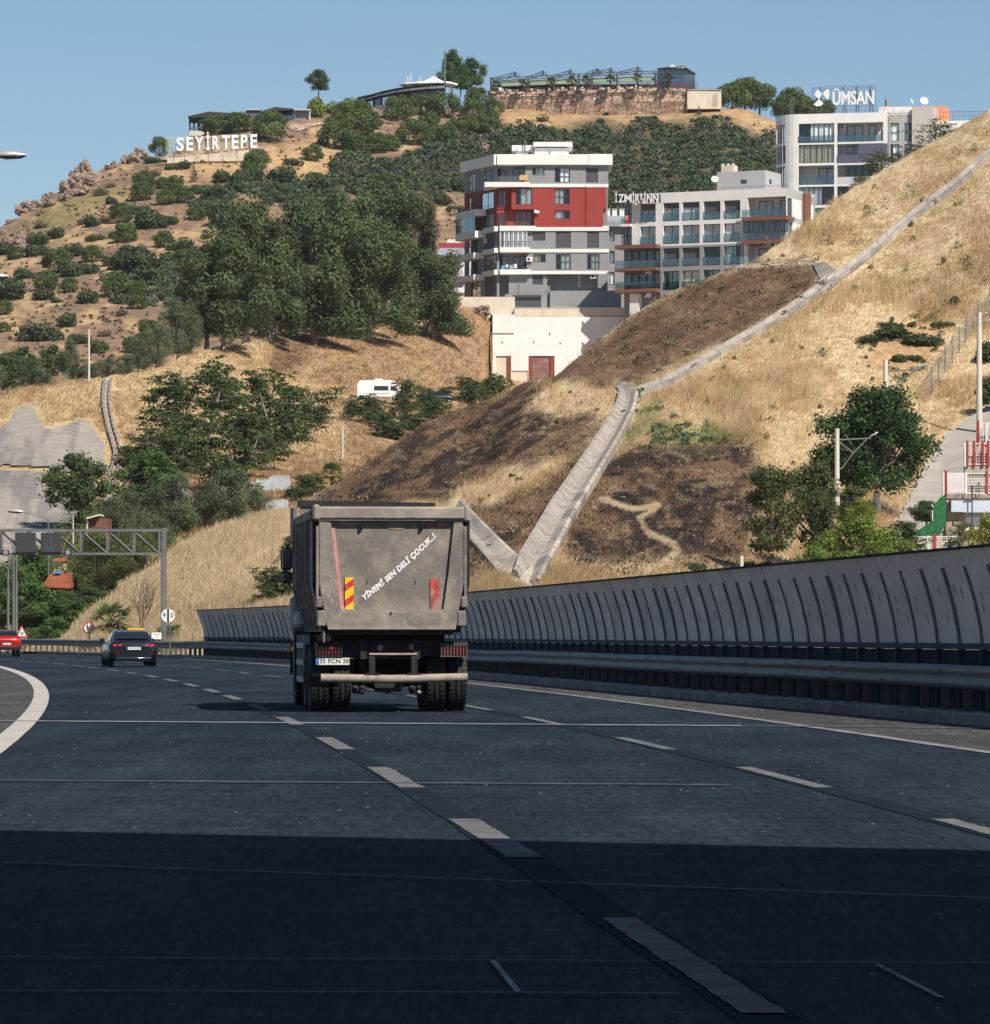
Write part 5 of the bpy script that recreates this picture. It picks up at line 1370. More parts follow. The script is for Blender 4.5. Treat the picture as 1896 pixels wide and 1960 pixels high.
for (yt, yb2, a, b, out) in ((985, 1045, 0.05, 0.66, 1.6), (1185, 1248, 0.05, 0.66, 1.6), (1385, 1440, 0.05, 0.62, 1.6), (1588, 1640, 0.05, 0.62, 1.6), (770, 815, 0.70, 1.0, 0.5), (1165, 1210, 0.66, 1.02, 0.5), (1365, 1408, 0.64, 1.02, 0.5), (1566, 1610, 0.64, 1.02, 0.5)):
 wallw.box(a * Lw, b * Lw, -out, 0.05, rz_(yb2), rz_(yt), 0, ML)
for yt in (985, 1388, 1590):
 railing(red, ML, 0.05 * Lw, 0.62 * Lw, rz_(yt), -1.55, 0.85)
MB().box(0.05 * Lw, 0.65 * Lw, -1.55, -1.53, rz_(1188), rz_(1045), 0, ML).build('balcony_glazing', [M_RAILG], red)
wallw.box(-0.02 * Lw, 1.02 * Lw, -0.55, 0.3, rz_(598), rz_(502), 0, ML)
ac_unit(red, ML, 0.68 * Lw, rz_(1300))
wallg.box(-0.42, -0.02, 0.35, 2.2, rz_(1990), rz_(1200)).box(0.1, Lw - 3.5, 0.95, 4.0, rz_(1990), rz_(590), 0, ML)
wallg.build('wall', [M_PLG], red); wallr.build('wall', [M_PLR], red)['label'] = 'red plaster wall of the middle storeys'
wallw.build('white_trim', [M_PLW], red)
MB().tube([(rx(1150), 1.2, rz_(510)), (rx(1150), 1.2, rz_(460))], 0.10, 8).tube([(rx(925), 2.5, rz_(510)), (rx(925), 2.5, rz_(355))], 0.09, 8).tube([(rx(852), 2.6, rz_(510)), (rx(852), 2.6, rz_(420))], 0.06, 6).build('chimney', [M_GALV], red)
MB().box(rx(958), rx(985), 3.17, 3.2, rz_(498), rz_(460)).build('vent', [M_STEEL], red)
dp = MB().tube([(rx(528), 4, rz_(630)), (rx(530), 4, rz_(520))], 0.05, 6).build('downpipe', [M_PLW], red)
dish(red, (rx(1025), -0.3, rz_(1030)), 0.25); dish(red, (rx(1047), -0.3, rz_(1035)), 0.2)

rw = thing('retaining_wall', 'tall white retaining wall with brick framed bays below the red block', 'retaining wall', P(909.2 + 118 * 0.2524, 740, 632))
kw = 632 / FOC * 0.2524
def wx(zx): return (zx - 118) * kw
def wz(zy): return (P(0, 526.4 + zy * 0.2524, 632).z - rw.location.z)
w = MB()
bay1 = (wx(160), wx(276), wz(850), wz(612)); bay2 = (wx(408), wx(606), wz(850), wz(612)); bay3 = (wx(279), wx(405), wz(850), wz(725))
facade(w, I4, wx(135), wx(1300), wz(850), wz(318), [bay1, bay2, bay3], 0.3)
facade(w, Matrix.Translation((0, -0.15, 0)), wx(118), wx(300), wz(440), wz(300), [], 0.3)
w.box(wx(118), wx(1300), 0.3, 30.0, wz(850), wz(318)).box(wx(118), wx(135), -0.15, 0.3, wz(441), wz(300)).box(wx(118), wx(300), -0.149, 0.3, wz(302), wz(300.5))
w.build('wall', [M_PLW], rw)
MB().box(wx(300), wx(1320), 0.25, 1.4, wz(318), wz(248)).build('parapet', [M_CREAM], rw)
MB().box(wx(305), wx(1320), 0.2, 1.5, wz(250), wz(245)).build('coping', [M_CREAM], rw)
bm_ = MB()
for a, b in ((246, 276), (408, 440), (572, 606)):
 n = 22
 for k in range(n):
  z0 = wz(850) + (wz(612) - wz(850)) * k / n; z1 = wz(850) + (wz(612) - wz(850)) * (k + 0.86) / n
  bm_.box(wx(a), wx(b), 0.02 + 0.015 * (k % 2), 0.29, z0, z1)
bm_.build('brick_column', [M_BRICK], rw)
MB().box(wx(160), wx(246), 0.2, 0.29, wz(850), wz(612)).box(wx(279), wx(405), 0.12, 0.29, wz(850), wz(725)).build('infill_panel', [M_CREAM], rw)
MB().box(wx(440), wx(572), 0.18, 0.28, wz(850), wz(612)).build('infill_panel', [mat('stained_red_panel', (0.22, 0.12, 0.11), 0.9, var=0.3, scale=1.2, col2=(0.33, 0.26, 0.24), c2lo=0.5, c2hi=0.7)], rw)
MB().box(wx(-110) , wx(305), 1.2, 1.8, wz(320), wz(160)).build('side_wall', [M_CREAM], rw)
ho = MB()
for zx, zy in ((290, 440), (567, 448), (207, 512), (447, 510), (648, 518)):
 ho.box(wx(zx) - 0.1, wx(zx) + 0.1, -0.012, 0.02, wz(zy) - 0.1, wz(zy) + 0.1)
ho.build('weep_hole', [M_STEEL], rw)

class Turned:
 """upright plane through survey point (x0, Y0) turned by alpha: survey x -> along-plane, survey y -> height"""
 def __init__(s, x0, Y0, al):
  s.o = Vector(((x0 - PX) * Y0 / FOC, Y0, 0)); s.c, s.s = math.cos(al), math.sin(al); s.al = al
 def t(s, xv):
  r = (xv - PX) / FOC
  return (r * s.o.y - s.o.x) / (s.c + r * s.s)
 def z(s, xv, yv):
  Y = s.o.y - s.t(xv) * s.s
  return CAMH - (yv - HY) * Y / FOC
tn = Turned(1210, 627, R(24))
hz0 = 40.0
hotel = thing('hotel', 'white and grey hotel with a grid of balcony windows and brown balcony slabs', 'hotel', (tn.o.x, tn.o.y, hz0), -R(24))
def hx(zx): return tn.t(1148.5 + zx * 0.1831)
def hz(zx, zy): return tn.z(1148.5 + zx * 0.1831, 239.3 + zy * 0.1831) - hz0
colx = [(425, 585), (665, 832), (865, 1045), (1085, 1262), (1300, 1470)]
r1 = (hz(500, 1010), hz(500, 820)); r2 = (hz(500, 1248), hz(500, 1058)); r3 = (hz(750, 1475), hz(750, 1285)); r4 = (hz(750, 1720), hz(750, 1525)); r5 = (r4[0] - 3.2, r4[1] - 3.2)
ztop = hz(700, 705); zmid = (r2[0] + r3[1]) / 2
xe = tn.t(1505.7); xb = tn.t(1425)
white = MB(); grey = MB()
ops = []
for ci, (a, b) in enumerate(colx):
 for ri, rr in enumerate((r1, r2)):
  ops.append((hx(a), hx(b), rr[0], rr[1]))
facade(white, I4, 0, xb, zmid, ztop, ops, 0.45)
ops2 = [(hx(a), hx(b), rr[0], rr[1]) for (a, b) in colx[1:] for rr in (r3, r4, r5)]
facade(grey, I4, hx(635), xb, r5[0] - 1, zmid, ops2, 0.45)
kinds = ['half', 'half', 'half', 'half9', 'half8', 'c', 'c', 'c', 'dk', 'c']
k = 0
for ci, (a, b) in enumerate(colx):
 for ri, rr in enumerate((r1, r2)):
  rc = (hx(a), hx(b), rr[0], rr[1])
  hf = {0: (0.38, 0.30, 0.30, 0.62, 0.62)[ci], 1: 0}[ri]
  window(hotel, I4, rc, 'curtain' if (ri == 1 or ci in (1, 2)) else 'glass', 2, 1, depth=0.45, drape=M_CURG if ci != 4 else M_CURT, rail=True, half=hf)
for ci, (a, b) in enumerate(colx[1:]):
 for ri, rr in enumerate((r3, r4, r5)):
  rc = (hx(a), hx(b), rr[0], rr[1])
  hf = 0.9 if (ri == 0 and ci in (0, 1)) else 0
  window(hotel, I4, rc, 'glass' if hf or (ri == 0 and ci == 2) else 'curtain', 2, 1, depth=0.45, drape=(M_CURG if (ci + ri) % 2 else M_CURB), rail=True, half=hf)
white.box(0.0, xb, 0.46, 11, r2[0], ztop - 0.3); white.box(xb, xe, 2.3, 11, r3[0] - 18, ztop - 0.3)
grey.box(0.3, xb - 0.02, 1.2, 10.9, r5[0] - 15, r2[0])
# right end: recessed balconies between brown slabs
white.box(xb, xe, 0.0, 11, ztop - 1.1, ztop + 0.003).box(xb, xb + 0.5, 0.002, 2.4, r3[0], ztop - 1.0)
pz = [hz(1480, 970), hz(1480, 1210)]
class Slabs:
 def box(s, *a): MB().box(*a).build('balcony_slab', [M_BROWN], hotel)
brown = Slabs()
for zz in (hz(1500, 1008), hz(1500, 1250), hz(1500, 1250) - 3.2):
 brown.box(xb - 0.1, xe + 0.35, -0.7, 2.3, zz, zz + 0.52)
 railing(hotel, I4, xb, xe + 0.2, zz + 0.52, -0.6, 0.95, True)
brown.box(xe + 0.1, xe + 0.45, 6.2, 8.2, hz(1500, 1250), ztop - 0.1)
Mr = Matrix.Translation((0, 2.25, 0))
zf = [hz(1500, 1008) + 0.52, hz(1500, 1250) + 0.52, hz(1500, 1250) - 2.7]
for zz in zf:
 w_ = xe - xb
 window(hotel, Mr, (xb + 0.22 * w_, xb + 0.55 * w_, zz, zz + 2.3), 'glass', 2, 1, depth=0.0); window(hotel, Mr, (xb + 0.72 * w_, xe - 0.1, zz, zz + 2.3), 'glass', 2, 1, depth=0.0)
# glazed second-floor balcony of the right end
for k in range(8):
 x0 = xb + 0.1 + k * (xe - xb) / 8
 window(hotel, Matrix.Translation((0, -0.55, 0)), (x0, x0 + (xe - xb) / 8, zf[1] + 0.95, zf[1] + 2.55), 'curtain', 1, 1, depth=0.02, drape=mat('curtain_slate', (0.16, 0.18, 0.22)))
# right face
MR = Matrix.Translation((xe, 0, 0)) @ Matrix.Rotation(R(90), 4, 'Z')
facade(white, MR, 0.0, 11, r3[0] - 18, ztop + 0.001, [(0.4, 5.6, zf[0], zf[0] + 2.5), (0.4, 5.6, zf[1], zf[1] + 2.4), (8.6, 10.4, zf[0], zf[0] + 2.2)], 0.25)
window(hotel, MR, (0.4, 5.6, zf[0], zf[0] + 2.5), 'shutter', 1, 1); window(hotel, MR, (0.4, 5.6, zf[1], zf[1] + 2.4), 'curtain', 3, 1); window(hotel, MR, (8.6, 10.4, zf[0], zf[0] + 2.2), 'shutter', 1, 1)
# left end: brown slab balconies, glazed
xl0 = hx(200)
for k, (zs_, zb_) in enumerate(((1262, 1300), (1500, 1535), (1722, 1760))):
 z0, z1 = hz(300, zb_), hz(300, zs_)
 brown.box(xl0, hx(635), -1.5, 0.45, z0, z1)
 if k: railing(hotel, I4, xl0 + 0.1, hx(635) - 0.1, z1, -1.42, 0.95, True)
grey.box(xl0 + 0.4, hx(635), 0.9, 11, r5[0] - 15, hz(300, 1262))
for k, (yt, yb2) in enumerate(((1305, 1495), (1540, 1715))):
 z0, z1 = hz(300, yb2), hz(300, yt); w_ = hx(635) - xl0 - 0.6
 for j in range(5):
  window(hotel, Matrix.Translation((0, 0.85, 0)), (xl0 + 0.5 + j * w_ / 5, xl0 + 0.5 + (j + 0.97) * w_ / 5, z0 + 0.05, z1 - 0.1), 'curtain' if (k == 0 or j == 0) else 'glass', 1, 1, depth=0.0, drape=mat('curtain_slate', (0.16, 0.18, 0.22)) if j < 4 else M_CURB)
white.box(hx(340), hx(435), -0.9, 0.3, r5[0] - 15, hz(400, 1765))
white.box(hx(235), 0.02, -0.6, 2.0, hz(280, 1062), hz(280, 1035)); white.box(0.01, hx(335) + 0.2, -0.002, 0.5, zmid, zmid + 0.01)
grey.box(hx(245), 0.02, 0.6, 10.5, hz(280, 1250), hz(280, 830))
window(hotel, Matrix.Translation((0, 0.58, 0)), (hx(245), -0.05, hz(280, 1030), hz(280, 830)), 'glass', 2, 2, depth=0.0)
window(hotel, Matrix.Translation((0, 0.58, 0)), (hx(215), -0.05, hz(280, 1250), hz(280, 1070)), 'glass', 2, 2, depth=0.0)
railing(hotel, I4, hx(240), 0, hz(280, 1035), -0.5, 0.8, True)
white.build('wall', [mat('plaster_hotel', (0.70, 0.69, 0.67), 0.85, var=0.06, scale=0.4)], hotel); grey.build('wall', [M_PLG], hotel)['label'] = 'grey plaster wall of the lower storeys'
for s_, zx, wz_ in (('\u0130', 208, 20), ('Z', 260, 58), ('M', 332, 76), ('\u0130', 388, 20), ('R', 430, 48), ("'", 472, 14), ('\u0130', 508, 20), ('N', 556, 58), ('N', 622, 58)):
 me = text_mesh(s_, 1.0, 0.35, offset=0.03); co = np.empty(len(me.vertices) * 3, np.float32); me.vertices.foreach_get('co', co); co = co.reshape(-1, 3)
 h_ = {'\u0130': 112, "'": 40}.get(s_, 84) * 0.1831 * 0.0725; w_ = wz_ * 0.1831 * 0.0725 * 1.05
 co[:, 0] = (co[:, 0] - (co[:, 0].max() + co[:, 0].min()) / 2) / (co[:, 0].max() - co[:, 0].min()) * w_; co[:, 1] = (co[:, 1] - co[:, 1].min()) / (co[:, 1].max() - co[:, 1].min()) * h_
 me.vertices.foreach_set('co', co.ravel()); me.update(); me.name = 'sign_letter'; me.materials.append(mat('letter_white', (0.85, 0.85, 0.85), 0.5, var=0.02)); me.materials.append(M_STEEL)
 for f in me.polygons: f.material_index = 0 if f.normal.z > 0.5 else 1  # letter sides coloured dark, standing in for the shadow edges around each letter
 link_mesh('sign_letter', me, hotel, (hx(zx), -0.85, hz(zx, 815 if s_ != "'" else 768)), UPR)
MB().box(hx(196), hx(650), -0.72, -0.68, hz(400, 795), hz(400, 788)).box(hx(196), hx(650), -0.72, -0.68, hz(400, 722), hz(400, 716)).build('sign_rail', [M_STEEL], hotel)
fl = MB().box(hx(290), hx(322), -0.66, -0.62, hz(300, 1025), hz(300, 945)).build('flag', [mat('flag_red', (0.6, 0.01, 0.02), 0.8, var=0.05)], hotel)
MB().lathe([(0.16, -0.668), (0.26, -0.668)], 14, 'y', 0, False, Matrix.Translation((hx(306), 0, hz(300, 970))), R(40), R(320)).build('flag_crescent', [M_WHT], fl)
# roof house, chimney, dish, rails
rb = MB(); xa, xc = tn.t(1352), tn.t(1445)
rbz0, rbz1 = ztop - 0.4, tn.z(1400, 322) - hz0
rb.box(xa, xc, 4, 10, rbz0, rbz1); ro = rb.build('roof_house', [M_PLG2 if False else mat('plaster_mid_grey', (0.38, 0.38, 0.385), 0.85, var=0.06, scale=0.4)], hotel)
MB().box(xa + (xc - xa) * 0.50, xa + (xc - xa) * 0.62, 3.96, 4.01, rbz0 + 1.6, rbz0 + 2.1).box(xc - 0.01, xc + 0.03, 5.5, 6.3, rbz0 + 1.6, rbz0 + 2.2).build('vent', [M_STEEL], ro)
MB().box(xa + 0.4, xa + 2.2, 4.5, 6, rbz1, rbz1 + 0.9).box(xa + 0.4, xa + 0.7, 4.5, 4.9, rbz1 + 0.9, rbz1 + 1.15).box(xa + 1.2, xa + 1.5, 4.5, 4.9, rbz1 + 0.9, rbz1 + 1.15).box(xa + 1.9, xa + 2.2, 4.5, 4.9, rbz1 + 0.9, rbz1 + 1.15).build('chimney', [M_CREAM], ro)
dish(hotel, (xa - 0.1, 3.6, rbz1 - 1.0), 0.5, 20)
railing(hotel, I4, hx(640), xe, ztop, 0.4, 0.45, False, 14, 'roof_rail')
# shaded wing behind the left end
wg = thing('side_building', 'shaded blue grey building in the gap between the red block and the hotel', 'building', P(1150, 600, 668))
k6 = 668 / FOC
def wgx(xv): return (xv - 1150) * k6
def wgz(yv): return (600 - yv) * k6
MW = Matrix.Rotation(R(-28), 4, 'Z')
b_ = MB(); ops = [(wgx(1168), wgx(1177), wgz(461), wgz(440)), (wgx(1168), wgx(1177), wgz(504), wgz(480)), (wgx(1168), wgx(1177), wgz(546), wgz(520))]
facade(b_, I4, wgx(1150), wgx(1215), wgz(640), wgz(432), ops, 0.3)
for o in ops: window(wg, I4, o, 'curtain', 1, 1, 0.3)
b_.box(wgx(1150), wgx(1215), 0.9, 8, wgz(640), wgz(434)); b_.build('wall', [M_PLG], wg)
MB().prism([(-0.8, wgz(434)), (-0.8, wgz(424)), (2.5, wgz(405)), (8, wgz(405)), (8, wgz(434))], 'x', wgx(1155), wgx(1215)).build('roof', [mat('zinc_roof', (0.30, 0.32, 0.35), 0.5, metal=0.2, var=0.08)], wg)
for xv in (1160, 1173, 1187):
 MB().box(wgx(xv), wgx(xv + 9), 1.2, 2.4, wgz(412), wgz(399)).box(wgx(xv - 0.8), wgx(xv + 9.8), 1.1, 2.5, wgz(399), wgz(398)).build('chimney', [M_PLW], wg)

tu = Turned(1528, 655, R(12)); uz0 = 42.0
um = thing('rounded_apartment_block', 'white apartment block with a rounded corner, cream curtains and a roof sign', 'apartment block', (tu.o.x, tu.o.y, uz0), -R(12))
def uX(zx): return tu.t(1417.4 + zx * 0.2524)
def uZ(zx, zy): return tu.z(1417.4 + zx * 0.2524, 143.6 + zy * 0.2524) - uz0
xr = uX(1120); rows = [(365, 510), (525, 665), (685, 830), (845, 985), (1005, 1150)]
zr = [(uZ(600, b), uZ(600, a)) for a, b in rows]; utop = uZ(600, 292)
wl_ = MB(); ops = []
lw = (uX(444), uX(714)); rw_ = (uX(736), uX(1086))
for z0, z1 in zr:
 ops.append((lw[0], lw[1], z0, z1)); ops.append((rw_[0], rw_[1], z0, z1))
facade(wl_, I4, 0, xr, zr[-1][0] - 2, utop, ops, 0.3)
fl_ = MB()
for i, (z0, z1) in enumerate(zr):
 if i == 2:
  fl_.box(lw[0], lw[1], 1.8, 1.85, z0, z1); window(um, Matrix.Translation((0, 1.78, 0)), (lw[0] + 2.6, lw[0] + 4.9, z0, z1 - 0.2), 'curtain', 2, 1, 0.0); railing(um, I4, lw[0], lw[1], z0, 0.05, 0.95, True)
  fl_.box(lw[0], lw[1], 0, 1.8, z0 - 0.02, z0).box(lw[0], lw[1], 0, 1.8, z1, z1 + 0.02)
 else:
  window(um, I4, (lw[0], lw[1], z0, z1), 'curtain', 7 if i != 1 else 6, 1, 0.3, drape=M_CURT if i != 1 else M_CURB)
  if i == 0: railing(um, I4, lw[0], lw[1], z0, -0.05, 0.95, True)
 fl_.box(rw_[0], rw_[1], 1.8, 1.85, z0, z1).box(rw_[0], rw_[1], 0, 1.8, z0 - 0.02, z0).box(rw_[0], rw_[1], 0.3, 1.8, z1, z1 + 0.02)
 if i == 0:
  window(um, Matrix.Translation((0, 1.78, 0)), (rw_[0] + 1.1, rw_[0] + 3.4, z0, z1 - 0.2), 'curtain', 2, 1, 0.0); window(um, Matrix.Translation((0, 1.78, 0)), (rw_[0] + 4.2, rw_[0] + 5.2, z0, z1 - 0.15), 'glass', 1, 1, 0.0)
  railing(um, I4, rw_[0], rw_[1], z0, 0.05, 0.95, True); ac_unit(um, Matrix.Translation((0, 1.8, 0)), rw_[0] + 0.6, z1 - 0.75)
 elif i == 1:
  MB().box(rw_[0], rw_[1] + 0.6, -0.08, 0.0, z0, z0 + 1.0).box(rw_[0] + 3, rw_[1] + 0.6, -0.05, 0.02, z0 + 1.05, z1 - 0.05).build('balcony_panel', [mat('slate_violet_panel', (0.10, 0.10, 0.155), 0.5, var=0.05)], um)
  window(um, Matrix.Translation((0, 1.78, 0)), (rw_[0] + 1.1, rw_[0] + 2.9, z0, z1 - 0.2), 'glass', 2, 1, 0.0)
 elif i == 2:
  MB().box(rw_[0], rw_[1], 0.0, 0.06, z0, z0 + 1.0).build('balcony_panel', [M_PLG2], um)
  for j in range(6): window(um, I4, (rw_[0] + 1.2 + j * 0.95, rw_[0] + 1.2 + (j + 1) * 0.95, z0 + 1.0, z1), 'glass', 1, 1, 0.1)
 else:
  window(um, I4, (rw_[0], rw_[1], z0, z1), 'glass', 4, 1, 0.3)
fl_.build('balcony_recess', [M_PLG2], um)
wl_.box(0, xr, 1.86, 12, zr[-1][0] - 2, utop - 0.6); wl_.box(0.002, xr - 0.002, 0.001, 12, utop - 0.5, utop - 0.3)
# rounded corner
rad = 3.6
for k in range(9):
 a0, a1 = R(90) * k / 9, R(90) * (k + 1) / 9
 p0 = (-rad * math.sin(a0), rad - rad * math.cos(a0)); p1 = (-rad * math.sin(a1), rad - rad * math.cos(a1))
 Mk = Matrix.Translation((p1[0], p1[1], 0)) @ Matrix.Rotation(math.atan2(p0[1] - p1[1], p0[0] - p1[0]), 4, 'Z'); Ls = math.hypot(p0[0] - p1[0], p0[1] - p1[1])
 o_ = [(0.01, Ls - 0.01, z0 + 0.1, z1) for z0, z1 in zr] if 3 <= k <= 7 else []
 facade(wl_, Mk, 0, Ls, zr[-1][0] - 2, utop, o_, 0.25)
 for i, o in enumerate(o_): window(um, Mk, o, 'glass' if i == 1 else 'curtain', 1, 1, 0.25, drape=M_CURG)
wl_.box(-rad, 0, rad, 12, zr[-1][0] - 2, utop)
wl_.build('wall', [M_PLW], um)
# right part: grey recess, pale tower, orange roof house
rt = MB(); x1_, x2_, x3_ = xr, uX(1303), uX(1462)
o_ = [(uX(1135), uX(1200), zr[i][0], zr[i][1] - 0.1) for i in range(3)] + [(uX(1242), uX(1300), zr[i][0], zr[i][1] - 0.1) for i in range(3)]
MG = Matrix.Translation((0, 0.8, 0))
facade(rt, MG, x1_, x2_, zr[-1][0] - 2, uZ(1200, 300), o_, 0.25)
for o in o_: window(um, MG, o, 'curtain', 1, 2, 0.25)
rt.box(x1_, x2_, 1.8, 11, zr[-1][0] - 2, uZ(1200, 305)); rt.build('wall', [mat('plaster_warm_grey', (0.40, 0.39, 0.375), 0.85, var=0.05, scale=0.4)], um)
MB().box(x2_, x3_, 0.2, 10, zr[-1][0] - 2, uZ(1380, 232)).build('stair_tower', [mat('plaster_beige', (0.50, 0.465, 0.43), 0.85, var=0.05, scale=0.4)], um)
MB().box(uX(1120), x2_, 0.9, 6, uZ(1200, 300), uZ(1200, 262)).box(uX(1035), uX(1390), 2.5, 8, uZ(1200, 262), uZ(1200, 225)).build('roof_parapet', [M_PLW], um)
M_ORG = mat('plaster_orange', (0.70, 0.29, 0.155), 0.85, var=0.05, scale=0.4)
MB().box(uX(1115), uX(1425), 6.5, 11, uZ(1250, 240), uZ(1250, 198)).box(uX(1425), uX(1520), 6.0, 12, uZ(1450, 330), uZ(1450, 200)).box(uX(1030), uX(1085), 6.3, 8, uZ(1060, 240), uZ(1060, 197)).build('roof_house', [M_ORG], um)
MB().box(x3_, uX(1900), 4, 10, uZ(1600, 480), uZ(1600, 322)).build('low_wing', [M_PLW], um)
railing(um, I4, x3_ + 0.1, uX(1850), uZ(1600, 322), 4.2, 1.3, False, 16, 'roof_rail')
railing(um, I4, 0.2, x2_, utop + 0.0, 0.5, 0.6, False, 12, 'roof_rail')
MB().tube([(uX(1062), 6.4, uZ(1060, 195)), (uX(1062), 6.4, uZ(1060, 145))], 0.16, 8).build('flue', [M_GALV], um)
dish(um, (uX(1360), 5.5, uZ(1360, 165)), 0.6, 25); dish(um, (uX(1262), 5.5, uZ(1262, 165)), 0.4, 80)
# roof sign: lattice with letters and a three-part emblem
sg = MB(); xs0, xs1 = uX(528), uX(1022); ys_ = 1.5
for k in range(14):
 zz = uZ(780, 232) + (uZ(780, 76) - uZ(780, 232)) * k / 13
 sg.box(xs0, xs1, ys_ - 0.02, ys_ + 0.02, zz - 0.02, zz + 0.02)
for zx in (595, 770, 870, 975):
 sg.box(uX(zx) - 0.06, uX(zx) + 0.06, ys_ + 0.03, ys_ + 0.13, utop - 0.4, uZ(780, 74)).tube([(uX(zx), ys_ + 0.1, uZ(780, 100)), (uX(zx) + 0.3, ys_ + 1.6, utop - 0.3)], 0.05, 6)
so = sg.build('roof_sign', [M_STEEL], um)
sl = uZ(780, 155)
Lm = text_mesh('\u00dcMSAN', 2.9, 0.1, offset=0.06, spacing=1.0); co = np.empty(len(Lm.vertices) * 3, np.float32); Lm.vertices.foreach_get('co', co); co = co.reshape(-1, 3)
tw = uX(1008) - uX(692); co[:, 0] = (co[:, 0] - co[:, 0].min()) / (co[:, 0].max() - co[:, 0].min()) * tw; hh = uZ(780, 100) - uZ(780, 214); co[:, 1] = (co[:, 1] - co[:, 1].min()) / (co[:, 1].max() - co[:, 1].min()) * hh * 1.12
Lm.vertices.foreach_set('co', co.ravel()); Lm.update(); Lm.materials.append(M_WHT); Lm.name = 'lettering'
link_mesh('lettering', Lm, so, (uX(692), ys_ - 0.15, uZ(780, 217)), UPR)
def dz(zx, zy): return (uX(zx), uZ(600, zy))
em = MB()
em.prism([dz(580, 98), dz(612, 134), dz(590, 172), dz(552, 138)], 'y', ys_ - 0.2, ys_ - 0.1)
em.prism([dz(618, 132), dz(638, 108), dz(658, 97), dz(668, 128), dz(664, 165), dz(655, 182)], 'y', ys_ - 0.2, ys_ - 0.1)
em.prism([dz(590, 172), dz(622, 205), dz(608, 222), dz(570, 228), dz(548, 212)], 'y', ys_ - 0.2, ys_ - 0.1)
em.build('emblem', [M_WHT], so)
s2 = MB()
for k in range(9):
 zz = uZ(420, 300) + (uZ(420, 165) - uZ(420, 300)) * k / 8; s2.box(-1.6, -1.55, 3.2, 6.0, zz - 0.03, zz + 0.03)
for yy in (3.2, 4.5, 6): s2.box(-1.65, -1.5, yy - 0.05, yy + 0.05, utop - 0.3, uZ(420, 160))
s2.build('side_sign', [M_RUST], um)

lh = thing('small_house', 'low white house with a red roof band half hidden behind the eucalyptus', 'house', P(830, 545, 668)); k6 = 668 / FOC
def lx(xv): return (xv - 830) * k6
def lz(yv): return (545 - yv) * k6
b_ = MB(); o = (lx(861), lx(873), lz(517), lz(498))
facade(b_, I4, lx(826), lx(905), lz(560), lz(490), [o], 0.3); window(lh, I4, o, 'glass', 1, 1, 0.3); b_.box(lx(826), lx(905), 1.0, 6, lz(560), lz(490)); b_.build('wall', [M_PLW], lh)
MB().prism([(-0.6, lz(490)), (-0.6, lz(488)), (1.2, lz(473)), (6, lz(473)), (6, lz(490))], 'x', lx(835), lx(905)).build('roof', [mat('zinc_roof', (0.30, 0.32, 0.35))], lh)
MB().box(lx(839), lx(905), 1.3, 5, lz(473), lz(463)).build('roof_band', [mat('roof_band_red', (0.33, 0.05, 0.06), 0.7, var=0.05)], lh)
MB().box(lx(856), lx(882), 2.5, 4, lz(463), lz(455)).build('roof_house', [M_PLW], lh)
MB().box(lx(826), lx(895), -0.9, 0.0, lz(534), lz(520)).build('balcony', [M_PLW], lh)

HYD = 901.5; kh = HYD / FOC
def hroot(name, label, cat, xv, yv, Y=HYD, group=None):
 return thing(name, label, cat, P(xv, yv, Y), 0, group)
M_STONEW = mat('rubble_stone', (0.42, 0.29, 0.205), 0.95, var=0.2, scale=0.6, bump=0.0)
def mat_cells(name, cols, scale, rough=0.95, gap=0.06, gapcol=(0.2, 0.15, 0.1), zs=1.5):
 if name in MATS: return MATS[name]
 m = bpy.data.materials.new(name); m.use_nodes = True
 nt = m.node_tree; n = nt.nodes; l = nt.links; b = n['Principled BSDF']; b.inputs['Roughness'].default_value = rough
 tc = n.new('ShaderNodeTexCoord'); mp = n.new('ShaderNodeMapping'); mp.inputs['Scale'].default_value = (scale, scale, scale * zs); l.new(tc.outputs['Object'], mp.inputs[0])
 v = n.new('ShaderNodeTexVoronoi'); v.inputs['Scale'].default_value = 1; l.new(mp.outputs[0], v.inputs['Vector'])
 v2 = n.new('ShaderNodeTexVoronoi'); v2.feature = 'DISTANCE_TO_EDGE'; v2.inputs['Scale'].default_value = 1; l.new(mp.outputs[0], v2.inputs['Vector'])
 sp = n.new('ShaderNodeSeparateColor'); l.new(v.outputs['Color'], sp.inputs[0])
 cr = n.new('ShaderNodeValToRGB'); cr.color_ramp.interpolation = 'LINEAR'
 while len(cr.color_ramp.elements) < len(cols): cr.color_ramp.elements.new(0.5)
 for i, c in enumerate(cols):
  cr.color_ramp.elements[i].position = i / (len(cols) - 1); cr.color_ramp.elements[i].color = (*c, 1)
 l.new(sp.outputs[0], cr.inputs[0])
 mr = n.new('ShaderNodeMapRange'); mr.inputs[1].default_value = 0; mr.inputs[2].default_value = gap; l.new(v2.outputs[0], mr.inputs[0])
 mx = n.new('ShaderNodeMix'); mx.data_type = 'RGBA'; mx.inputs[6].default_value = (*gapcol, 1); l.new(mr.outputs[0], mx.inputs[0]); l.new(cr.outputs[0], mx.inputs[7]); l.new(mx.outputs[2], b.inputs['Base Color'])
 bp = n.new('ShaderNodeBump'); bp.inputs['Distance'].default_value = 0.2 / scale; l.new(mr.outputs[0], bp.inputs['Height']); l.new(bp.outputs[0], b.inputs['Normal'])
 MATS[name] = m; return m
M_RUB = mat_cells('rubble_masonry', [(0.30, 0.19, 0.13), (0.46, 0.33, 0.25), (0.52, 0.40, 0.30), (0.38, 0.22, 0.13), (0.56, 0.47, 0.39)], 1.1)
def Hh(zx, zy): return (909.2 + zx * 0.2524, 110.1 + zy * 0.2524)
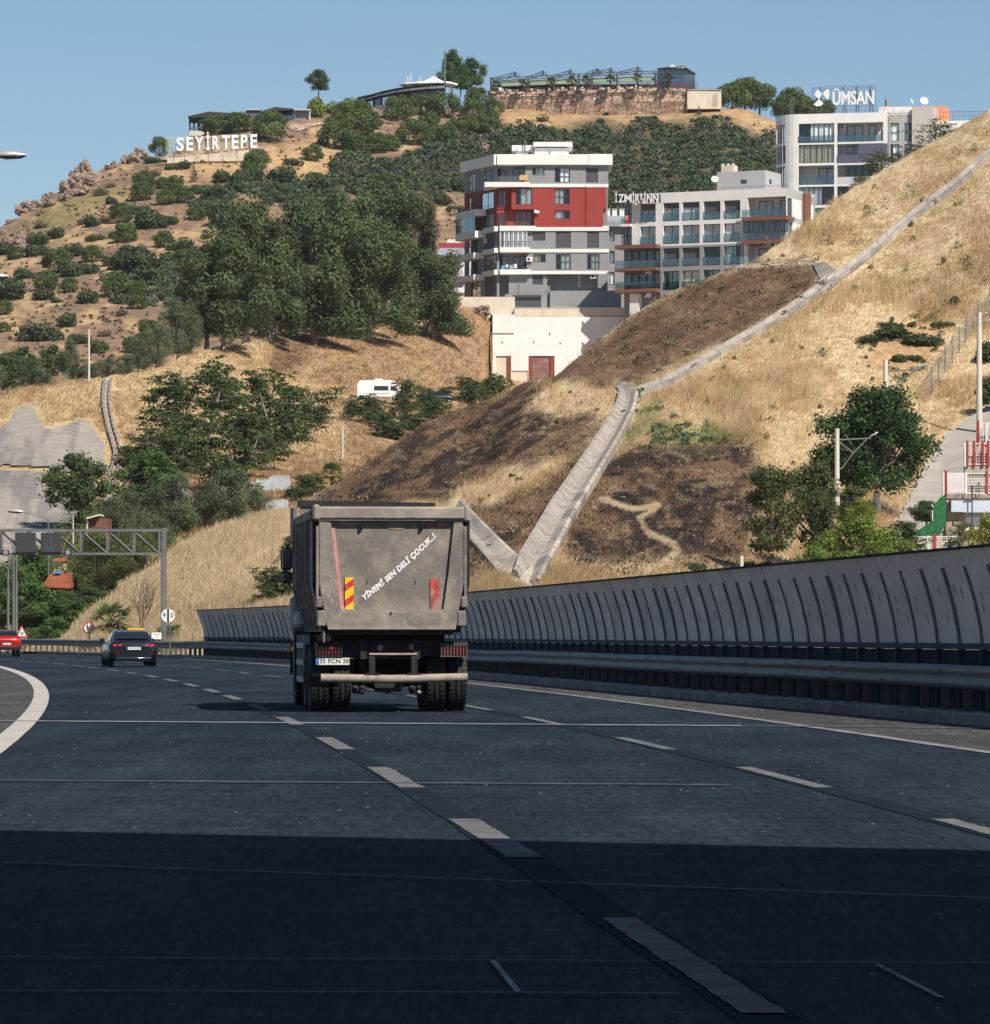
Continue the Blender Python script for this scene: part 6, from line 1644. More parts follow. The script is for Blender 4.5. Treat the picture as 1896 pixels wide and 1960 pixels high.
sw = hroot('stone_terrace_wall', 'long reddish stone terrace wall under the hilltop restaurant', 'wall', *Hh(80, 385))
def sX(zx): return (zx - 80) * 0.2524 * kh
def sZ(zy): return (385 - zy) * 0.2524 * kh
w = MB(); n = 24
tops = [(80, 290), (250, 275), (700, 253), (1300, 228), (1450, 226), (1615, 234)]
tx = lin(tops); rr = np.random.default_rng(3)
secs = []
for i in range(n + 1):
 zx = 80 + (1615 - 80) * i / n; zt_ = float(tx(zx)) + rr.normal(0, 1.0)
 secs.append([(sX(zx), 0.8 + rr.normal(0, 0.1), sZ(430)), (sX(zx), rr.normal(0, 0.12), sZ(330)), (sX(zx), 0.2, sZ(zt_)), (sX(zx), 7, sZ(zt_)), (sX(zx), 7, sZ(430))])
w.loft(secs, 0, False, True); w.build('masonry', [M_RUB], sw)
cw = hroot('cream_wall', 'cream rendered wall at the right end of the stone terrace', 'wall', *Hh(1615, 362))
def cX(zx): return (zx - 1615) * 0.2524 * kh
def cZ(zy): return (362 - zy) * 0.2524 * kh
w = MB(); w.prism([(cX(1612), cZ(390)), (cX(1612), cZ(245)), (cX(1870), cZ(258)), (cX(1870), cZ(390))], 'y', -0.6, 6); w.build('wall_face', [M_CREAM], cw)
MB().box(cX(1810), cX(1842), -0.66, -0.55, cZ(362), cZ(280)).build('door', [mat('door_tan', (0.42, 0.35, 0.26), 0.8)], cw)
MB().box(cX(1608), cX(1874), -0.75, 6.2, cZ(248), cZ(244)).build('coping', [M_CREAM], cw)
fr = MB()
for k in range(9): fr.box(cX(1690 + 22 * k) - 0.04, cX(1690 + 22 * k) + 0.04, 3, 3.08, cZ(246), cZ(222))
fr.box(cX(1690), cX(1870), 3.0, 3.05, cZ(224), cZ(222)); fr.build('fence', [M_STEEL], cw)

hr = hroot('hilltop_restaurant', 'long open restaurant hall on the hilltop with green awnings and lattice roof arms', 'restaurant', *Hh(80, 240), Y=908.0)
kh2 = 908 / FOC
def qX(zx): return (zx - 80) * 0.2524 * kh2
def qZ(zy): return (240 - zy) * 0.2524 * kh2
base = lambda zx: 252 - (zx - 80) * 0.0165
M_AWG = mat('green_awning', (0.16, 0.23, 0.15), 0.8, var=0.1, scale=0.5)
M_ROOFB = mat('brown_vault', (0.17, 0.145, 0.125), 0.8, var=0.15, scale=0.4)
seg = [(195, 400), (414, 595), (606, 785), (795, 885), (895, 1075), (1088, 1370)]
for a, b in seg:
 ta = 150 - (a - 195) * 0.035; tb = 150 - (b - 195) * 0.035
 MB().loft([[(qX(x), 3.0 - 0.0, qZ(t + 25)), (qX(x), 4.2, qZ(t + 6)), (qX(x), 6.5, qZ(t - 4)), (qX(x), 9, qZ(t + 6)), (qX(x), 10, qZ(t + 25))] for x, t in ((a, ta), (b, tb))], 0, True, False, closed=False).build('vault_roof', [M_ROOFB], hr)
 MB().loft([[(qX(x), 3.0, qZ(t + 22)), (qX(x), 1.6, qZ(t + 58)), (qX(x), 1.6, qZ(t + 60)), (qX(x), 3.05, qZ(t + 24))] for x, t in ((a + 4, ta), (b - 4, tb))], 0, False, True).build('awning', [M_AWG], hr)
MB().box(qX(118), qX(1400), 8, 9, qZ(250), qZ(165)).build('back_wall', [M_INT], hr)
MB().box(qX(100), qX(1640), 2.2, 9, qZ(262), qZ(246)).build('terrace', [M_CREAM], hr)
def truss(pts, th=0.13, h=0.55):
 m = MB()
 for (x0, y0), (x1, y1) in zip(pts[:-1], pts[1:]):
  a = Vector((qX(x0), 2.4, qZ(y0))); b = Vector((qX(x1), 2.4, qZ(y1)))
  m.tube([a, b], th * 0.6, 5).tube([a - Vector((0, 0, h)), b - Vector((0, 0, h))], th * 0.6, 5)
  k = max(2, int((b - a).length / 0.9))
  for i in range(k):
   p = a.lerp(b, i / k); q = a.lerp(b, (i + 1) / k); m.tube([p - Vector((0, 0, h * (i % 2))), q - Vector((0, 0, h * ((i + 1) % 2)))], th * 0.4, 4)
 m.build('lattice_arm', [M_STEEL], hr)
for pk, yk, lft, ly in ((305, 92, 120, 148), (518, 84, 410, 132), (725, 76, 610, 120), (933, 66, 840, 108), (1033, 62, 890, 104), (1240, 54, 1090, 98), (1495, 42, 1375, 90)):
 truss([(lft, ly), (pk - 20, yk + 14), (pk, yk + 6)]); truss([(pk, yk + 6), (pk + 35, yk + 30)])
 MB().box(qX(pk) - 0.16, qX(pk) + 0.16, 2.3, 2.6, qZ(yk + 40), qZ(yk)).build('mast', [M_STEEL], hr)
truss([(120, 148), (410, 130), (610, 122), (790, 112), (890, 108), (1080, 100), (1380, 88)], 0.12, 0.5)
for zx in (123, 405, 601, 790, 890, 1081, 1372, 1390):
 MB().box(qX(zx) - 0.18, qX(zx) + 0.18, 1.5, 1.9, qZ(base(zx)), qZ(140 - (zx - 120) * 0.03)).build('column', [M_STEEL], hr)
tb = MB(); tr = np.random.default_rng(5)
for k in range(70):
 zx = tr.uniform(190, 1320); zz = base(zx) - 2
 tb.box(qX(zx) - 0.25, qX(zx) + 0.25, 1.2 + tr.uniform(0, 2), 1.8 + tr.uniform(0, 2), qZ(zz), qZ(zz - tr.uniform(12, 32)))
o = tb.build('terrace_furniture', [mat('chair_white', (0.6, 0.57, 0.53), 0.8, var=0.3, scale=0.7)], hr); o['kind'] = 'stuff'
rf = hroot('terrace_fence', 'rust red wooden fence along the edge of the hilltop terrace', 'fence', *Hh(80, 270), Y=900.5)
kf = 900.5 / FOC
def fX(zx): return (zx - 80) * 0.2524 * kf
def fZ(zy): return (270 - zy) * 0.2524 * kf
M_RWOOD = mat('red_stained_wood', (0.13, 0.045, 0.03), 0.8, var=0.25, scale=1)
pm = MB().box(-0.09, 0.09, -0.06, 0.06, -0.4, 1.05).mesh('fence_post', [M_RWOOD])
xm = MB()
xm.add([(-0.9, 0, 0.1), (-0.9, 0, 0.2), (0.9, 0, 0.95), (0.9, 0, 0.85)], [(0, 1, 2, 3)]).add([(0.9, 0.02, 0.1), (0.9, 0.02, 0.2), (-0.9, 0.02, 0.95), (-0.9, 0.02, 0.85)], [(0, 1, 2, 3)]).box(-0.95, 0.95, -0.05, 0.05, 0.92, 1.02).box(-0.95, 0.95, -0.04, 0.04, 0.5, 0.56)
xm = xm.mesh('fence_rails', [M_RWOOD])
x = 85
while x < 1640:
 z_ = fZ(float(tx(min(max(x, 80), 1615))) + 2)
 link_mesh('post', pm, rf, (fX(x), 0, z_)); link_mesh('rails', xm, rf, (fX(x + 39), 0, z_)); x += 78 / 2.0 * 2.0 * 0.98
gp = hroot('glass_pavilion', 'dark steel glass pavilion with a pointed white roof at the right end of the hilltop', 'pavilion', *Hh(1375, 235), Y=905.0)
kg = 905 / FOC
def pX(zx): return (zx - 1375) * 0.2524 * kg
def pZ(zy): return (235 - zy) * 0.2524 * kg
b_ = MB(); gl = MB()
gl.box(pX(1395), pX(1580), 0.2, 0.25, pZ(230), pZ(85)); gl.add([(pX(1580), 0.2, pZ(230)), (pX(1680), 6, pZ(232)), (pX(1680), 6, pZ(100)), (pX(1580), 0.2, pZ(85))], [(0, 1, 2, 3)])
for zx in (1395, 1440, 1485, 1530, 1578): b_.box(pX(zx) - 0.09, pX(zx) + 0.09, 0.05, 0.2, pZ(232), pZ(80))
for k in range(7):
 t = k / 6; b_.box(pX(1582 + 96 * t) - 0.07, pX(1582 + 96 * t) + 0.07, 0.1 + 5.8 * t, 0.25 + 5.8 * t, pZ(234), pZ(84 + 16 * t))
for zy in (84, 150, 205):
 b_.box(pX(1395), pX(1580), 0.02, 0.16, pZ(zy + 3), pZ(zy - 2)); b_.add([(pX(1580), 0.05, pZ(zy + 3)), (pX(1680), 5.9, pZ(zy + 10)), (pX(1680), 5.9, pZ(zy + 6)), (pX(1580), 0.05, pZ(zy - 2))], [(0, 1, 2, 3)])
b_.build('frame', [M_STEEL], gp); gl.build('glazing', [mat_glass('smoked_glass', (0.35, 0.42, 0.48), 0.12)], gp)
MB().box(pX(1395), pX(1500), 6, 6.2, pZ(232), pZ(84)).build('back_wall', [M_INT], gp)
MB().prism([(pX(1440), pZ(78)), (pX(1475), pZ(70)), (pX(1498), pZ(52)), (pX(1520), pZ(66)), (pX(1590), pZ(70)), (pX(1590), pZ(78))], 'y', -0.5, 5).build('tent_roof', [M_PLW], gp)
MB().add([(pX(1380), -0.5, pZ(84)), (pX(1585), -0.6, pZ(70)), (pX(1692), 6.2, pZ(98)), (pX(1500), 8, pZ(92)), (pX(1380), -0.5, pZ(80)), (pX(1585), -0.6, pZ(64)), (pX(1692), 6.2, pZ(93)), (pX(1500), 8, pZ(86))], [(0, 1, 2, 3), (4, 5, 6, 7), (0, 1, 5, 4), (1, 2, 6, 5), (2, 3, 7, 6), (3, 0, 4, 7)]).build('roof', [M_STEEL], gp)

# round restaurant with awnings
def Z2(zx, zy): return (478.5 + zx * 0.2524, 95.7 + zy * 0.2524)
RY = 893.0; kr = RY / FOC
rd = hroot('round_restaurant', 'low round restaurant on the crest with grey awnings and a white tent roof', 'restaurant', *Z2(640, 435), Y=RY)
def dX(zx): return (zx - 640) * 0.2524 * kr
def dZ(zy): return (435 - zy) * 0.2524 * kr
# circular front: survey x -> arc depth
def arc(zx):
 u = min(1.0, max(0.0, (zx - 640) / 900.0)); return 26 * (1 - u) ** 2.2
xs_ = [640, 720, 790, 865, 985, 1110, 1210, 1350, 1480]
ytop = [318, 302, 292, 284, 272, 264, 258, 252, 246]; yaw = [345, 334, 322, 316, 306, 300, 298, 294, 292]
M_AWD = mat('grey_awning', (0.14, 0.135, 0.13), 0.8, var=0.15, scale=0.6)
for i in range(8):
 a, b = xs_[i], xs_[i + 1]
 MB().loft([[(dX(x + sgn), arc(x) + 0.4, dZ(t + 4)), (dX(x + sgn), arc(x) - 1.2, dZ(y2)), (dX(x + sgn), arc(x) - 1.15, dZ(y2 + 3)), (dX(x + sgn), arc(x) + 0.5, dZ(t + 8))] for x, t, y2, sgn in ((a, ytop[i], yaw[i], 3), (b, ytop[i + 1], yaw[i + 1], -3))], 0, False, True).build('awning', [M_AWD], rd)
 for k in range(2):
  x0 = a + (b - a) * k / 2; x1 = a + (b - a) * (k + 1) / 2
  wd = MB().add([(dX(x0 + 3), arc(x0) + 0.5, dZ(378)), (dX(x1 - 3), arc(x1) + 0.5, dZ(378)), (dX(x1 - 3), arc(x1) + 0.5, dZ(ytop[i + 1] + 6)), (dX(x0 + 3), arc(x0) + 0.5, dZ(ytop[i] + 6))], [(0, 1, 2, 3)]).build('window', [mat_glass('smoked_glass', (0.35, 0.42, 0.48), 0.12)], rd)
  MB().box(dX(x0) - 0.12, dX(x0) + 0.12, arc(x0) + 0.3, arc(x0) + 0.6, dZ(378), dZ(ytop[i] + 4)).build('mullion', [M_STEEL], wd)
MB().loft([[(dX(x), arc(x) + 0.2, dZ(t)), (dX(x), arc(x) - 0.5, dZ(t + 2)), (dX(x), arc(x) - 0.5, dZ(t + 8)), (dX(x), arc(x) + 14, dZ(t + 8)), (dX(x), arc(x) + 14, dZ(t - 10))] for x, t in zip(xs_, ytop)], 0, False, True).build('roof_edge', [M_STEEL], rd)
MB().loft([[(dX(x), arc(x) + 0.6, dZ(t - 2)), (dX(x), arc(x) + 6, dZ(t - 16)), (dX(x), arc(x) + 14, dZ(t - 16)), (dX(x), arc(x) + 14, dZ(t))] for x, t in zip(xs_[2:], ytop[2:])], 0, False, True).build('roof', [M_PLW], rd)
MB().loft([[(dX(x), arc(x) + 0.35, dZ(372)), (dX(x), arc(x) + 0.35, dZ(450)), (dX(x), arc(x) + 14, dZ(450)), (dX(x), arc(x) + 14, dZ(372))] for x in xs_], 0, False, True).build('base_wall', [M_CREAM], rd)
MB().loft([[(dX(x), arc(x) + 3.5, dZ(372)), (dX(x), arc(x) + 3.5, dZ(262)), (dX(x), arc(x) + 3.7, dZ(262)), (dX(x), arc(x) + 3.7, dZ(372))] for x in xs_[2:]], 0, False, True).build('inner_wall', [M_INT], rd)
tent = MB(); tent.lathe([(dX(1330 + 640 - 1330) + 0.05, dZ(155)), (0.8, dZ(172)), (2.2, dZ(198)), (4.6, dZ(212)), (4.7, dZ(224))], 8, 'z', 0, False, Matrix.Translation((dX(1388), 9, 0)))
tent.lathe([(0.1, dZ(202)), (2.5, dZ(210)), (4.0, dZ(216)), (4.0, dZ(226))], 8, 'z', 0, False, Matrix.Translation((dX(1280), 9, 0))); tent.build('tent_roof', [mat('tent_white', (0.8, 0.8, 0.78), 0.7, var=0)], rd)
for zx, z0, z1 in ((1189, 222, 162), (1207, 222, 150), (1219, 222, 135), (1287, 212, 155)):
 MB().tube([(dX(zx), 8, dZ(z0 + 30)), (dX(zx), 8, dZ(z1))], 0.05, 5).build('antenna', [M_ACW], rd)
ms = hroot('antenna_mast', 'tall thin antenna mast on the hill crest beside the dark trees', 'mast', *Z2(1480, 250), Y=896.0)
L = 245 * 0.2524 * 896 / FOC
MB().tube([(0, 0, 0), (0, 0, L * 0.35), (0, 0, L)], [0.22, 0.16, 0.10], 8).build('pole', [M_GALV], ms)
# small pavilions on the left of the crest
def Z1(zx, zy): return (zx * 0.2524, 95.7 + zy * 0.2524)
VY = 852.0; kv = VY / FOC
pv = hroot('timber_pavilion', 'open dark timber pavilion at the left end of the hilltop', 'pavilion', *Z1(1435, 612), Y=VY)
def vX(zx): return (zx - 1435) * 0.2524 * kv
def vZ(zy): return (612 - zy) * 0.2524 * kv
M_TIMB = mat('dark_timber', (0.05, 0.04, 0.037), 0.8, var=0.2)
MB().prism([(vX(1428), vZ(515)), (vX(1428), vZ(504)), (vX(1585), vZ(470)), (vX(1760), vZ(480)), (vX(1900), vZ(492)), (vX(1900), vZ(502))], 'y', -1, 9).build('roof', [M_TIMB], pv)
for zx, y in ((1440, 0), (1458, 5), (1482, 8), (1500, 4), (1515, 0), (1600, 0), (1700, 0), (1800, 0), (1880, 0)):
 MB().box(vX(zx) - 0.15, vX(zx) + 0.15, y, y + 0.3, vZ(640), vZ(505)).build('post', [M_TIMB], pv)
MB().box(vX(1440), vX(1512), -0.1, -0.05, vZ(608), vZ(580)).build('glass_railing', [M_RAILG], pv)
MB().box(vX(1436), vX(1900), -0.3, 9, vZ(650), vZ(612)).build('floor_slab', [M_CREAM], pv)
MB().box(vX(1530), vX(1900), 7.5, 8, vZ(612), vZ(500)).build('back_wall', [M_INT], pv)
pv2 = hroot('hill_shed', 'row of dark sheds with flat roofs left of the yellow green bushes on the crest', 'shed', *Z2(-30, 545), Y=866.0)
k2 = 866 / FOC
def eX(zx): return (zx + 30) * 0.2524 * k2
def eZ(zy): return (545 - zy) * 0.2524 * k2
MB().box(eX(-30), eX(75), 0, 6, eZ(545), eZ(452)).build('hut', [mat('hut_slate', (0.10, 0.11, 0.13), 0.7, var=0.1)], pv2)
MB().box(eX(-30), eX(78), -0.4, 6, eZ(455), eZ(447)).build('roof', [M_PLG2], pv2)
MB().prism([(eX(80), eZ(468)), (eX(190), eZ(432)), (eX(330), eZ(445)), (eX(330), eZ(452)), (eX(80), eZ(475))], 'y', -0.5, 7).build('roof', [M_TIMB], pv2)
for zx in (82, 195, 212, 328): MB().box(eX(zx) - 0.15, eX(zx) + 0.15, 0, 0.3, eZ(545), eZ(450)).build('post', [M_TIMB], pv2)
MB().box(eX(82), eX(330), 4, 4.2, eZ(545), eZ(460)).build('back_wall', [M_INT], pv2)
MB().box(eX(215), eX(330), 0.4, 0.5, eZ(535), eZ(490)).build('glass_screen', [M_RAILG], pv2)
MB().box(eX(335), eX(460), -0.2, 5, eZ(455), eZ(446)).box(eX(450), eX(460), 0, 0.3, eZ(545), eZ(450)).build('canopy', [M_PLG2], pv2)
MB().box(eX(340), eX(440), 0.8, 1.0, eZ(540), eZ(458)).build('panel_wall', [mat('corrugated_zinc', (0.28, 0.29, 0.30), 0.6, metal=0.2, var=0.1)], pv2)

# hill sign
SY = float(far.Y(np.array([400.0]), np.array([308.0]))[0]) - 4; ksn = SY / FOC
sn = hroot('hill_letter_sign', 'big white SEYIRTEPE letters on a lattice frame standing on the hillside', 'sign', *Z1(1255, 855), Y=SY)
def nX(zx): return (zx - 1255) * 0.2524 * ksn
def nZ(zy): return (855 - zy) * 0.2524 * ksn
tl = lambda zx: -(zx - 1340) * 0.042
f_ = MB(); M_POLE = mat('pale_tube', (0.55, 0.50, 0.40), 0.6, var=0.1)
for k in range(9):
 zy = 665 + k * 12
 f_.tube([(nX(1255), 0.3, nZ(zy + tl(1255))), (nX(1950), 0.3, nZ(zy + tl(1950)))], 0.05, 5)
for zx in (1300, 1385, 1480, 1568, 1675, 1790, 1890, 1945):
 f_.tube([(nX(zx), 0.45, nZ(850 + tl(zx))), (nX(zx), 0.45, nZ(655 + tl(zx)))], 0.09, 5).tube([(nX(zx) + 0.3, 2.2, nZ(840)), (nX(zx), 0.45, nZ(700 + tl(zx)))], 0.05, 5)
f_.build('lattice_frame', [M_POLE], sn)
M_LTR = mat('letter_white', (0.82, 0.82, 0.82), 0.5, var=0.02)
for ch_, zx in (('S', 1367), ('E', 1440), ('Y', 1512), ('\u0130', 1577), ('R', 1638), ('T', 1716), ('E', 1784), ('P', 1853), ('E', 1926)):
 me = text_mesh(ch_, 1.0, 0.10, offset=0.025); co = np.empty(len(me.vertices) * 3, np.float32); me.vertices.foreach_get('co', co); co = co.reshape(-1, 3)
 wz_ = {'\u0130': 24, 'S': 56, 'Y': 62, 'T': 62}.get(ch_, 50) * 0.2524 * ksn
 h_ = (138 if ch_ == '\u0130' else 104) * 0.2524 * ksn
 co[:, 0] = (co[:, 0] - (co[:, 0].max() + co[:, 0].min()) / 2) / (co[:, 0].max() - co[:, 0].min()) * wz_
 co[:, 1] = (co[:, 1] - co[:, 1].min()) / (co[:, 1].max() - co[:, 1].min()) * h_; co[:, 2] *= 2
 me.vertices.foreach_set('co', co.ravel()); me.update(); me.materials.append(M_LTR); me.name = 'letter'
 link_mesh('letter', me, sn, (nX(zx), 0.0, nZ(766 + tl(zx))), UPR)
wl2 = hroot('low_cream_wall', 'low cream wall under the hillside letters', 'wall', *Z1(1268, 855), Y=SY + 4)
k3 = (SY + 4) / FOC * 0.2524
MB().prism([(0, -3), (0, 35 * k3), (-0.0 + 590 * k3, 95 * k3), (700 * k3, 105 * k3), (700 * k3, -1)], 'y', 0, 1.2).build('wall_face', [M_CREAM], wl2)
MB().prism([(-60 * k3, 30 * k3), (-40 * k3, 62 * k3), (700 * k3, 130 * k3), (700 * k3, 30 * k3)], 'y', 1.6, 3).build('stone_course', [M_RUB], wl2)
ts = skin('slope_wall', far, [(547, 247), (556, 238), (590, 236), (620, 232), (622, 238), (600, 244), (570, 252)], 0.8, M_RUB, 2, 2)
tag(ts, 'stone facing wall on the slope under the crest sheds', 'wall')

M_CHAN = [mat('channel_concrete_%d' % i, c, 0.92, var=0.18, scale=0.9, col2=c2, c2lo=0.45, c2hi=0.72, c2scale=0.8) for i, (c, c2) in enumerate([((0.34, 0.305, 0.26), (0.22, 0.19, 0.165)), ((0.24, 0.225, 0.205), (0.15, 0.14, 0.13)), ((0.43, 0.375, 0.31), (0.31, 0.265, 0.22))])]
def channel(name, label, pts, hw, step=20, lift=0.10, deep=0.45, pick=(0, 1, 2)):
 pts = np.array(pts, float); seg = np.hypot(*np.diff(pts, axis=0).T); s = np.r_[0, np.cumsum(seg)]
 n = max(2, int(s[-1] / 5)); u = np.linspace(0, s[-1], n + 1)
 px = np.interp(u, s, pts[:, 0]); py = np.interp(u, s, pts[:, 1]); h = np.interp(u, s, hw if hasattr(hw, '__len__') else [hw] * len(pts))
 tx_, ty_ = np.gradient(px), np.gradient(py); L = np.hypot(tx_, ty_); nx, ny = -ty_ / L, tx_ / L
 r = thing(name, label, 'drainage channel', (0, 0, 0))
 C = near.pos(px, py, False); A = near.pos(px - nx * h, py - ny * h, False); B = near.pos(px + nx * h, py + ny * h, False)
 ext = near.pos(px, py) - C; kn = min(11, len(px)); ext = np.stack([np.convolve(np.pad(ext[:, i], kn // 2, mode='edge'), np.ones(kn) / kn, 'same')[kn // 2:kn // 2 + len(px)] for i in range(3)], 1)
 T = np.gradient(C, axis=0); N = np.cross(T, B - A); N /= np.linalg.norm(N, axis=1)[:, None]; N[N[:, 2] < 0] *= -1
 A = A + ext; B = B + ext
 # keep the chute a real width
 per = max(1, int(step / 5)); k = 0; floor = []
 while k < n:
  e = min(n, k + per); secs = []
  for i in range(k, e + 1):
   a, b, nn = Vector(A[i]), Vector(B[i]), Vector(N[i]); up = nn
   w = b - a; rim = lift + deep * 0.6
   secs.append([a - up * 0.3 - w * 0.04, a + up * rim - w * 0.03, a + up * (rim + 0.02) + w * 0.10, a + up * lift + w * 0.42, a + up * (lift - 0.03) + w * 0.62, b + up * rim * 0.9 - w * 0.10, b + up * rim * 0.88 + w * 0.03, b - up * 0.3 + w * 0.04])
  if len(secs) > 1:
   # a hair of open joint between slabs
   if e < n: secs[-1] = [p0.lerp(p1, 0.90) for p0, p1 in zip(secs[-2], secs[-1])]
   MB().loft([q[:4] + [q[0] - Vector((0, 0, 0.3))] for q in secs], 0, False, True).build('slab', [M_CHAN[int(RNG.choice(pick))]], r); MB().loft([q[4:] for q in secs], 0, False, True).build('lip', [M_CHAN[pick[0]]], r)
   for q, f in zip(secs, range(k, e + 1)): floor.append([q[3], q[4], q[4] - Vector((0, 0, 0.2)), q[3] - Vector((0, 0, 0.2))])
  k = e
 MB().loft(floor, 0, False, True).build('channel_floor', [M_CHAN[pick[0]]], r)
 return r
channel('drainage_channel', 'long upper concrete drain running down the right hand grass slope', [(1990, 215), (1896, 292), (1840, 345), (1780, 392), (1720, 440), (1660, 490), (1612, 528), (1588, 545)], [6, 6, 6.5, 7, 7, 8, 8, 9], 26, deep=0.3, pick=(0, 1))
channel('drainage_channel', 'concrete drain below the burnt bank linking the upper and lower catch basins', [(1588, 540), (1560, 562), (1508, 596), (1460, 627), (1390, 668), (1320, 708), (1270, 735), (1225, 752)], [10, 9, 8, 7, 6.5, 6.5, 7, 9], 26, deep=0.25, pick=(0, 1))
channel('drainage_chute', 'broad pale concrete chute falling from the lower basin to the barrier', [(1205, 755), (1198, 785), (1172, 835), (1140, 885), (1108, 935), (1078, 985), (1048, 1035), (1018, 1082), (1005, 1112)], [17, 18, 19, 21, 23, 25, 27, 28, 26], 22, deep=0.55)
channel('drainage_chute', 'short pale concrete chute right of the truck joining the broad one', [(872, 975), (905, 1012), (940, 1048), (968, 1075), (996, 1102)], [18, 19, 20, 22, 24], 20, deep=0.2, pick=(0, 2))
tag(skin('catch_basin', near, [(1553, 503), (1580, 499), (1598, 515), (1606, 540), (1588, 558), (1572, 540)], 0.45, M_CHAN[1], 2, 2), 'upper concrete basin where the two drains meet', 'catch basin')
tag(skin('catch_basin', near, [(1177, 738), (1196, 729), (1222, 745), (1242, 750), (1226, 770), (1198, 772)], 0.45, M_CHAN[1], 2, 2), 'lower concrete basin at the head of the broad chute', 'catch basin')
tag(skin('concrete_apron', near, [(958, 1092), (985, 1074), (1012, 1072), (1030, 1085), (1040, 1120), (1030, 1150), (960, 1150), (940, 1110)], 0.5, M_CHAN[2], 3, 2), kind='structure')

def N_at(x, y, fwd=0.0):
 p = near.at(x, y)
 if fwd: p = P(x, y, p.y - fwd)
 return p
M_CPOLE = mat('concrete_pole', (0.55, 0.51, 0.45), 0.9, var=0.1, scale=1)
def arm_pole(xv, ytop, ybase, yarm, xtip, mxy, low, label, Y=None):
 b = N_at(xv, ybase); Y = Y or b.y; b = P(xv, ybase, Y)
 r = thing('concrete_lamp_pole', label, 'lamp pole', b, group='concrete lamp poles along the lane'); k = Y / FOC
 H_ = (ybase - ytop) * k
 MB().tube([(0, 0, -0.5), (0, 0, H_)], [5.4 * k, 4.4 * k], 10).build('pole', [M_CPOLE], r)
 q = lambda x, y: Vector(((x - xv) * k, 0, (ybase - y) * k))
 MB().tube([q(xv + 3, yarm), q(xtip, yarm - 3)], 0.05, 6).tube([q(xv + 3, yarm + 3), q(*mxy)], 0.04, 6).tube([q(*low), q(*mxy), q(xtip - 8, yarm - 1)], 0.045, 6).tube([q(xv + 2, low[1]), q(*low)], 0.05, 6).build('arm', [M_GALV], r)
 h = lamp_head(r, 'lamp_head', q(xtip - 4, yarm - 5), 18 * k, 1, 0.55)
 return r
arm_pole(1501.5, 963.6, 1090, 983, 1570, (1526, 1005), (1514, 1043), 'concrete lamp pole nearest the barrier with a bracket arm', 226)
arm_pole(1603, 820, 985, 842, 1668, (1634, 867), (1612, 897), 'concrete lamp pole with a bracket arm left of the big dark tree')
arm_pole(1696, 688, 850, 710, 1762, (1720, 732), (1708, 762), 'concrete lamp pole rising out of the top of the big dark tree')
b = N_at(1875.5, 822, 1); kq = b.y / FOC
r = thing('concrete_lamp_pole', 'tall concrete lamp pole at the right picture edge beside the lane', 'lamp pole', b, group='concrete lamp poles along the lane')
MB().tube([(0, 0, -0.5), (0, 0, (822 - 598) * kq)], [6.0 * kq, 4.4 * kq], 10).build('pole', [M_CPOLE], r)
MB().tube([(-7 * kq, 0, (822 - 603) * kq), (6 * kq, 0, (822 - 603) * kq)], 0.04, 6).tube([(-5 * kq, 0, (822 - 618) * kq), (12 * kq, 0, (822 - 618) * kq)], 0.04, 6).build('arm', [M_STEEL], r)
lamp_head(r, 'lamp_head', (4 * kq, 0, (822 - 603) * kq), 12 * kq, 1, 0.4); lamp_head(r, 'lamp_head', (10 * kq, 0, (822 - 617) * kq), 12 * kq, 1, 0.5)
b = P(1420, 1095, 205)
r = thing('concrete_post', 'short concrete post top showing above the barrier', 'post', b); MB().tube([(0, 0, -1.0), (0, 0, 31 * 205 / FOC)], 0.085, 10).build('post', [M_CPOLE], r)

M_WIRE = mat('fence_wire', (0.36, 0.36, 0.35), 0.6, metal=0.3, var=0)
def link_fence(name, label, pts, hgt, pstep=2.6, mesh=0.22):
 W = [N_at(x, y) for x, y in pts]
 r = thing(name, label, 'fence', W[0]); o = W[0]
 m = MB(); wires = MB()
 for a, b in zip(W[:-1], W[1:]):
  n = max(1, round((b - a).length / pstep))
  for i in range(n):
   p = a.lerp(b, i / n) - o; q = a.lerp(b, (i + 1) / n) - o
   MB().tube([p - Vector((0, 0, 0.3)), p + Vector((0, 0, hgt + 0.1))], 0.035, 6).build('post', [M_GALV], r)
   d = q - p; nx = max(3, int(d.length / mesh))
   for k in range(-int(hgt / mesh), nx + 1):
    for s in (1, -1):
     t0, t1 = k * mesh, k * mesh + hgt
     z0, z1 = (0, hgt)
     c0, c1 = max(t0, 0), min(t1, d.length)
     if c1 - c0 < 0.02: continue
     za, zb = c0 - t0, c1 - t0
     if s < 0: za, zb = hgt - za, hgt - zb
     u = d.normalized(); e = Vector((0, 0, 0.014)); A = p + u * c0 + Vector((0, 0, za)); B = p + u * c1 + Vector((0, 0, zb))
     wires.add([A - e, B - e, B + e, A + e], [(0, 1, 2, 3)])
   wires.add([p + Vector((0, 0, hgt - 0.02)), q + Vector((0, 0, hgt - 0.02)), q + Vector((0, 0, hgt + 0.02)), p + Vector((0, 0, hgt + 0.02))], [(0, 1, 2, 3)])
 o2 = wires.build('wire_mesh', [M_WIRE], r); o2['kind'] = 'stuff'
 return r
link_fence('chain_link_fence', 'chain link fence climbing the slope beside the earth mound', [(1930, 560), (1896, 597), (1850, 655), (1810, 715), (1772, 775)], 1.6)
link_fence('chain_link_fence', 'short run of chain link fence left of the big dark tree', [(1595, 925), (1584, 945), (1570, 970)], 1.5)

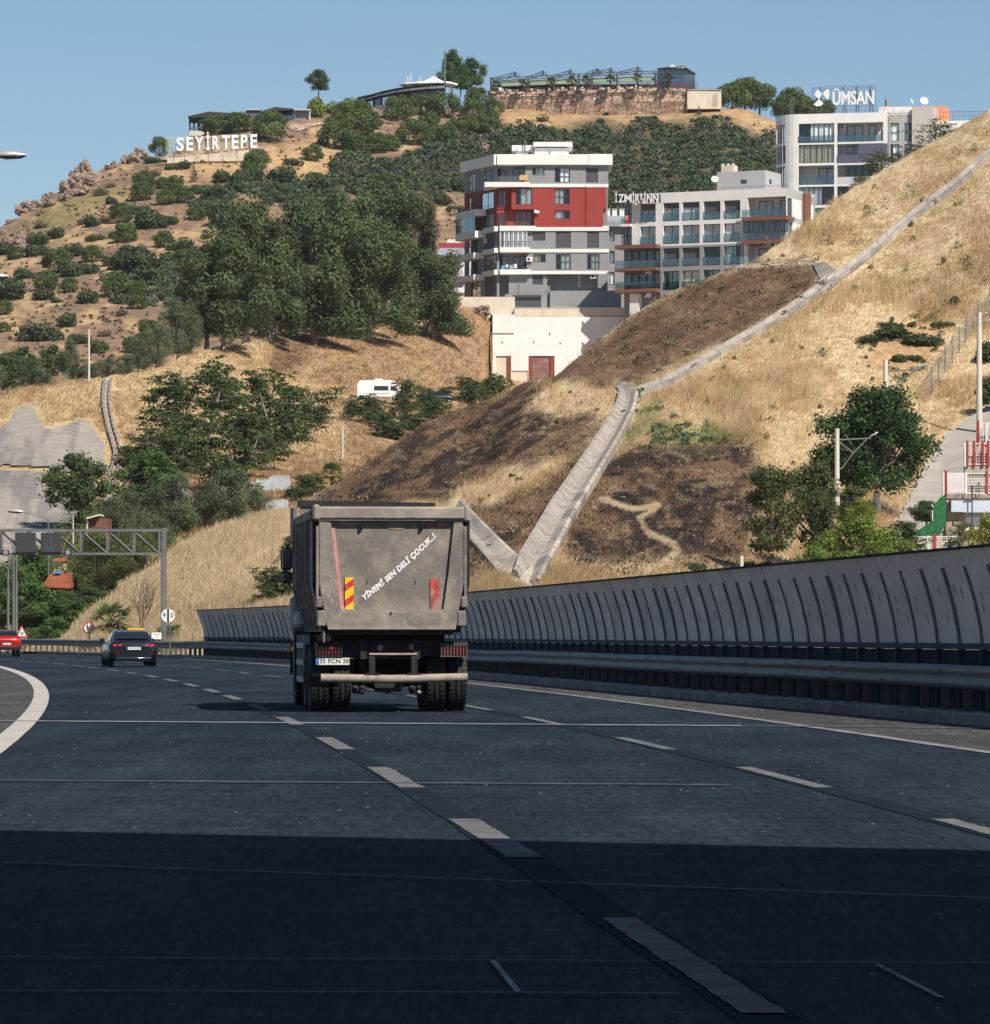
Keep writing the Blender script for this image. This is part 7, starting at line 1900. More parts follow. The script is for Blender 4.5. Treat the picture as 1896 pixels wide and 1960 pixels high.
# gate house and terraces cut by the right picture edge
def ZR(zx, zy): return (1674.9 + zx * 0.17085, 765.7 + zy * 0.17085)
M_RSTEEL = mat('red_steel', (0.33, 0.035, 0.03), 0.6, var=0.08); M_WSTEEL = mat('white_steel', (0.66, 0.63, 0.61), 0.5, var=0.05)
M_ROUGHW = mat('rough_wall', (0.38, 0.345, 0.30), 0.95, var=0.25, scale=1.2, bump=0.04, bscale=3)
M_MASON = mat_cells('polygonal_masonry', [(0.26, 0.20, 0.15), (0.36, 0.29, 0.22), (0.30, 0.235, 0.18), (0.42, 0.34, 0.25)], 1.9, gap=0.09, gapcol=(0.46, 0.41, 0.33), zs=1.0)
def terrace(name, label, zx0, zx1, zt, zb, posts, wallz, Y, panel=None):
 r = thing(name, label, 'fence', P(*ZR(zx0, zb), Y)); k = Y / FOC * 0.17085
 X = lambda zx: (zx - zx0) * k
 Z = lambda zy: (zb - zy) * k
 wires = MB(); n = int((zx1 - zx0) * k / 0.14)
 for i in range(n): wires.box(X(zx0) + i * 0.14 - 0.009, X(zx0) + i * 0.14 + 0.009, -0.01, 0.0, 0.05, Z(zt) - 0.03)
 m = int(Z(zt) / 0.14)
 for i in range(m): wires.box(X(zx0), X(zx1), -0.012, -0.002, i * 0.14 + 0.04, i * 0.14 + 0.058)
 o = wires.build('wire_mesh', [M_WSTEEL], r); o['kind'] = 'stuff'
 MB().box(X(zx0), X(zx1), -0.03, 0.03, Z(zt) - 0.05, Z(zt)).build('top_rail', [M_WSTEEL], r); MB().box(X(zx0), X(zx1), -0.03, 0.03, 0, 0.05).build('bottom_rail', [M_WSTEEL], r)
 for zx, col in posts:
  MB().box(X(zx) - 0.06, X(zx) + 0.06, -0.08, 0.08, -0.1, Z(zt) + (0.12 if col == 0 else 0.02)).build('post', [M_RSTEEL if col == 0 else M_WSTEEL], r)
 if panel: MB().box(X(panel[0]), X(panel[1]), -0.05, -0.02, 0.05, Z(zt) - 0.05).build('panel', [mat('pale_mesh_panel', (0.60, 0.55, 0.54), 0.8, var=0.1, scale=3)], r)
 MB().box(X(zx0), X(zx1) + 2, 0.5, 0.7, -0.6, Z(zt) * 0.75).build('wall_behind', [M_ROUGHW], r)
 if wallz: MB().box(X(zx0), X(zx1) + 2, 0.02, 0.6, Z(wallz), -0.02).build('base_wall', [M_ROUGHW], r)
 return r
yb = float(near.Y(np.array([1850.0]), np.array([1040.0]))[0])
terrace('terrace_fence_mesh', 'red posted wire fence on the highest step at the right edge', 1155, 1420, 255, 480, [(1160, 0), (1255, 1), (1350, 0)], 560, yb - 1)
terrace('terrace_fence_mesh', 'wire fence with red uprights on the middle step at the right edge', 1015, 1420, 482, 725, [(1018, 1), (1038, 0), (1115, 0), (1210, 0), (1273, 0), (1350, 0)], 830, yb - 3)
terrace('terrace_fence_mesh', 'white panelled wire fence with red posts on the lowest step above the stone pillar', 775, 1420, 815, 1050, [(778, 1), (797, 0), (1025, 1), (1258, 0)], None, yb - 5, (815, 1022))
YG = yb - 6; kG = YG / FOC * 0.17085
gh = thing('gate_house', 'gate house with a stone pillar and a pale blue fascia at the right edge', 'building', P(*ZR(800, 1560), YG))
def gX(zx): return (zx - 800) * kG
def gZ(zy): return (1560 - zy) * kG
MB().box(gX(802), gX(995), 0, 1.2, gZ(1700), gZ(1050)).build('stone_pillar', [M_MASON], gh)
MB().box(gX(995), gX(1450), 0.3, 1.2, gZ(1110), gZ(1050)).build('stone_beam', [M_MASON], gh)
MB().box(gX(853), gX(1450), -0.35, -0.02, gZ(1255), gZ(1112)).build('fascia', [mat('pale_blue_fascia', (0.52, 0.58, 0.66), 0.5, var=0.03)], gh)
MB().box(gX(850), gX(1450), -0.4, 0.1, gZ(1112), gZ(1105)).build('flashing', [M_STEEL], gh)
MB().box(gX(1000), gX(1450), 1.0, 1.2, gZ(1700), gZ(1255)).build('back_wall', [mat('gate_wall_blue', (0.42, 0.48, 0.52), 0.8, var=0.1)], gh)
MB().cham(gX(1002), gX(1300), 0.2, 0.9, gZ(1480), gZ(1290), 0.1).build('white_van_side', [M_ACW], gh)
MB().tube([(gX(1080), -0.6, gZ(1640)), (gX(1080), -0.6, gZ(960))], 0.035, 6).box(gX(1030), gX(1118), -0.63, -0.57, gZ(1066), gZ(1060)).build('antenna', [M_STEEL], gh)
MB().box(gX(1002), gX(1112), -0.3, 0.2, gZ(1680), gZ(1560)).build('orange_box', [mat('orange_plastic', (0.75, 0.33, 0.03), 0.5, var=0.05)], gh)
MB().prism([(gX(700), gZ(1535)), (gX(850), gZ(1410)), (gX(900), gZ(1410)), (gX(900), gZ(1700)), (gX(700), gZ(1700))], 'y', 0.2, 1.5).build('ramp_wall', [M_ROUGHW], gh)
gs = thing('green_screen_fence', 'artificial green hedge screen fence beside the stone pillar', 'fence', P(*ZR(800, 1560), YG - 0.8))
G_ = [(440, 1500), (560, 1410), (662, 1350), (664, 1185), (740, 1090), (778, 1072), (796, 1100), (806, 1390), (705, 1528), (440, 1530)]
MB().prism([(gX(a), gZ(b)) for a, b in G_], 'y', 0, 0.15).build('screen', [mat('artificial_hedge', (0.025, 0.13, 0.05), 0.9, var=0.35, scale=5, bump=0.05, bscale=12)], gs)
for a, b in ((447, 1430), (530, 1460), (600, 1370), (640, 1170), (540, 1385)):
 MB().tube([(gX(a + 45), 0.05, gZ(b + 75)), (gX(a), 0.05, gZ(b))], 0.03, 5).build('post', [M_WSTEEL], gs)
MB().box(gX(645), gX(655), -0.05, 0.0, gZ(1355), gZ(1235)).build('post', [M_WSTEEL], gs)
fg = terrace('terrace_fence_mesh', 'white topped wire fence with one red post just above the barrier', 430, 1000, 1525, 1720, [(432, 1), (600, 1), (672, 0)], None, YG - 2.5, (440, 598))

def M_at(x, y, fwd=0.0):
 p = mid.at(x, y)
 return P(x, y, p.y - fwd) if fwd else p
def simple_pole(xv, ytop, ybase, label, r_=2.6, arms=(), cat='utility pole'):
 b = M_at(xv, ybase); k = b.y / FOC
 r = thing('utility_pole', label, cat, b, group=None)
 MB().tube([(0, 0, -0.5), (0, 0, (ybase - ytop) * k)], [r_ * k, r_ * k * 0.75], 8).build('pole', [M_CPOLE], r)
 for y, xa in arms: MB().box((xa - xv) * k, 2 * k, -0.05, 0.05, (ybase - y) * k - 0.05, (ybase - y) * k + 0.05).build('crossarm', [M_GALV], r)
 return r
u1 = simple_pole(171, 628, 730, 'lone utility pole on the crest of the grassy bank', 2.4)
u2 = simple_pole(230, 893, 962, 'utility pole beside the stepped drain above the green trees', 2.4)
u3 = simple_pole(656, 812, 880, 'utility pole behind the fan palm above the burnt bank', 2.2)
u4 = simple_pole(140, 984, 1062, 'utility pole with crossarms among the trees behind the gantry', 1.8, [(985, 121), (993, 121), (1000, 119)])
def wire(name, label, pts):
 W = [Vector(p) for p in pts]; r = thing(name, label, 'cable', W[0]); out = []
 for a, b in zip(W[:-1], W[1:]):
  for i in range(9):
   t = i / 8; p = a.lerp(b, t); p.z -= 4 * t * (1 - t) * (b - a).length * 0.025; out.append(p - W[0])
 MB().tube(out, 0.03, 4).build('cable', [M_BLACK], r)
wire('overhead_cable', 'thin cable hanging from the pole behind the fan palm', [M_at(470, 880, 2) + Vector((0, 0, 1)), u3.location + Vector((0, 0, 4.0)), P(760, 822, 520)])
wire('overhead_cable', 'thin cable slung between the drain side pole and the bank', [P(150, 980, 400), u2.location + Vector((0, 0, 3.3)), P(290, 905, 420)])
# stepped drain on the meadow
st = thing('stepped_drain', 'narrow stepped drain running down the grassy bank from its crest', 'drainage channel', M_at(207, 730))
pts = [(207, 728), (205, 748), (203, 772), (206, 798), (211, 822), (219, 850), (226, 872), (222, 895), (214, 920), (210, 945)]
for i, (a, b) in enumerate(zip(pts[:-1], pts[1:])):
 for s in range(3):
  t0, t1 = s / 3, (s + 0.85) / 3
  xa, ya = a[0] + (b[0] - a[0]) * t0, a[1] + (b[1] - a[1]) * t0; xb, yb_ = a[0] + (b[0] - a[0]) * t1, a[1] + (b[1] - a[1]) * t1
  for x0, x1, mi, lf in ((-8, -4, 0, 0.4), (-4, 4, 1, 0.1), (4, 8, 0, 0.4)):
   q = [M_at(xa + x0, ya), M_at(xa + x1, ya), M_at(xb + x1, yb_), M_at(xb + x0, yb_)]
   vs = [v - st.location + Vector((0, -0.5 * lf, lf)) for v in q] + [v - st.location - Vector((0, 0, 0.5)) for v in q]
   MB().add(vs, [(0, 1, 2, 3), (4, 5, 6, 7), (0, 1, 5, 4), (1, 2, 6, 5), (2, 3, 7, 6), (3, 0, 4, 7)], 0).build('drain_wall' if mi == 0 else 'step', [M_CHAN[1] if mi == 0 else mat('red_brick_step', (0.36, 0.26, 0.19), 0.9, var=0.25, scale=1)], st)
# houses, huts and sheet fences in the gully
M_TILE = mat('clay_tile', (0.27, 0.085, 0.042), 0.85, var=0.2, scale=1.5)
hs = thing('red_roofed_house', 'small house with an orange red tiled roof under the gantry', 'house', P(108, 1128, 322)); kk = 322 / FOC
MB().box(-22 * kk, 22 * kk, 0, 4, -1, 3 * kk).build('wall', [mat('house_dark_wall', (0.09, 0.07, 0.06), 0.9, var=0.2)], hs)
ro = MB()
ro.add([(-27 * kk, -0.7, 5 * kk), (29 * kk, -0.7, 3 * kk), (24 * kk, 2.2, 31 * kk), (-15 * kk, 2.2, 31 * kk), (-27 * kk, -0.7, 3.5 * kk), (29 * kk, -0.7, 1.5 * kk), (24 * kk, 4, 6 * kk), (-15 * kk, 4, 6 * kk)], [(0, 1, 2, 3), (3, 2, 6, 7), (0, 1, 5, 4), (0, 3, 7, 4), (1, 2, 6, 5)])
rf_ = ro.build('roof', [M_TILE], hs)
rt_ = MB()
for k in range(13):
 t = k / 12; x0 = (-26 + 54 * t) * kk; x1 = (-14.5 + 38 * t) * kk
 rt_.tube([(x0, -0.7, (5 - 2 * t) * kk + 0.02), (x1, 2.2, 31 * kk + 0.02)], 0.045, 5)
rt_.build('tile_row', [M_TILE], rf_)
MB().box(-8 * kk, 4 * kk, 1.5, 2.4, 30 * kk, 34 * kk).build('tarpaulin', [mat('blue_tarp', (0.03, 0.22, 0.55), 0.6, var=0.1)], hs)
h2 = thing('red_roof_shed', 'small red roofed shed half hidden behind the left message panel', 'shed', P(112, 1080, 330)); kk = 330 / FOC
MB().box(-10 * kk, 10 * kk, 0, 2, -1, 6 * kk).build('wall', [M_CREAM], h2); MB().prism([(-0.3, 5 * kk), (1, 12 * kk), (2.3, 5 * kk)], 'x', -11 * kk, 12 * kk).build('roof', [M_TILE], h2)
h3 = thing('brick_hut', 'brown brick hut with a pale flat roof among the trees above the gantry', 'hut', P(190, 1014, 352)); kk = 352 / FOC
MB().box(-20 * kk, 18 * kk, 0, 3, -1, 22 * kk).build('wall', [mat('brick_brown', (0.17, 0.075, 0.055), 0.9, var=0.25, scale=2)], h3)
MB().prism([(-23 * kk, 20 * kk), (-23 * kk, 23 * kk), (2 * kk, 30 * kk), (3 * kk, 27 * kk)], 'y', -0.6, 3.2).build('roof', [M_CREAM], h3); MB().box(-23.5 * kk, -21.5 * kk, -0.3, -0.1, -0.5, 24 * kk).build('post', [M_PLW], h3)
M_ZINC = mat('corrugated_sheet', (0.42, 0.45, 0.47), 0.55, metal=0.25, var=0.2, scale=0.5, col2=(0.28, 0.24, 0.22), c2lo=0.55, c2hi=0.7)
def sheet_fence(label, pts, n, skew=0.0):
 W = [(M_at(x, yb), (yb - yt)) for x, yt, yb in pts]; r = thing('sheet_metal_fence', label, 'fence', W[0][0]); o = W[0][0]
 xs = np.array([w[0].x for w in W]);
 for i in range(n):
  t = i / n * (len(W) - 1); j = min(int(t), len(W) - 2); f = t - j
  t2 = (i + 0.96) / n * (len(W) - 1); f2 = t2 - j
  a = W[j][0].lerp(W[j + 1][0], f); b = W[j][0].lerp(W[j + 1][0], f2); k = a.y / FOC
  h = (W[j][1] + (W[j + 1][1] - W[j][1]) * f) * k * (1 + RNG.uniform(-0.12, 0.08)); m = MB(); w = 6
  ring = []
  for q in range(w + 1):
   p = a.lerp(b, q / w) - o; p.y += 0.06 * (q % 2); ring.append(p)
  m.loft([[p + Vector((0, 0, -0.4)) for p in ring], [p + Vector((0, 0, h)) for p in ring]], 0, False, False, closed=False)
  m.build('sheet', [M_ZINC], r)
 return r
sheet_fence('sheet metal fence right of the drain foot behind the green trees', [(198, 952, 968), (218, 947, 967), (240, 940, 964)], 7)
sheet_fence('sheet metal fence in the gap between the two dark green trees', [(334, 936, 962), (350, 937, 962), (362, 938, 962)], 5)
sheet_fence('pale sheet metal fence stepping up beside the small brick wall', [(408, 938, 950), (440, 928, 945), (466, 922, 945)], 9)
sheet_fence('grey sheet metal fence with dark posts above the grass bank', [(478, 922, 945), (515, 915, 942), (556, 906, 940)], 12)
sheet_fence('blue grey sheet metal fence at the top of the grass bank beside the truck', [(508, 962, 986), (530, 960, 985), (552, 958, 983)], 6)
bw = thing('brick_wall', 'small bright orange brick wall among the gully trees', 'wall', M_at(422, 968)); kk = bw.location.y / FOC
MB().prism([(0, 0), (-2 * kk, 24 * kk), (26 * kk, 28 * kk), (26 * kk, 8 * kk), (8 * kk, 0)], 'y', 0, 0.4).build('masonry', [mat('orange_brick', (0.46, 0.15, 0.06), 0.9, var=0.2, scale=2)], bw)

# motor home and parked car on the track
b = M_at(725, 766, 1);
mh = thing('motor_home', 'white motor home parked on the hillside track between bushes', 'motor home', b, 0, None, 0.80); kk = 1.0
m_ = MB(); m_.prism([(-2.9, 0.45), (-2.95, 2.3), (-2.6, 2.75), (1.6, 2.8), (2.6, 2.55), (2.75, 1.9), (3.3, 1.2), (3.4, 0.45)], 'y', -1.05, 1.05); m_.build('body', [mat('motor_home_white', (0.78, 0.78, 0.77), 0.4, var=0.03)], mh)
MB().box(-0.6, 1.4, -1.06, -1.052, 1.35, 1.95).build('window', [M_DKGL], mh); MB().prism([(1.7, 1.3), (1.7, 1.95), (2.4, 1.9), (2.8, 1.3)], 'y', -1.06, -1.052).build('window', [M_DKGL], mh)
MB().box(-0.75, 1.55, -1.058, -1.051, 1.28, 1.33).box(-2.0, 1.5, -1.058, -1.051, 0.85, 0.95).build('stripe', [mat('stripe_grey', (0.25, 0.27, 0.3), 0.5)], mh)
MB().cham(-0.6, 0.6, -0.5, 0.5, 2.78, 3.0, 0.08).build('roof_unit', [M_ACW], mh)
for x in (-1.6, 2.2):
 for y in (-0.95, 0.95):
  MB().lathe(tyre_prof(0.36, 0.22, 0.2), 16, 'x').build('tyre', [M_TYRE], mh, (x, y, 0.36), (0, 0, R(90)))
pc = sedan('parked_car', 'dark green parked car half hidden by bushes on the hillside track', M_at(838, 772, 2) + Vector((0, 0, 0.1)), R(-82), 0.85, car_paint('dark_green_paint', (0.015, 0.03, 0.025)), False, '35 GT 40')

def leafquads(pts, dirs, size, aspect, rng, hang=0.0):
 """one small leaf quad per point; dirs = outward direction"""
 n = len(pts)
 nr = dirs + rng.normal(0, 0.5, (n, 3)); nr /= np.linalg.norm(nr, axis=1)[:, None]
 t = rng.normal(0, 1, (n, 3)); t[:, 2] -= hang
 u = np.cross(nr, t); u /= np.linalg.norm(u, axis=1)[:, None] + 1e-9
 if hang > 0:
  v = np.cross(nr, u); u, v = v, u
 else:
  v = np.cross(nr, u)
 s = (size * rng.uniform(0.6, 1.35, n))[:, None]
 V = np.stack([pts - u * s, pts - v * s * aspect, pts + u * s, pts + v * s * aspect], 1).reshape(-1, 3)
 return V, np.arange(4 * n).reshape(n, 4)

def lobes_points(lobes, n, rng, thick=0.35):
 L = np.array(lobes, float)           # x, y, z, rx, ry, rz
 w = (L[:, 3] * L[:, 5]) ; w = w / w.sum()
 k = rng.choice(len(L), n, p=w)
 d = rng.normal(0, 1, (n, 3)); d /= np.linalg.norm(d, axis=1)[:, None]
 r = 1 - thick * rng.random(n) ** 1.5
 p = L[k, :3] + d * L[k, 3:6] * r[:, None]
 return p, d, k

def foliage_mesh(name, lobes, n, size, aspect, col, rng, m, thick=0.35, hang=0.0, cvar=0.28, hue=0.12, zmin=0.0, squash=0.0, jit=0.012):
 p, d, k = lobes_points(lobes, n, rng, thick)
 p[:, 2] += squash; keep = p[:, 2] > zmin; p, d, k = p[keep], d[keep], k[keep]
 p = p + rng.normal(0, jit, p.shape); V, Fq = leafquads(p, d, size, aspect, rng, hang)
 lc = 1 + rng.normal(0, cvar * 0.6, len(lobes))
 c = np.array(col)[None] * np.clip(lc[k] + rng.normal(0, cvar * 0.5, len(p)), 0.5, 1.7)[:, None]
 c = c * (1 + rng.normal(0, hue, (len(p), 1)) * np.array([[1.0, 0.15, -0.4]]))
 return np_mesh(name, V, Fq, m, np.repeat(np.clip(c, 0.004, 1), 4, 0))

M_LEAF = mat_attr('foliage', rough=0.7, var=0.0, trans=0.22, spec=0.25)
M_NEEDLE = mat_attr('needles', rough=0.8, var=0.0, trans=0.12, spec=0.15)
M_BARK = mat('bark', (0.16, 0.125, 0.095), 0.95, var=0.3, scale=3)
M_BARKP = mat('bark_pale', (0.38, 0.33, 0.28), 0.95, var=0.25, scale=2)
M_BARKW = mat('bark_whitewashed', (0.60, 0.57, 0.52), 0.95, var=0.15, scale=2)

def trunk_mesh(name, segs, m):
 t = MB()
 for pts, r in segs:
  t.tube(pts, r, 6)
 return t.mesh(name, [m])

class Proto: pass
def proto_shrub(seed, col, n=1700, h=0.5, leaf=0.040, lob=9):
 rng = np.random.default_rng(seed); L = []
 for i in range(lob):
  a = rng.uniform(0, 6.28); r = 0.33 * rng.random() ** 0.6; s = rng.uniform(0.16, 0.26)
  L.append((r * math.cos(a), r * math.sin(a), h * rng.uniform(0.25, 0.62) * (1 - r), s, s, s * rng.uniform(0.7, 1.0) * (h / 0.5)))
 q = Proto(); q.crown = foliage_mesh('shrub', L, n, leaf, 0.6, col, rng, M_LEAF, 0.3); q.trunk = None; return q
def proto_dome(seed, col, n=3800, leaf=0.034):
 rng = np.random.default_rng(seed); L = [(0, 0, 0.52, 0.40, 0.40, 0.36)]
 for i in range(26):
  a = rng.uniform(0, 6.28); e = rng.uniform(-0.35, 1.3); c = math.cos(e)
  s = rng.uniform(0.10, 0.18); L.append((0.38 * c * math.cos(a), 0.38 * c * math.sin(a), 0.52 + 0.34 * math.sin(e), s, s, s * 0.85))
 q = Proto(); q.crown = foliage_mesh('crown', L, n, leaf, 0.42, col, rng, M_NEEDLE, 0.25, cvar=0.22, squash=-0.20)
 q.trunk = trunk_mesh('trunk', [([(0, 0, -0.15), (0.01, 0, 0.2), (0, 0.02, 0.5)], [0.035, 0.03, 0.015])], M_BARK); return q
def proto_tree(seed, col, n=7000, leaf=0.024, h=1.05, lob=40, trunk=0.28, spread=1.0, sparse=1.0, bark=None, aspect=0.55, hang=0.0, flat=0.8):
 """broad tree: unit crown width, height h; limbs reach every leaf mass"""
 rng = np.random.default_rng(seed); L = []; segs = []
 top = h
 base = Vector((0, 0, trunk * h))
 segs.append(([(0, 0, -0.08), (0.012, 0, trunk * h * 0.5), tuple(base)], [0.034, 0.026, 0.022]))
 for i in range(lob):
  a = rng.uniform(0, 6.28); zf = rng.uniform(0.0, 1.0)
  prof = math.sin(math.pi * (0.2 + 0.74 * zf)) ** 0.9
  r = 0.40 * prof * rng.uniform(0.25, 1.12) * spread
  s = rng.uniform(0.075, 0.15) * sparse
  c = Vector((r * math.cos(a), r * math.sin(a), trunk * h + (top - trunk * h) * (0.06 + 0.86 * zf)))
  L.append((c.x, c.y, c.z, s, s, s * flat))
  mid_ = base.lerp(c, 0.5); mid_.z += 0.02; segs.append(([tuple(base.lerp(Vector((0, 0, c.z)), 0.35)), tuple(mid_), tuple(c)], [0.014, 0.009, 0.004]))
 q = Proto(); q.crown = foliage_mesh('crown', L, n, leaf, aspect, col, rng, M_LEAF, 0.75, hang, zmin=trunk * h * 0.5, jit=0.03)
 q.trunk = trunk_mesh('trunk', segs, bark or M_BARK); return q
def proto_euc(seed, col, n=22000, leaf=0.0235, h=1.5):
 rng = np.random.default_rng(seed); L = []; segs = []
 segs.append(([(0, 0, -0.08), (0.015, 0.01, 0.3), (-0.01, 0, 0.7), (0.01, 0, 1.2)], [0.04, 0.032, 0.022, 0.008]))
 for i in range(48):
  a = rng.uniform(0, 6.28); zf = rng.random() ** 0.8
  r = 0.42 * math.sin(math.pi * (0.2 + 0.72 * zf)) ** 0.6 * rng.uniform(0.3, 1.0)
  s = rng.uniform(0.09, 0.15)
  c = (r * math.cos(a), r * math.sin(a), 0.13 + 1.27 * zf); L.append((*c, s, s, s * rng.uniform(1.1, 1.9)))
  if i % 2 == 0: segs.append(([(0, 0, c[2] * 0.6), (c[0] * 0.5, c[1] * 0.5, c[2] * 0.88), c], [0.014, 0.008, 0.003]))
 q = Proto(); q.crown = foliage_mesh('crown', L, n, leaf, 0.34, col, rng, M_LEAF, 0.6, hang=1.6, zmin=0.11)
 q.trunk = trunk_mesh('trunk', segs, M_BARKP); return q
def proto_feather(seed, col, n=4600, leaf=0.026, h=1.1, stems=4, bark=None):
 """tree-of-heaven type: several bare stems, flat sprays of feathered leaves at the ends"""
 rng = np.random.default_rng(seed); P_ = []; D_ = []; K_ = []; segs = []; kk_ = 0
 ends = []
 for s in range(stems):
  a = rng.uniform(0, 6.28); b0 = Vector((0.05 * math.cos(a), 0.05 * math.sin(a), -0.05)); top = Vector((0.26 * math.cos(a) * rng.uniform(0.4, 1.2), 0.26 * math.sin(a) * rng.uniform(0.4, 1.2), h * rng.uniform(0.6, 0.92)))
  m_ = b0.lerp(top, 0.5) * 1.0; m_.z *= 1.05; segs.append(([b0, m_, top], [0.016, 0.011, 0.005])); ends.append(top)
  for j in range(7):
   t = rng.uniform(0.22, 0.98); c = b0.lerp(top, t); e = c + Vector((rng.normal(0, 0.17), rng.normal(0, 0.17), rng.uniform(-0.05, 0.14))); segs.append(([c, e], [0.006, 0.003])); ends.append(e)
 for e in ends:
  for f in range(11):
   a = rng.uniform(0, 6.28); L = rng.uniform(0.10, 0.19); el = rng.uniform(-0.5, 1.1); kk_ += 1
   for q in range(int(n / len(ends) / 11)):
    t = rng.uniform(0.25, 1.0); side = rng.choice([-1, 1]) * 0.03
    P_.append((e.x + L * t * math.cos(a) - side * math.sin(a), e.y + L * t * math.sin(a) + side * math.cos(a), e.z + L * (t * math.sin(el) - 0.5 * t * t * 0.9)))
    D_.append((0.3 * math.cos(a), 0.3 * math.sin(a), 0.8)); K_.append(kk_)
 p = np.array(P_); d = np.array(D_, float); k = np.array(K_)
 V, Fq = leafquads(p, d, leaf, 0.5, rng); lc = 1 + rng.normal(0, 0.2, kk_ + 1)
 c = np.array(col)[None] * np.clip(lc[k] + rng.normal(0, 0.12, len(p)), 0.5, 1.6)[:, None]; c = c * (1 + rng.normal(0, 0.1, (len(p), 1)) * np.array([[1, 0.1, -0.3]]))
 q = Proto(); q.crown = np_mesh('crown', V, Fq, M_LEAF, np.repeat(np.clip(c, 0.004, 1), 4, 0)); q.trunk = trunk_mesh('trunk', segs, bark or M_BARKP); return q
def proto_cone(seed, col, n=1500, leaf=0.04, h=1.7):
 rng = np.random.default_rng(seed); L = []
 for i in range(22):
  zf = i / 21; r = 0.40 * (1 - zf) ** 0.85; a = i * 2.4; s = 0.10 + 0.12 * (1 - zf)
  L.append((r * math.cos(a) * 0.8, r * math.sin(a) * 0.8, 0.10 + zf * (h - 0.15), s, s, s * 0.8))
 q = Proto(); q.crown = foliage_mesh('crown', L, n, leaf, 0.4, col, rng, M_NEEDLE, 0.4)
 q.trunk = trunk_mesh('trunk', [([(0, 0, -0.1), (0, 0, h * 0.6)], [0.04, 0.015])], M_BARK); return q
def proto_palm(seed, col, trunk=0.9, nf=30, fl=0.62, fan=True):
 rng = np.random.default_rng(seed); V = []; Fq = []; C = []
 for i in range(nf):
  a = i * 2.399 + rng.normal(0, 0.2); el = rng.uniform(-0.55, 1.25); L = fl * rng.uniform(0.8, 1.1)
  d = Vector((math.cos(a) * math.cos(el), math.sin(a) * math.cos(el), math.sin(el))); s = Vector((-math.sin(a), math.cos(a), 0)); up = s.cross(d)
  col_i = np.array(col) * rng.uniform(0.7, 1.35) * (np.array([1.6, 1.05, 0.9]) if el < -0.25 else 1)
  b0 = Vector((0, 0, trunk)); hub = b0 + d * L * 0.42
  nb = 13
  for k in range(nb):
   th = (k / (nb - 1) - 0.5) * 2.5; bl = L * 0.62 * (1 - 0.25 * abs(th) / 1.25)
   tip = hub + (d * math.cos(th) + s * math.sin(th)) * bl - Vector((0, 0, 0.10 * L * (0.4 + abs(th)))) + up * rng.normal(0, 0.02)
   wv = (d * -math.sin(th) + s * math.cos(th)) * L * 0.030
   m_ = hub.lerp(tip, 0.55); o = len(V)
   V += [hub, m_ - wv, tip, m_ + wv]; Fq.append((o, o + 1, o + 2, o + 3)); C += [col_i] * 4
  o = len(V); w_ = s * 0.008 * 1.2; V += [b0 - w_, b0 + w_, hub + w_, hub - w_]; Fq.append((o, o + 1, o + 2, o + 3)); C += [np.array((0.16, 0.14, 0.05))] * 4
 q = Proto(); q.crown = np_mesh('crown', [tuple(v) for v in V], Fq, M_LEAF, np.array(C))
 t = MB(); rr = np.random.default_rng(seed)
 t.tube([(0, 0, -0.1), (0.01, 0, trunk * 0.5), (0, 0, trunk)], [0.075, 0.06, 0.07], 8)
 for k in range(26):
  a = k * 2.4; z = trunk * (0.55 + 0.45 * k / 26); t.add([(math.cos(a) * 0.06 - math.sin(a) * 0.03, math.sin(a) * 0.06 + math.cos(a) * 0.03, z), (math.cos(a) * 0.06 + math.sin(a) * 0.03, math.sin(a) * 0.06 - math.cos(a) * 0.03, z), (math.cos(a) * 0.13, math.sin(a) * 0.13, z - 0.09)], [(0, 1, 2)])
 q.trunk = t.mesh('trunk', [M_BARK]); return q
def proto_bare(seed):
 rng = np.random.default_rng(seed); segs = []
 def grow(p, d, L, r, lv):
  e = p + d * L; m_ = p.lerp(e, 0.5) + Vector(rng.normal(0, 0.02 * L, 3)); segs.append(([p, m_, e], [r, r * 0.8, r * 0.6]))
  if lv == 0: return
  for k in range(3 if lv > 1 else 2):
   nd = (d + Vector((rng.normal(0, 0.42), rng.normal(0, 0.42), rng.normal(0.12, 0.2)))).normalized(); grow(p.lerp(e, rng.uniform(0.6, 1.0)), nd, L * rng.uniform(0.6, 0.8), r * 0.58, lv - 1)
 for k in range(3): grow(Vector((0, 0, -0.05)), Vector((rng.normal(0, 0.14), rng.normal(0, 0.14), 1)).normalized(), 0.5, 0.026, 3)
 q = Proto(); q.crown = None; q.trunk = trunk_mesh('trunk', segs, mat('bark_dry', (0.22, 0.165, 0.12), 0.95, var=0.2)); return q

def place(q, name, p, scale, label, cat, group=None, rz=None):
 rz = random.uniform(0, 6.28) if rz is None else rz
 if q.trunk is None:
  o = link_mesh(name, q.crown, None, p, (0, 0, rz)); o.scale = scale if hasattr(scale, '__len__') else (scale,) * 3
  return tag(o, label, cat, group)
 r = thing(name, label, cat, p, rz, group, scale)
 link_mesh('trunk', q.trunk, r)
 if q.crown is not None: link_mesh('crown', q.crown, r)
 return r

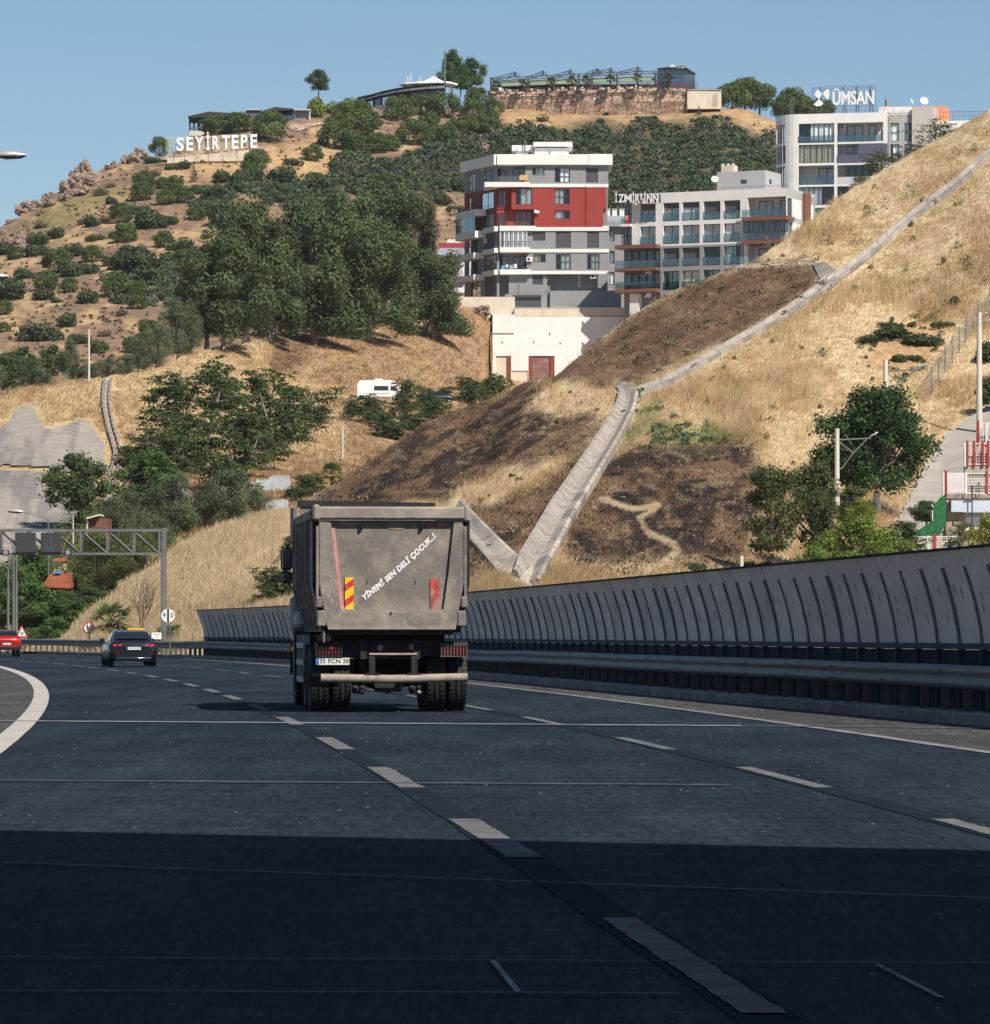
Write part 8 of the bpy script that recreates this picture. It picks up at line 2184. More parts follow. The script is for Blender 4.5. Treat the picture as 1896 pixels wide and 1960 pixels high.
C_SHRUB = (0.064, 0.088, 0.036); C_PINE = (0.085, 0.118, 0.038); C_GREY = (0.085, 0.092, 0.066); C_DRY = (0.15, 0.115, 0.08)
SH = [proto_shrub(s, C_SHRUB, h=hh) for s, hh in ((1, 0.5), (2, 0.42), (3, 0.55), (4, 0.46))]
SHG = [proto_shrub(s, C_GREY, h=0.45) for s in (5, 6)]
SHD = [proto_shrub(s, C_DRY, 800, h=0.45) for s in (7, 8)]
DM = [proto_dome(s, C_PINE) for s in (11, 12, 13, 14)]
YG_ = [proto_shrub(s, (0.15, 0.175, 0.03), h=0.6, n=1700) for s in (15, 16)]
CN = [proto_cone(s, (0.10, 0.13, 0.117)) for s in (17, 18)]
CND = proto_cone(19, (0.05, 0.07, 0.045), h=2.0)
EU = [proto_euc(s, (0.085, 0.116, 0.044)) for s in (21, 22, 23)]
EUR = proto_euc(24, (0.14, 0.125, 0.06))
TR = [proto_tree(s, (0.070, 0.104, 0.038)) for s in (31, 32, 33)]
TRG = [proto_tree(s, (0.070, 0.125, 0.030), n=9000, trunk=0.2) for s in (34, 35)]
OLV = [proto_tree(s, (0.105, 0.13, 0.066), n=9000, leaf=0.020, trunk=0.10, flat=1.1, aspect=0.35) for s in (36, 37, 38)]
PNE = [proto_tree(s, (0.10, 0.125, 0.036), n=10000, leaf=0.024, trunk=0.16, aspect=0.2, flat=0.7) for s in (39, 40)]
FE = [proto_feather(s, (0.085, 0.122, 0.038)) for s in (41, 42, 43, 44)]
FED = [proto_feather(s, (0.082, 0.118, 0.038), n=8000, stems=7, h=0.9) for s in (45, 46)]
PALM = [proto_palm(s, (0.075, 0.105, 0.035)) for s in (51, 52)]
PALMB = proto_palm(53, (0.10, 0.15, 0.05), trunk=0.55, nf=34)
BARE = proto_bare(61)

def width(q):
 if not hasattr(q, 'w'):
  me = q.crown or q.trunk; c = np.empty(len(me.vertices) * 3, np.float32); me.vertices.foreach_get('co', c); c = c.reshape(-1, 3)
  a, b = np.percentile(c[:, 0], [1.0, 99.0]); e, f = np.percentile(c[:, 1], [1.0, 99.0]); q.w = max(0.3, (b - a + f - e) / 2)
 return q.w
def put(q, name, sh, xv, yv, wv, label, cat, group=None, hs=1.0, sink=0.04, rz=None, fwd=0.0):
 p = sh.at(xv, yv)
 if fwd: p = P(xv, yv, p.y - fwd)
 s = wv * p.y / FOC
 p.z -= sink * s
 s /= width(q)
 return place(q, name, p, (s, s, s * hs), label, cat, group, rz)
def z1(zx, zy): return zx * 0.2524, 95.7 + zy * 0.2524
def z6(zx, zy): return zx * 0.2524, 526.4 + zy * 0.2524
def z2(zx, zy): return 478.5 + zx * 0.2524, 95.7 + zy * 0.2524
def z4(zx, zy): return (2350 + zx / 1.896) / 2.0897, (250 + zy / 1.896) / 2.0897
GS = 'shrubs scattered over the brown hillside'; GPN = 'round pines scattered over the hillside'
LS = 'low dark green shrub on the open brown hillside'; LP = 'rounded mid green pine on the open hillside'
def zone(x, y):
 Z = [(62, 2000, 'close to the left picture edge'), (130, 430, 'under the jagged left ridge outcrop'), (200, 560, 'left of the bare path across the left slope'), (130, 900, 'low on the left slope'), (330, 400, 'under the hill letters'), (260, 520, 'on the left slope halfway up'), (260, 900, 'above the grassy bank crest'), (420, 420, 'right below the hill letters'), (420, 900, 'left of the eucalyptus grove'), (560, 330, 'on the straw patch right of the hill letters'), (640, 480, 'above the eucalyptus grove'), (720, 330, 'below the round restaurant'), (760, 480, 'above the right end of the grove'), (900, 300, 'below the antenna mast'), (1000, 300, 'at the left end of the stone terrace wall')]
 for a, b, t in Z:
  if x < a and y < b: return t
 return 'left of the red block' if x < 950 else 'on the grass below the stone terrace wall'
def hill(lst, conv):
 for it in lst:
  zx, zy, w, t = it[:4]; x, y = conv(zx, zy); w = w * 0.2524
  if t == 's': put(SH[random.randrange(4)], 'shrub', far, x, y, w * 1.12, ('wide ' if w > 46 else 'small ' if w < 30 else '') + 'dark green shrub ' + zone(x, y), 'shrub', GS, random.uniform(0.9, 1.15))
  elif t == 'p': put(DM[random.randrange(4)], 'pine_tree', far, x, y, w * 1.14, ('large ' if w > 44 else 'small ' if w < 33 else '') + 'rounded green pine ' + zone(x, y), 'pine tree', GPN, random.uniform(0.9, 1.05))
  elif t == 'g': put(SHG[random.randrange(2)], 'grey_shrub', far, x, y, w, 'grey green shrub on the hillside', 'shrub', 'grey green shrubs on the hillside')
  elif t == 'd': put(SHD[random.randrange(2)], 'dry_shrub', far, x, y, w, 'brown dry shrub on the hillside', 'shrub', 'dry shrubs on the hillside')
hill([(1080, 1140, 150, 'p'), (1250, 1170, 130, 'p'), (1390, 1150, 150, 'p'), (1330, 1050, 120, 'p'), (1230, 1045, 100, 'p'), (1090, 1050, 150, 'p'), (920, 1230, 150, 's'), (920, 1310, 140, 'p'), (950, 1460, 170, 'p'), (1065, 1240, 150, 's'), (670, 1340, 110, 's'),
   (445, 1420, 110, 's'), (830, 1170, 80, 's'), (830, 1040, 90, 'd'), (1120, 1360, 200, 's'), (1280, 1320, 140, 's'), (1240, 1495, 140, 'p'), (1360, 1525, 200, 's'), (1020, 1545, 190, 's'), (1490, 1280, 120, 'p'), (1600, 1210, 170, 's'), (1640, 1120, 180, 's'),
   (1680, 1325, 250, 's'), (1840, 1300, 200, 's'), (1680, 1000, 130, 's'), (1510, 1080, 150, 's'), (290, 1480, 140, 's'), (260, 1560, 180, 's'), (820, 1630, 90, 'p'), (440, 1690, 200, 'p'), (600, 1705, 260, 's'), (960, 1655, 220, 's'), (1060, 1700, 260, 's'),
   (1250, 1690, 180, 'g'), (1200, 1760, 260, 's'), (170, 1740, 120, 's'), (350, 1825, 170, 'p'), (530, 1835, 120, 'p'), (660, 1890, 140, 's'), (330, 1890, 140, 's'), (60, 1780, 140, 's'), (60, 1890, 220, 's'), (900, 1800, 140, 's'), (1040, 1880, 130, 'p'),
   (860, 1425, 110, 's'), (720, 1445, 120, 's'), (790, 1310, 110, 'd'), (620, 1320, 90, 'd'), (370, 1190, 90, 'd'), (1190, 960, 110, 'd'), (760, 1100, 110, 'd'), (310, 1350, 110, 'd'), (170, 1420, 90, 'd'), (1300, 905, 80, 's'), (1400, 900, 90, 's'),
   (1720, 1120, 150, 's'), (1800, 1060, 170, 's'), (1860, 1020, 150, 's'), (560, 1560, 130, 's'), (700, 1600, 140, 'p'), (1400, 1640, 150, 'p'), (1340, 1720, 220, 's'), (1470, 1600, 160, 's'), (1530, 1800, 170, 'p'), (20, 1560, 150, 's'), (110, 1590, 120, 's')], z1)
hill([(300, 490, 290, 's'), (500, 400, 130, 's'), (600, 525, 150, 's'), (745, 600, 120, 'p'), (1040, 265, 130, 'p'), (660, 215, 140, 's'), (1000, 600, 130, 'p'), (1090, 545, 120, 'p'), (60, 160, 200, 's'), (870, 165, 200, 'p'), (430, 205, 80, 's'), (20, 300, 130, 'p'), (20, 440, 90, 'p'),
   (1130, 480, 140, 'p'), (1250, 520, 140, 'p'), (1170, 220, 70, 'd'), (930, 320, 110, 'd'), (800, 480, 100, 'd'), (1090, 390, 90, 'd')], z6)
hill([(640, 740, 230, 'p'), (740, 600, 220, 'p'), (850, 640, 200, 'p'), (830, 540, 180, 'p'), (690, 650, 200, 'p'), (900, 590, 170, 'p'), (780, 760, 170, 'p'), (960, 775, 180, 'p'), (1060, 760, 150, 'p'), (1130, 530, 200, 'p'), (1300, 485, 180, 'p'), (1470, 505, 210, 'p'), (1250, 715, 230, 'p'), (1360, 600, 150, 'p'), (1490, 695, 160, 'p'),
   (1640, 635, 150, 'p'), (1750, 625, 170, 'p'), (1690, 505, 160, 'p'), (1720, 405, 150, 'p'), (1850, 490, 140, 'p'), (1400, 690, 130, 'p'), (1560, 640, 130, 'p'), (330, 865, 120, 's'), (470, 835, 140, 'p'), (60, 890, 160, 'p'), (160, 690, 240, 'p'), (30, 990, 160, 's'), (250, 1000, 180, 's'), (480, 980, 160, 's'), (510, 1080, 180, 's'), (240, 1080, 180, 's'),
   (430, 1280, 190, 'p'), (540, 1310, 180, 'p'), (620, 1250, 150, 'p'), (680, 1300, 130, 's'), (950, 1120, 150, 'p'), (1000, 1030, 140, 'p'), (840, 1100, 130, 's'), (330, 1140, 130, 's'), (130, 1120, 110, 's'), (1180, 1140, 150, 's'), (1300, 1100, 200, 's'), (1500, 1060, 200, 's'), (1430, 1180, 130, 's'), (1560, 1240, 130, 's'), (1820, 620, 150, 'p'), (1840, 700, 170, 'g'), (620, 480, 90, 's')], z2)
hill([(130, 390, 60, 's'), (570, 330, 50, 's'), (240, 360, 60, 's'), (990, 425, 70, 's'), (505, 440, 70, 's'), (1060, 440, 60, 's')], z4)
# crest vegetation
for zx, zy, w in ((75, 330, 62), (10, 330, 55), (250, 320, 70), (310, 350, 85), (335, 310, 55), (410, 305, 52), (415, 360, 35), (485, 300, 46), (512, 332, 62), (635, 332, 44), (662, 308, 42), (735, 300, 62), (758, 332, 46), (850, 402, 52), (895, 345, 62), (1230, 335, 95), (1510, 400, 40)):
 x, y = z4(zx, zy); put(CN[random.randrange(2)], 'blue_spruce', far, x, y, w * 0.2524 * 0.95, 'small blue grey conifer on the grass below the hilltop terrace', 'conifer', 'blue grey conifers below the terrace', 0.72)
for zx, zy, w, l in ((1110, 330, 200, 'left dome of the pines behind the cream wall'), (1200, 320, 230, 'middle dome of the pines behind the cream wall'), (1310, 335, 210, 'right dome of the pines behind the cream wall'), (1020, 320, 90, 'narrow pine at the end of the cream wall')):
 x, y = z4(zx, zy); put(DM[random.randrange(4)], 'pine_tree', far, x, y, w * 0.2524 * 1.15, 'big dark pine on the crest, ' + l, 'pine tree', hs=1.05 if w > 100 else 1.6, sink=0.12)
for zx, zy, w in ((1480, 400, 150), (1560, 410, 220), (1640, 420, 170), (1720, 420, 150), (1800, 425, 150)):
 x, y = z4(zx, zy); put(DM[random.randrange(4)], 'pine_tree', far, x, y, w * 0.2524 * 1.1, 'dark pine on the crest beside the roof sign of the rounded block', 'pine tree', 'crest pines beside the roof sign', 1.2, 0.12)
x, y = z2(520, 352); put(TR[0], 'broadleaf_tree', far, x, y, 44, 'lone dark tree against the sky left of the round restaurant', 'tree', hs=0.95, rz=1.0)
for zx, zy, w, h, l in ((1535, 335, 150, 1.45, 'tall dark tree beside the antenna mast'), (1680, 325, 180, 0.95, 'round dark tree between the mast and the long restaurant'), (1600, 330, 130, 1.0, 'dark tree squeezed between two taller crest trees')):
 x, y = z2(zx, zy); put(TRG[random.randrange(2)], 'broadleaf_tree', far, x, y, w * 0.2524 * 1.15, l, 'tree', hs=h, fwd=-2)
for zx, zy, w, l in ((520, 510, 130, 'upright yellow green bush left of the round restaurant'), (640, 480, 140, 'yellow green bush under the awnings of the round restaurant'), (740, 465, 150, 'clipped yellow green bush at the base wall of the round restaurant')):
 x, y = z2(zx, zy); put(YG_[random.randrange(2)], 'yellow_green_bush', far, x, y, w * 0.2524 * 1.15, l, 'bush', hs=1.6 if zx < 560 else 0.95)
for zx in (163, 362, 578, 733, 843, 1030, 1235, 1473):
 x, y = Hh(zx, float(tx(zx)) + 4); p = P(x, y, 899.5); s = 26 * 899.5 / FOC * 0.85
 place(PALM[random.randrange(2)], 'palm_tree', p, (s, s, s), 'fan palm along the front edge of the hilltop terrace', 'palm tree', 'palms along the hilltop terrace')
x, y = z1(1640, 640); put(DM[0], 'pine_tree', far, x, y, 62, 'wide pine in front of the timber pavilion', 'pine tree', hs=0.75); put(DM[2], 'pine_tree', far, x + 42, y - 3, 56, 'pine behind the letter P of the hill sign', 'pine tree', hs=0.85)
x, y = z1(1210, 800); put(DM[1], 'pine_tree', far, x, y, 36, 'dark pine at the left end of the hill letters', 'pine tree', hs=1.25); put(SH[1], 'shrub', far, x - 12, y + 14, 30, 'dark shrub at the foot of the pine left of the hill letters', 'shrub')
x, y = z1(1890, 930); put(DM[3], 'pine_tree', far, x + 10, y, 46, 'pine in front of the last letter of the hill sign', 'pine tree', hs=1.1)
x, y = z1(1470, 1000); put(CND, 'cypress', far, x, y, 15, 'small dark cypress on the slope under the hill letters', 'cypress')

# rough scrub: one mass of low bushes on the upper right of the hill
def mass(name, sh, pts, wv, n_each, leaf, col, m=M_LEAF, hfac=0.5, seed=1, cv=0.25):
 rng = np.random.default_rng(seed); Vs = []; Fs = []; Cs = []; o = 0
 for (x, y), w in zip(pts, wv):
  p = sh.pos(np.array([x]), np.array([y]))[0]; s = w * p[1] / FOC; n = n_each
  L = [(rng.normal(0, 0.25), rng.normal(0, 0.25), hfac * 0.4, 0.35, 0.35, hfac * rng.uniform(0.5, 1.0)) for k in range(3)]
  q, d, k = lobes_points(L, n, rng, 0.35); ok = q[:, 2] > -0.05; q, d = q[ok], d[ok]
  V, Fq = leafquads(q * s + p, d, leaf, 0.6, rng); Vs.append(V); Fs.append(Fq + o); o += len(V)
  c = np.array(col if not isinstance(col, list) else col[int(rng.integers(0, len(col)))])[None] * np.clip(rng.normal(1, cv) + rng.normal(0, 0.15, len(q)), 0.45, 1.8)[:, None]; Cs.append(np.repeat(c, 4, 0))
 ob = link_mesh(name, np_mesh(name, np.concatenate(Vs), np.concatenate(Fs), m, np.concatenate(Cs))); ob['kind'] = 'stuff'
 return ob
rs = np.random.default_rng(77)
X = rs.uniform(540, 1620, 12000); Y_ = rs.uniform(215, 445, 12000)
d = poly_sd(X, Y_, SCRUB) + (fbm(X * 0.02, Y_ * 0.03, 4) - 0.5) * 70 + sstep(0.52, 0.60, fbm(X * 0.022 + 5, Y_ * 0.05, 4)) * 24
keep = d < -2; X, Y_ = X[keep][:2100], Y_[keep][:2100]
mass('hillside_scrub', far, np.c_[X, Y_], rs.uniform(14, 30, len(X)), 70, 0.30, [C_SHRUB, C_SHRUB, (0.066, 0.094, 0.044), (0.076, 0.10, 0.042), (0.052, 0.075, 0.04), (0.11, 0.12, 0.08)], hfac=0.42, cv=0.18)
X = rs.uniform(180, 720, 9000); Y_ = rs.uniform(320, 640, 9000); d = np.minimum(poly_sd(X, Y_, [(360, 385), (470, 350), (600, 345), (700, 400), (560, 405), (480, 392), (400, 412)]), poly_sd(X, Y_, [(180, 530), (330, 490), (420, 560), (330, 610), (230, 585)])) + (fbm(X * 0.03, Y_ * 0.05, 4) - 0.5) * 70
k_ = d < -4; X, Y_ = X[k_][:420], Y_[k_][:420]
mass('hillside_scrub', far, np.c_[X, Y_], rs.uniform(14, 32, len(X)), 80, 0.30, [C_SHRUB, (0.066, 0.094, 0.044), (0.076, 0.10, 0.042), (0.11, 0.12, 0.08)], hfac=0.45, cv=0.18, seed=12)
X = rs.uniform(-20, 1560, 9000); Y_ = rs.uniform(230, 760, 9000)
top_ = lin(FAR_TOP)(X); keep = (Y_ > top_ + 12) & (fbm(X * 0.03, Y_ * 0.05, 4) > 0.47); X, Y_ = X[keep][:3600], Y_[keep][:3600]
mass('low_dry_scrub', far, np.c_[X, Y_], rs.uniform(4, 10, len(X)), 12, 0.20, [C_DRY, (0.10, 0.08, 0.055), (0.08, 0.078, 0.05), (0.17, 0.12, 0.075)], hfac=0.45, seed=2)

# rocks
def proto_rock(seed):
 rng = np.random.default_rng(seed); bm = bmesh.new(); bmesh.ops.create_icosphere(bm, subdivisions=4, radius=0.5)
 from mathutils import noise as mn
 off = Vector(rng.uniform(0, 50, 3))
 for v in bm.verts:
  p = v.co * 2.4 + off; f = mn.fractal(p, 0.9, 2.1, 5); c_ = mn.cell(p * 1.1) * 0.22 + mn.cell(p * 2.6) * 0.12
  v.co = v.co * (0.72 + 0.30 * f + c_)
  v.co.z *= 0.9
 me = bpy.data.meshes.new('rock'); bm.to_mesh(me); bm.free(); me.materials.append(mat('rock_brown', (0.30, 0.215, 0.165), 0.95, var=0.35, scale=2.5, col2=(0.15, 0.12, 0.105), c2lo=0.48, c2hi=0.62, c2scale=3.0, bump=0.06, bscale=6)); return me
RK = [proto_rock(s) for s in range(5)]
def rock(x, y, w, h, label, grp=None, sh=None, sink=0.25):
 sh = sh or far; p = sh.at(x, y); s = w * p.y / FOC
 o = link_mesh('rock', RK[random.randrange(5)], None, p + Vector((0, 0, (0.5 - sink) * h * p.y / FOC)), (random.uniform(-0.3, 0.3), random.uniform(-0.3, 0.3), random.uniform(0, 6.28))); o.scale = (s * 1.1, s, h * p.y / FOC * 1.15)
 return tag(o, label, 'rock', grp)
for lab, lst in (('brown crag in the jagged outcrop on the left ridge', [(640, 930, 130, 160), (590, 1010, 150, 140), (680, 1020, 130, 130), (530, 1060, 150, 150), (500, 1130, 110, 110), (620, 1090, 150, 120), (700, 970, 90, 90), (480, 1050, 70, 90), (560, 970, 100, 110)]),
     ('weathered boulder in the outcrop beside the hill letters', [(960, 850, 90, 100), (1020, 850, 120, 130), (1085, 820, 110, 110), (1050, 790, 90, 80)]),
     ('rock of the small ridge outcrop between the two larger crags', [(820, 900, 80, 60), (865, 890, 70, 80)]),
     ('rock of the long low outcrop at the left end of the ridge', [(150, 1250, 110, 110), (210, 1220, 120, 110), (270, 1190, 110, 90), (350, 1140, 80, 90), (390, 1110, 60, 70), (180, 1190, 80, 70)]),
     ('reddish rock of the outcrop low on the left slope', [(160, 1450, 110, 120), (140, 1500, 120, 100), (60, 1470, 110, 80), (180, 1520, 70, 80), (100, 1400, 60, 40)]),
     ('grey ridge boulder touching the left picture edge', [(20, 1390, 80, 50), (70, 1310, 70, 50)])):
 for zx, zy, w, h in lst:
  x, y = z1(zx, zy); rock(x, y + 2, w * 0.2524, h * 0.2524, lab + (', a large one' if w > 125 else ', a small one' if w < 75 else ''), lab.replace('crag in', 'crags in') + 's')
for zx, zy, w, h in ((1785, 760, 70, 90), (1285, 1130, 60, 90), (1230, 1200, 100, 50), (1555, 1065, 45, 35), (1550, 1170, 50, 30), (1545, 1260, 60, 70), (700, 1075, 40, 40), (620, 1060, 40, 40)):
 x, y = z2(zx, zy); rock(x, y, w * 0.2524, h * 0.2524, 'pale brown boulder among the scrub left of the red block', 'boulders among the hillside scrub')
for zx, zy, w, h in ((715, 545, 60, 45), (645, 605, 75, 30), (575, 825, 45, 50), (615, 835, 60, 60), (665, 850, 50, 60), (680, 880, 30, 40), (230, 640, 60, 40), (160, 645, 40, 40), (510, 630, 30, 28), (370, 620, 40, 25), (250, 470, 70, 40), (930, 680, 40, 25), (1280, 690, 60, 35), (1330, 690, 40, 25), (305, 910, 25, 50), (190, 850, 60, 30), (170, 1010, 60, 35), (235, 1110, 70, 30), (110, 580, 40, 30), (1385, 880, 30, 60), (1480, 770, 30, 20), (350, 780, 20, 16), (650, 520, 30, 30), (760, 665, 26, 12)):
 x, y = z4(zx, zy); rock(x, y, w * 0.2524, h * 0.2524, 'pale boulder among the dark scrub between the tall buildings', 'boulders among the dark scrub')
x, y = 937, 590; rock(925, 602, 38, 26, 'rounded orange boulder at the left top of the white retaining wall', None, mid, 0.2)

# eucalyptus grove and the trees around it
for x, y, w, h, q, l in ((430, 672, 170, 0.95, 0, 'broad eucalyptus at the left end of the grove'), (395, 660, 120, 0.9, 1, 'eucalyptus leaning out on the left of the grove'), (520, 655, 150, 0.95, 2, 'eucalyptus with a dense crown left of the grove middle'), (604, 660, 175, 0.93, 1, 'eucalyptus with a pale trunk in the grove middle'), (560, 640, 150, 0.98, 0, 'eucalyptus standing back in the grove middle'),
      (470, 640, 150, 1.0, 1, 'eucalyptus filling the gap in the left part of the grove'), (640, 640, 150, 1.0, 2, 'eucalyptus filling the gap behind the grove middle'), (706, 652, 165, 0.88, 2, 'eucalyptus with a leaning pale trunk right of the grove middle'), (665, 600, 165, 0.95, 0, 'tall eucalyptus rising behind the grove'), (735, 590, 150, 0.95, 1, 'tall eucalyptus behind the right end of the grove')):
 put(EU[q], 'eucalyptus', mid, x, y, w, l, 'eucalyptus tree', hs=h * 0.78, rz=q * 1.3 + x, fwd=0 if y > 620 else -18)
put(EUR, 'eucalyptus', mid, 795, 560, 92, 'reddish green eucalyptus at the right edge of the grove', 'eucalyptus tree', hs=1.0, fwd=-15)
put(EU[1], 'eucalyptus', mid, 832, 652, 122, 'single eucalyptus with a pale trunk left of the white retaining wall', 'eucalyptus tree', hs=0.66, rz=2.2)
for x, y, w, h, l in ((340, 690, 70, 1.3, 'first'), (300, 705, 62, 1.0, 'second'), (265, 712, 60, 0.85, 'third'), (365, 690, 60, 1.4, 'fourth')):
 put(OLV[int(x) % 3], 'broadleaf_tree', mid, x, y, w, {'first': 'dark tree at the left foot of the eucalyptus grove', 'second': 'round dark tree two crowns left of the grove', 'third': 'low dark tree three crowns left of the grove', 'fourth': 'tall dark tree pressed against the grove on its left'}[l], 'tree', hs=h, fwd=-6)
for x, y, w, h in ((15, 760, 60, 1.1), (62, 752, 48, 1.0), (100, 735, 46, 1.15), (138, 728, 46, 1.25), (40, 735, 50, 1.0), (205, 724, 60, 0.55), (240, 718, 50, 0.6), (80, 752, 44, 0.8), (-30, 770, 70, 1.1), (175, 728, 44, 0.6)):
 put((OLV + TR)[int(abs(x)) % 6], 'broadleaf_tree', mid, x, y + 6, w * 1.1, ('dark tree behind the grassy left crest, ' + ('left of the lone pole' if x < 165 else 'right of the lone pole') + (', a wide low one' if h < 0.7 else ', at the picture edge' if x < 30 else '')), 'tree', 'dark trees behind the left bank crest', h, fwd=-10)

# feathery trees on the middle slope
GF = 'feathery trees on the slope above the gully'
for i, (x, y, w, h) in enumerate(((305, 845, 95, 0.95), (285, 905, 80, 0.8), (345, 800, 80, 1.0), (400, 815, 110, 1.0), (430, 780, 80, 0.85), (470, 850, 100, 0.95), (505, 815, 90, 0.9), (540, 860, 100, 0.95), (590, 840, 95, 0.95), (560, 800, 70, 0.9), (380, 900, 110, 0.95), (430, 935, 100, 0.9), (330, 935, 90, 0.9), (460, 905, 90, 0.8), (350, 870, 90, 0.85), (500, 890, 80, 0.8), (255, 885, 60, 0.7), (610, 800, 60, 0.7))):
 put((FE + FED)[i % 6], 'feathery_tree', mid, x, y + 6, w * 1.15, ('feathery tree ' + ('beside the stepped drain' if x < 300 else 'on the left of the slope above the gully' if x < 350 else 'low above the sheet fences' if y > 880 else 'in the middle of the slope above the gully' if x < 480 else 'above the grey sheet fence' if x < 560 else 'on the right of the slope above the gully') + (', a tall one' if w > 92 else '')), 'tree', GF, h * 0.92)
for x, y, w, h, l in ((705, 806, 66, 0.95, 'bush in front of the left end of the motor home'), (768, 800, 66, 1.05, 'bush covering the right end of the motor home'), (735, 818, 60, 0.6, 'low bush below the motor home'), (835, 800, 70, 0.65, 'bush in front of the parked dark car'), (812, 782, 44, 0.9, 'slim bush between the motor home and the parked car'), (905, 772, 70, 0.75, 'leafy bush left of the brick bays of the retaining wall'), (945, 768, 75, 0.85, 'leafy bush against the foot of the white retaining wall'),
       (745, 838, 80, 0.5, 'spreading bush on the edge of the burnt bank'), (790, 822, 70, 0.45, 'low bush on the crest of the burnt bank'), (668, 800, 40, 0.8, 'slim bush left of the motor home'), (595, 945, 70, 0.7, 'bush left of the fan palm'), (565, 955, 50, 0.6, 'low bush above the sheet fence by the truck'), (850, 764, 40, 0.6, 'small bush behind the parked car'), (888, 745, 40, 0.6, 'small bush on the slope left of the retaining wall')):
 put(FED[int(x) % 2], 'leafy_bush', mid, x, y, w * 1.1, l, 'bush', hs=h, fwd=3)
put(PALMB, 'fan_palm', near, 636, 925, 52, 'fan palm standing on the crest of the burnt bank', 'palm tree', hs=0.95, rz=0.5)
# trees of the gully beside the road
for x, y, w, h, q, l in ((150, 1018, 105, 0.95, TR[1], 'spreading leafy tree behind the gantry beside the brick hut'), (285, 985, 108, 0.80, TRG[0], 'round bright green tree under the utility pole'), (250, 1036, 72, 0.92, OLV[0], 'olive green tree right of the brick hut'), (330, 1022, 100, 0.82, OLV[1], 'olive green tree right of the gantry lattice'), (395, 1015, 85, 0.75, OLV[2], 'olive green tree under the pale sheet fence'), (440, 1015, 95, 0.85, OLV[0], 'olive green tree beside the orange brick wall'),
       (486, 1005, 60, 0.8, OLV[1], 'olive green tree at the end of the sheet fence'), (215, 1055, 80, 0.9, OLV[2], 'grey green tree behind the middle of the gantry'), (188, 1145, 125, 0.75, PNE[0], 'broad pine with bare lower twigs under the gantry'), (278, 1130, 66, 1.1, PNE[1], 'pine with a bare trunk left of the gantry post'), (300, 1060, 60, 0.8, OLV[0], 'olive tree behind the gantry post'),
       (62, 1150, 75, 1.0, TRG[1], 'green tree left of the red roofed house'), (20, 1165, 70, 0.9, TR[2], 'tree with yellowing leaves at the left edge'), (120, 1200, 70, 0.8, TR[0], 'dark tree below the red roofed house'), (60, 1215, 90, 0.85, TRG[0], 'green tree behind the triangular sign'), (150, 1205, 60, 0.7, TRG[1], 'green tree right of the lamp pole'), (5, 1225, 80, 0.85, TR[1], 'dark tree behind the red car'), (105, 1235, 70, 0.6, TRG[0], 'low green tree behind the guardrail left of the 50 sign'), (175, 1165, 60, 0.6, TR[2], 'dark tree under the broad pine'), (88, 1140, 40, 0.7, TRG[1], 'small green tree overlapping the left eave of the red roofed house'), (126, 1146, 46, 0.8, TR[1], 'small dark tree in front of the red roofed house')):
 put(q, 'roadside_tree', mid, x, y, w * 1.08, l, 'tree', hs=h, rz=x * 0.7)
put(PALMB, 'fan_palm', near, 213, 1227, 88, 'young fan palm on the bank above the 50 sign', 'palm tree', hs=0.95, rz=2.1, fwd=3)
put(BARE, 'bare_tree', near, 275, 1228, 62, 'leafless tree between the palm and the gantry post', 'tree', hs=1.35, fwd=4)
put(FED[0], 'leafy_bush', near, 322, 1240, 50, 'green bush behind the 9 and 0 sign', 'bush', hs=0.9); put(FED[1], 'leafy_bush', near, 298, 1238, 40, 'green bush left of the 9 and 0 sign post', 'bush', hs=0.8)
put(YG_[0], 'yellow_green_bush', near, 375, 1036, 46, 'yellow green creeper on the crest of the grass bank', 'bush', hs=0.5, fwd=-3)
put(FED[1], 'leafy_bush', near, 533, 1150, 88, 'leafy green bush on the bank left of the truck', 'bush', hs=1.0); put(FED[0], 'leafy_bush', near, 566, 1075, 56, 'leafy bush beside the truck mirrors', 'bush', hs=0.9); put(FE[1], 'leafy_bush', near, 510, 1160, 55, 'small leafy bush at the left foot of the bank bush', 'bush', hs=0.8)
# green undergrowth between the gully trees
X = RNG.uniform(-40, 420, 3000); Y_ = RNG.uniform(930, 1250, 3000); k_ = poly_sd(X, Y_, [(-40, 1100), (40, 1090), (90, 1060), (130, 1000), (200, 975), (330, 960), (420, 985), (330, 1040), (250, 1100), (170, 1180), (110, 1240), (-40, 1250)]) < 0
mass('undergrowth', mid, np.c_[X[k_], Y_[k_]][:750], RNG.uniform(14, 30, 750), 60, 0.13, [(0.07, 0.115, 0.034), (0.085, 0.125, 0.034), (0.065, 0.098, 0.036), (0.11, 0.135, 0.04)], hfac=0.8, seed=8)
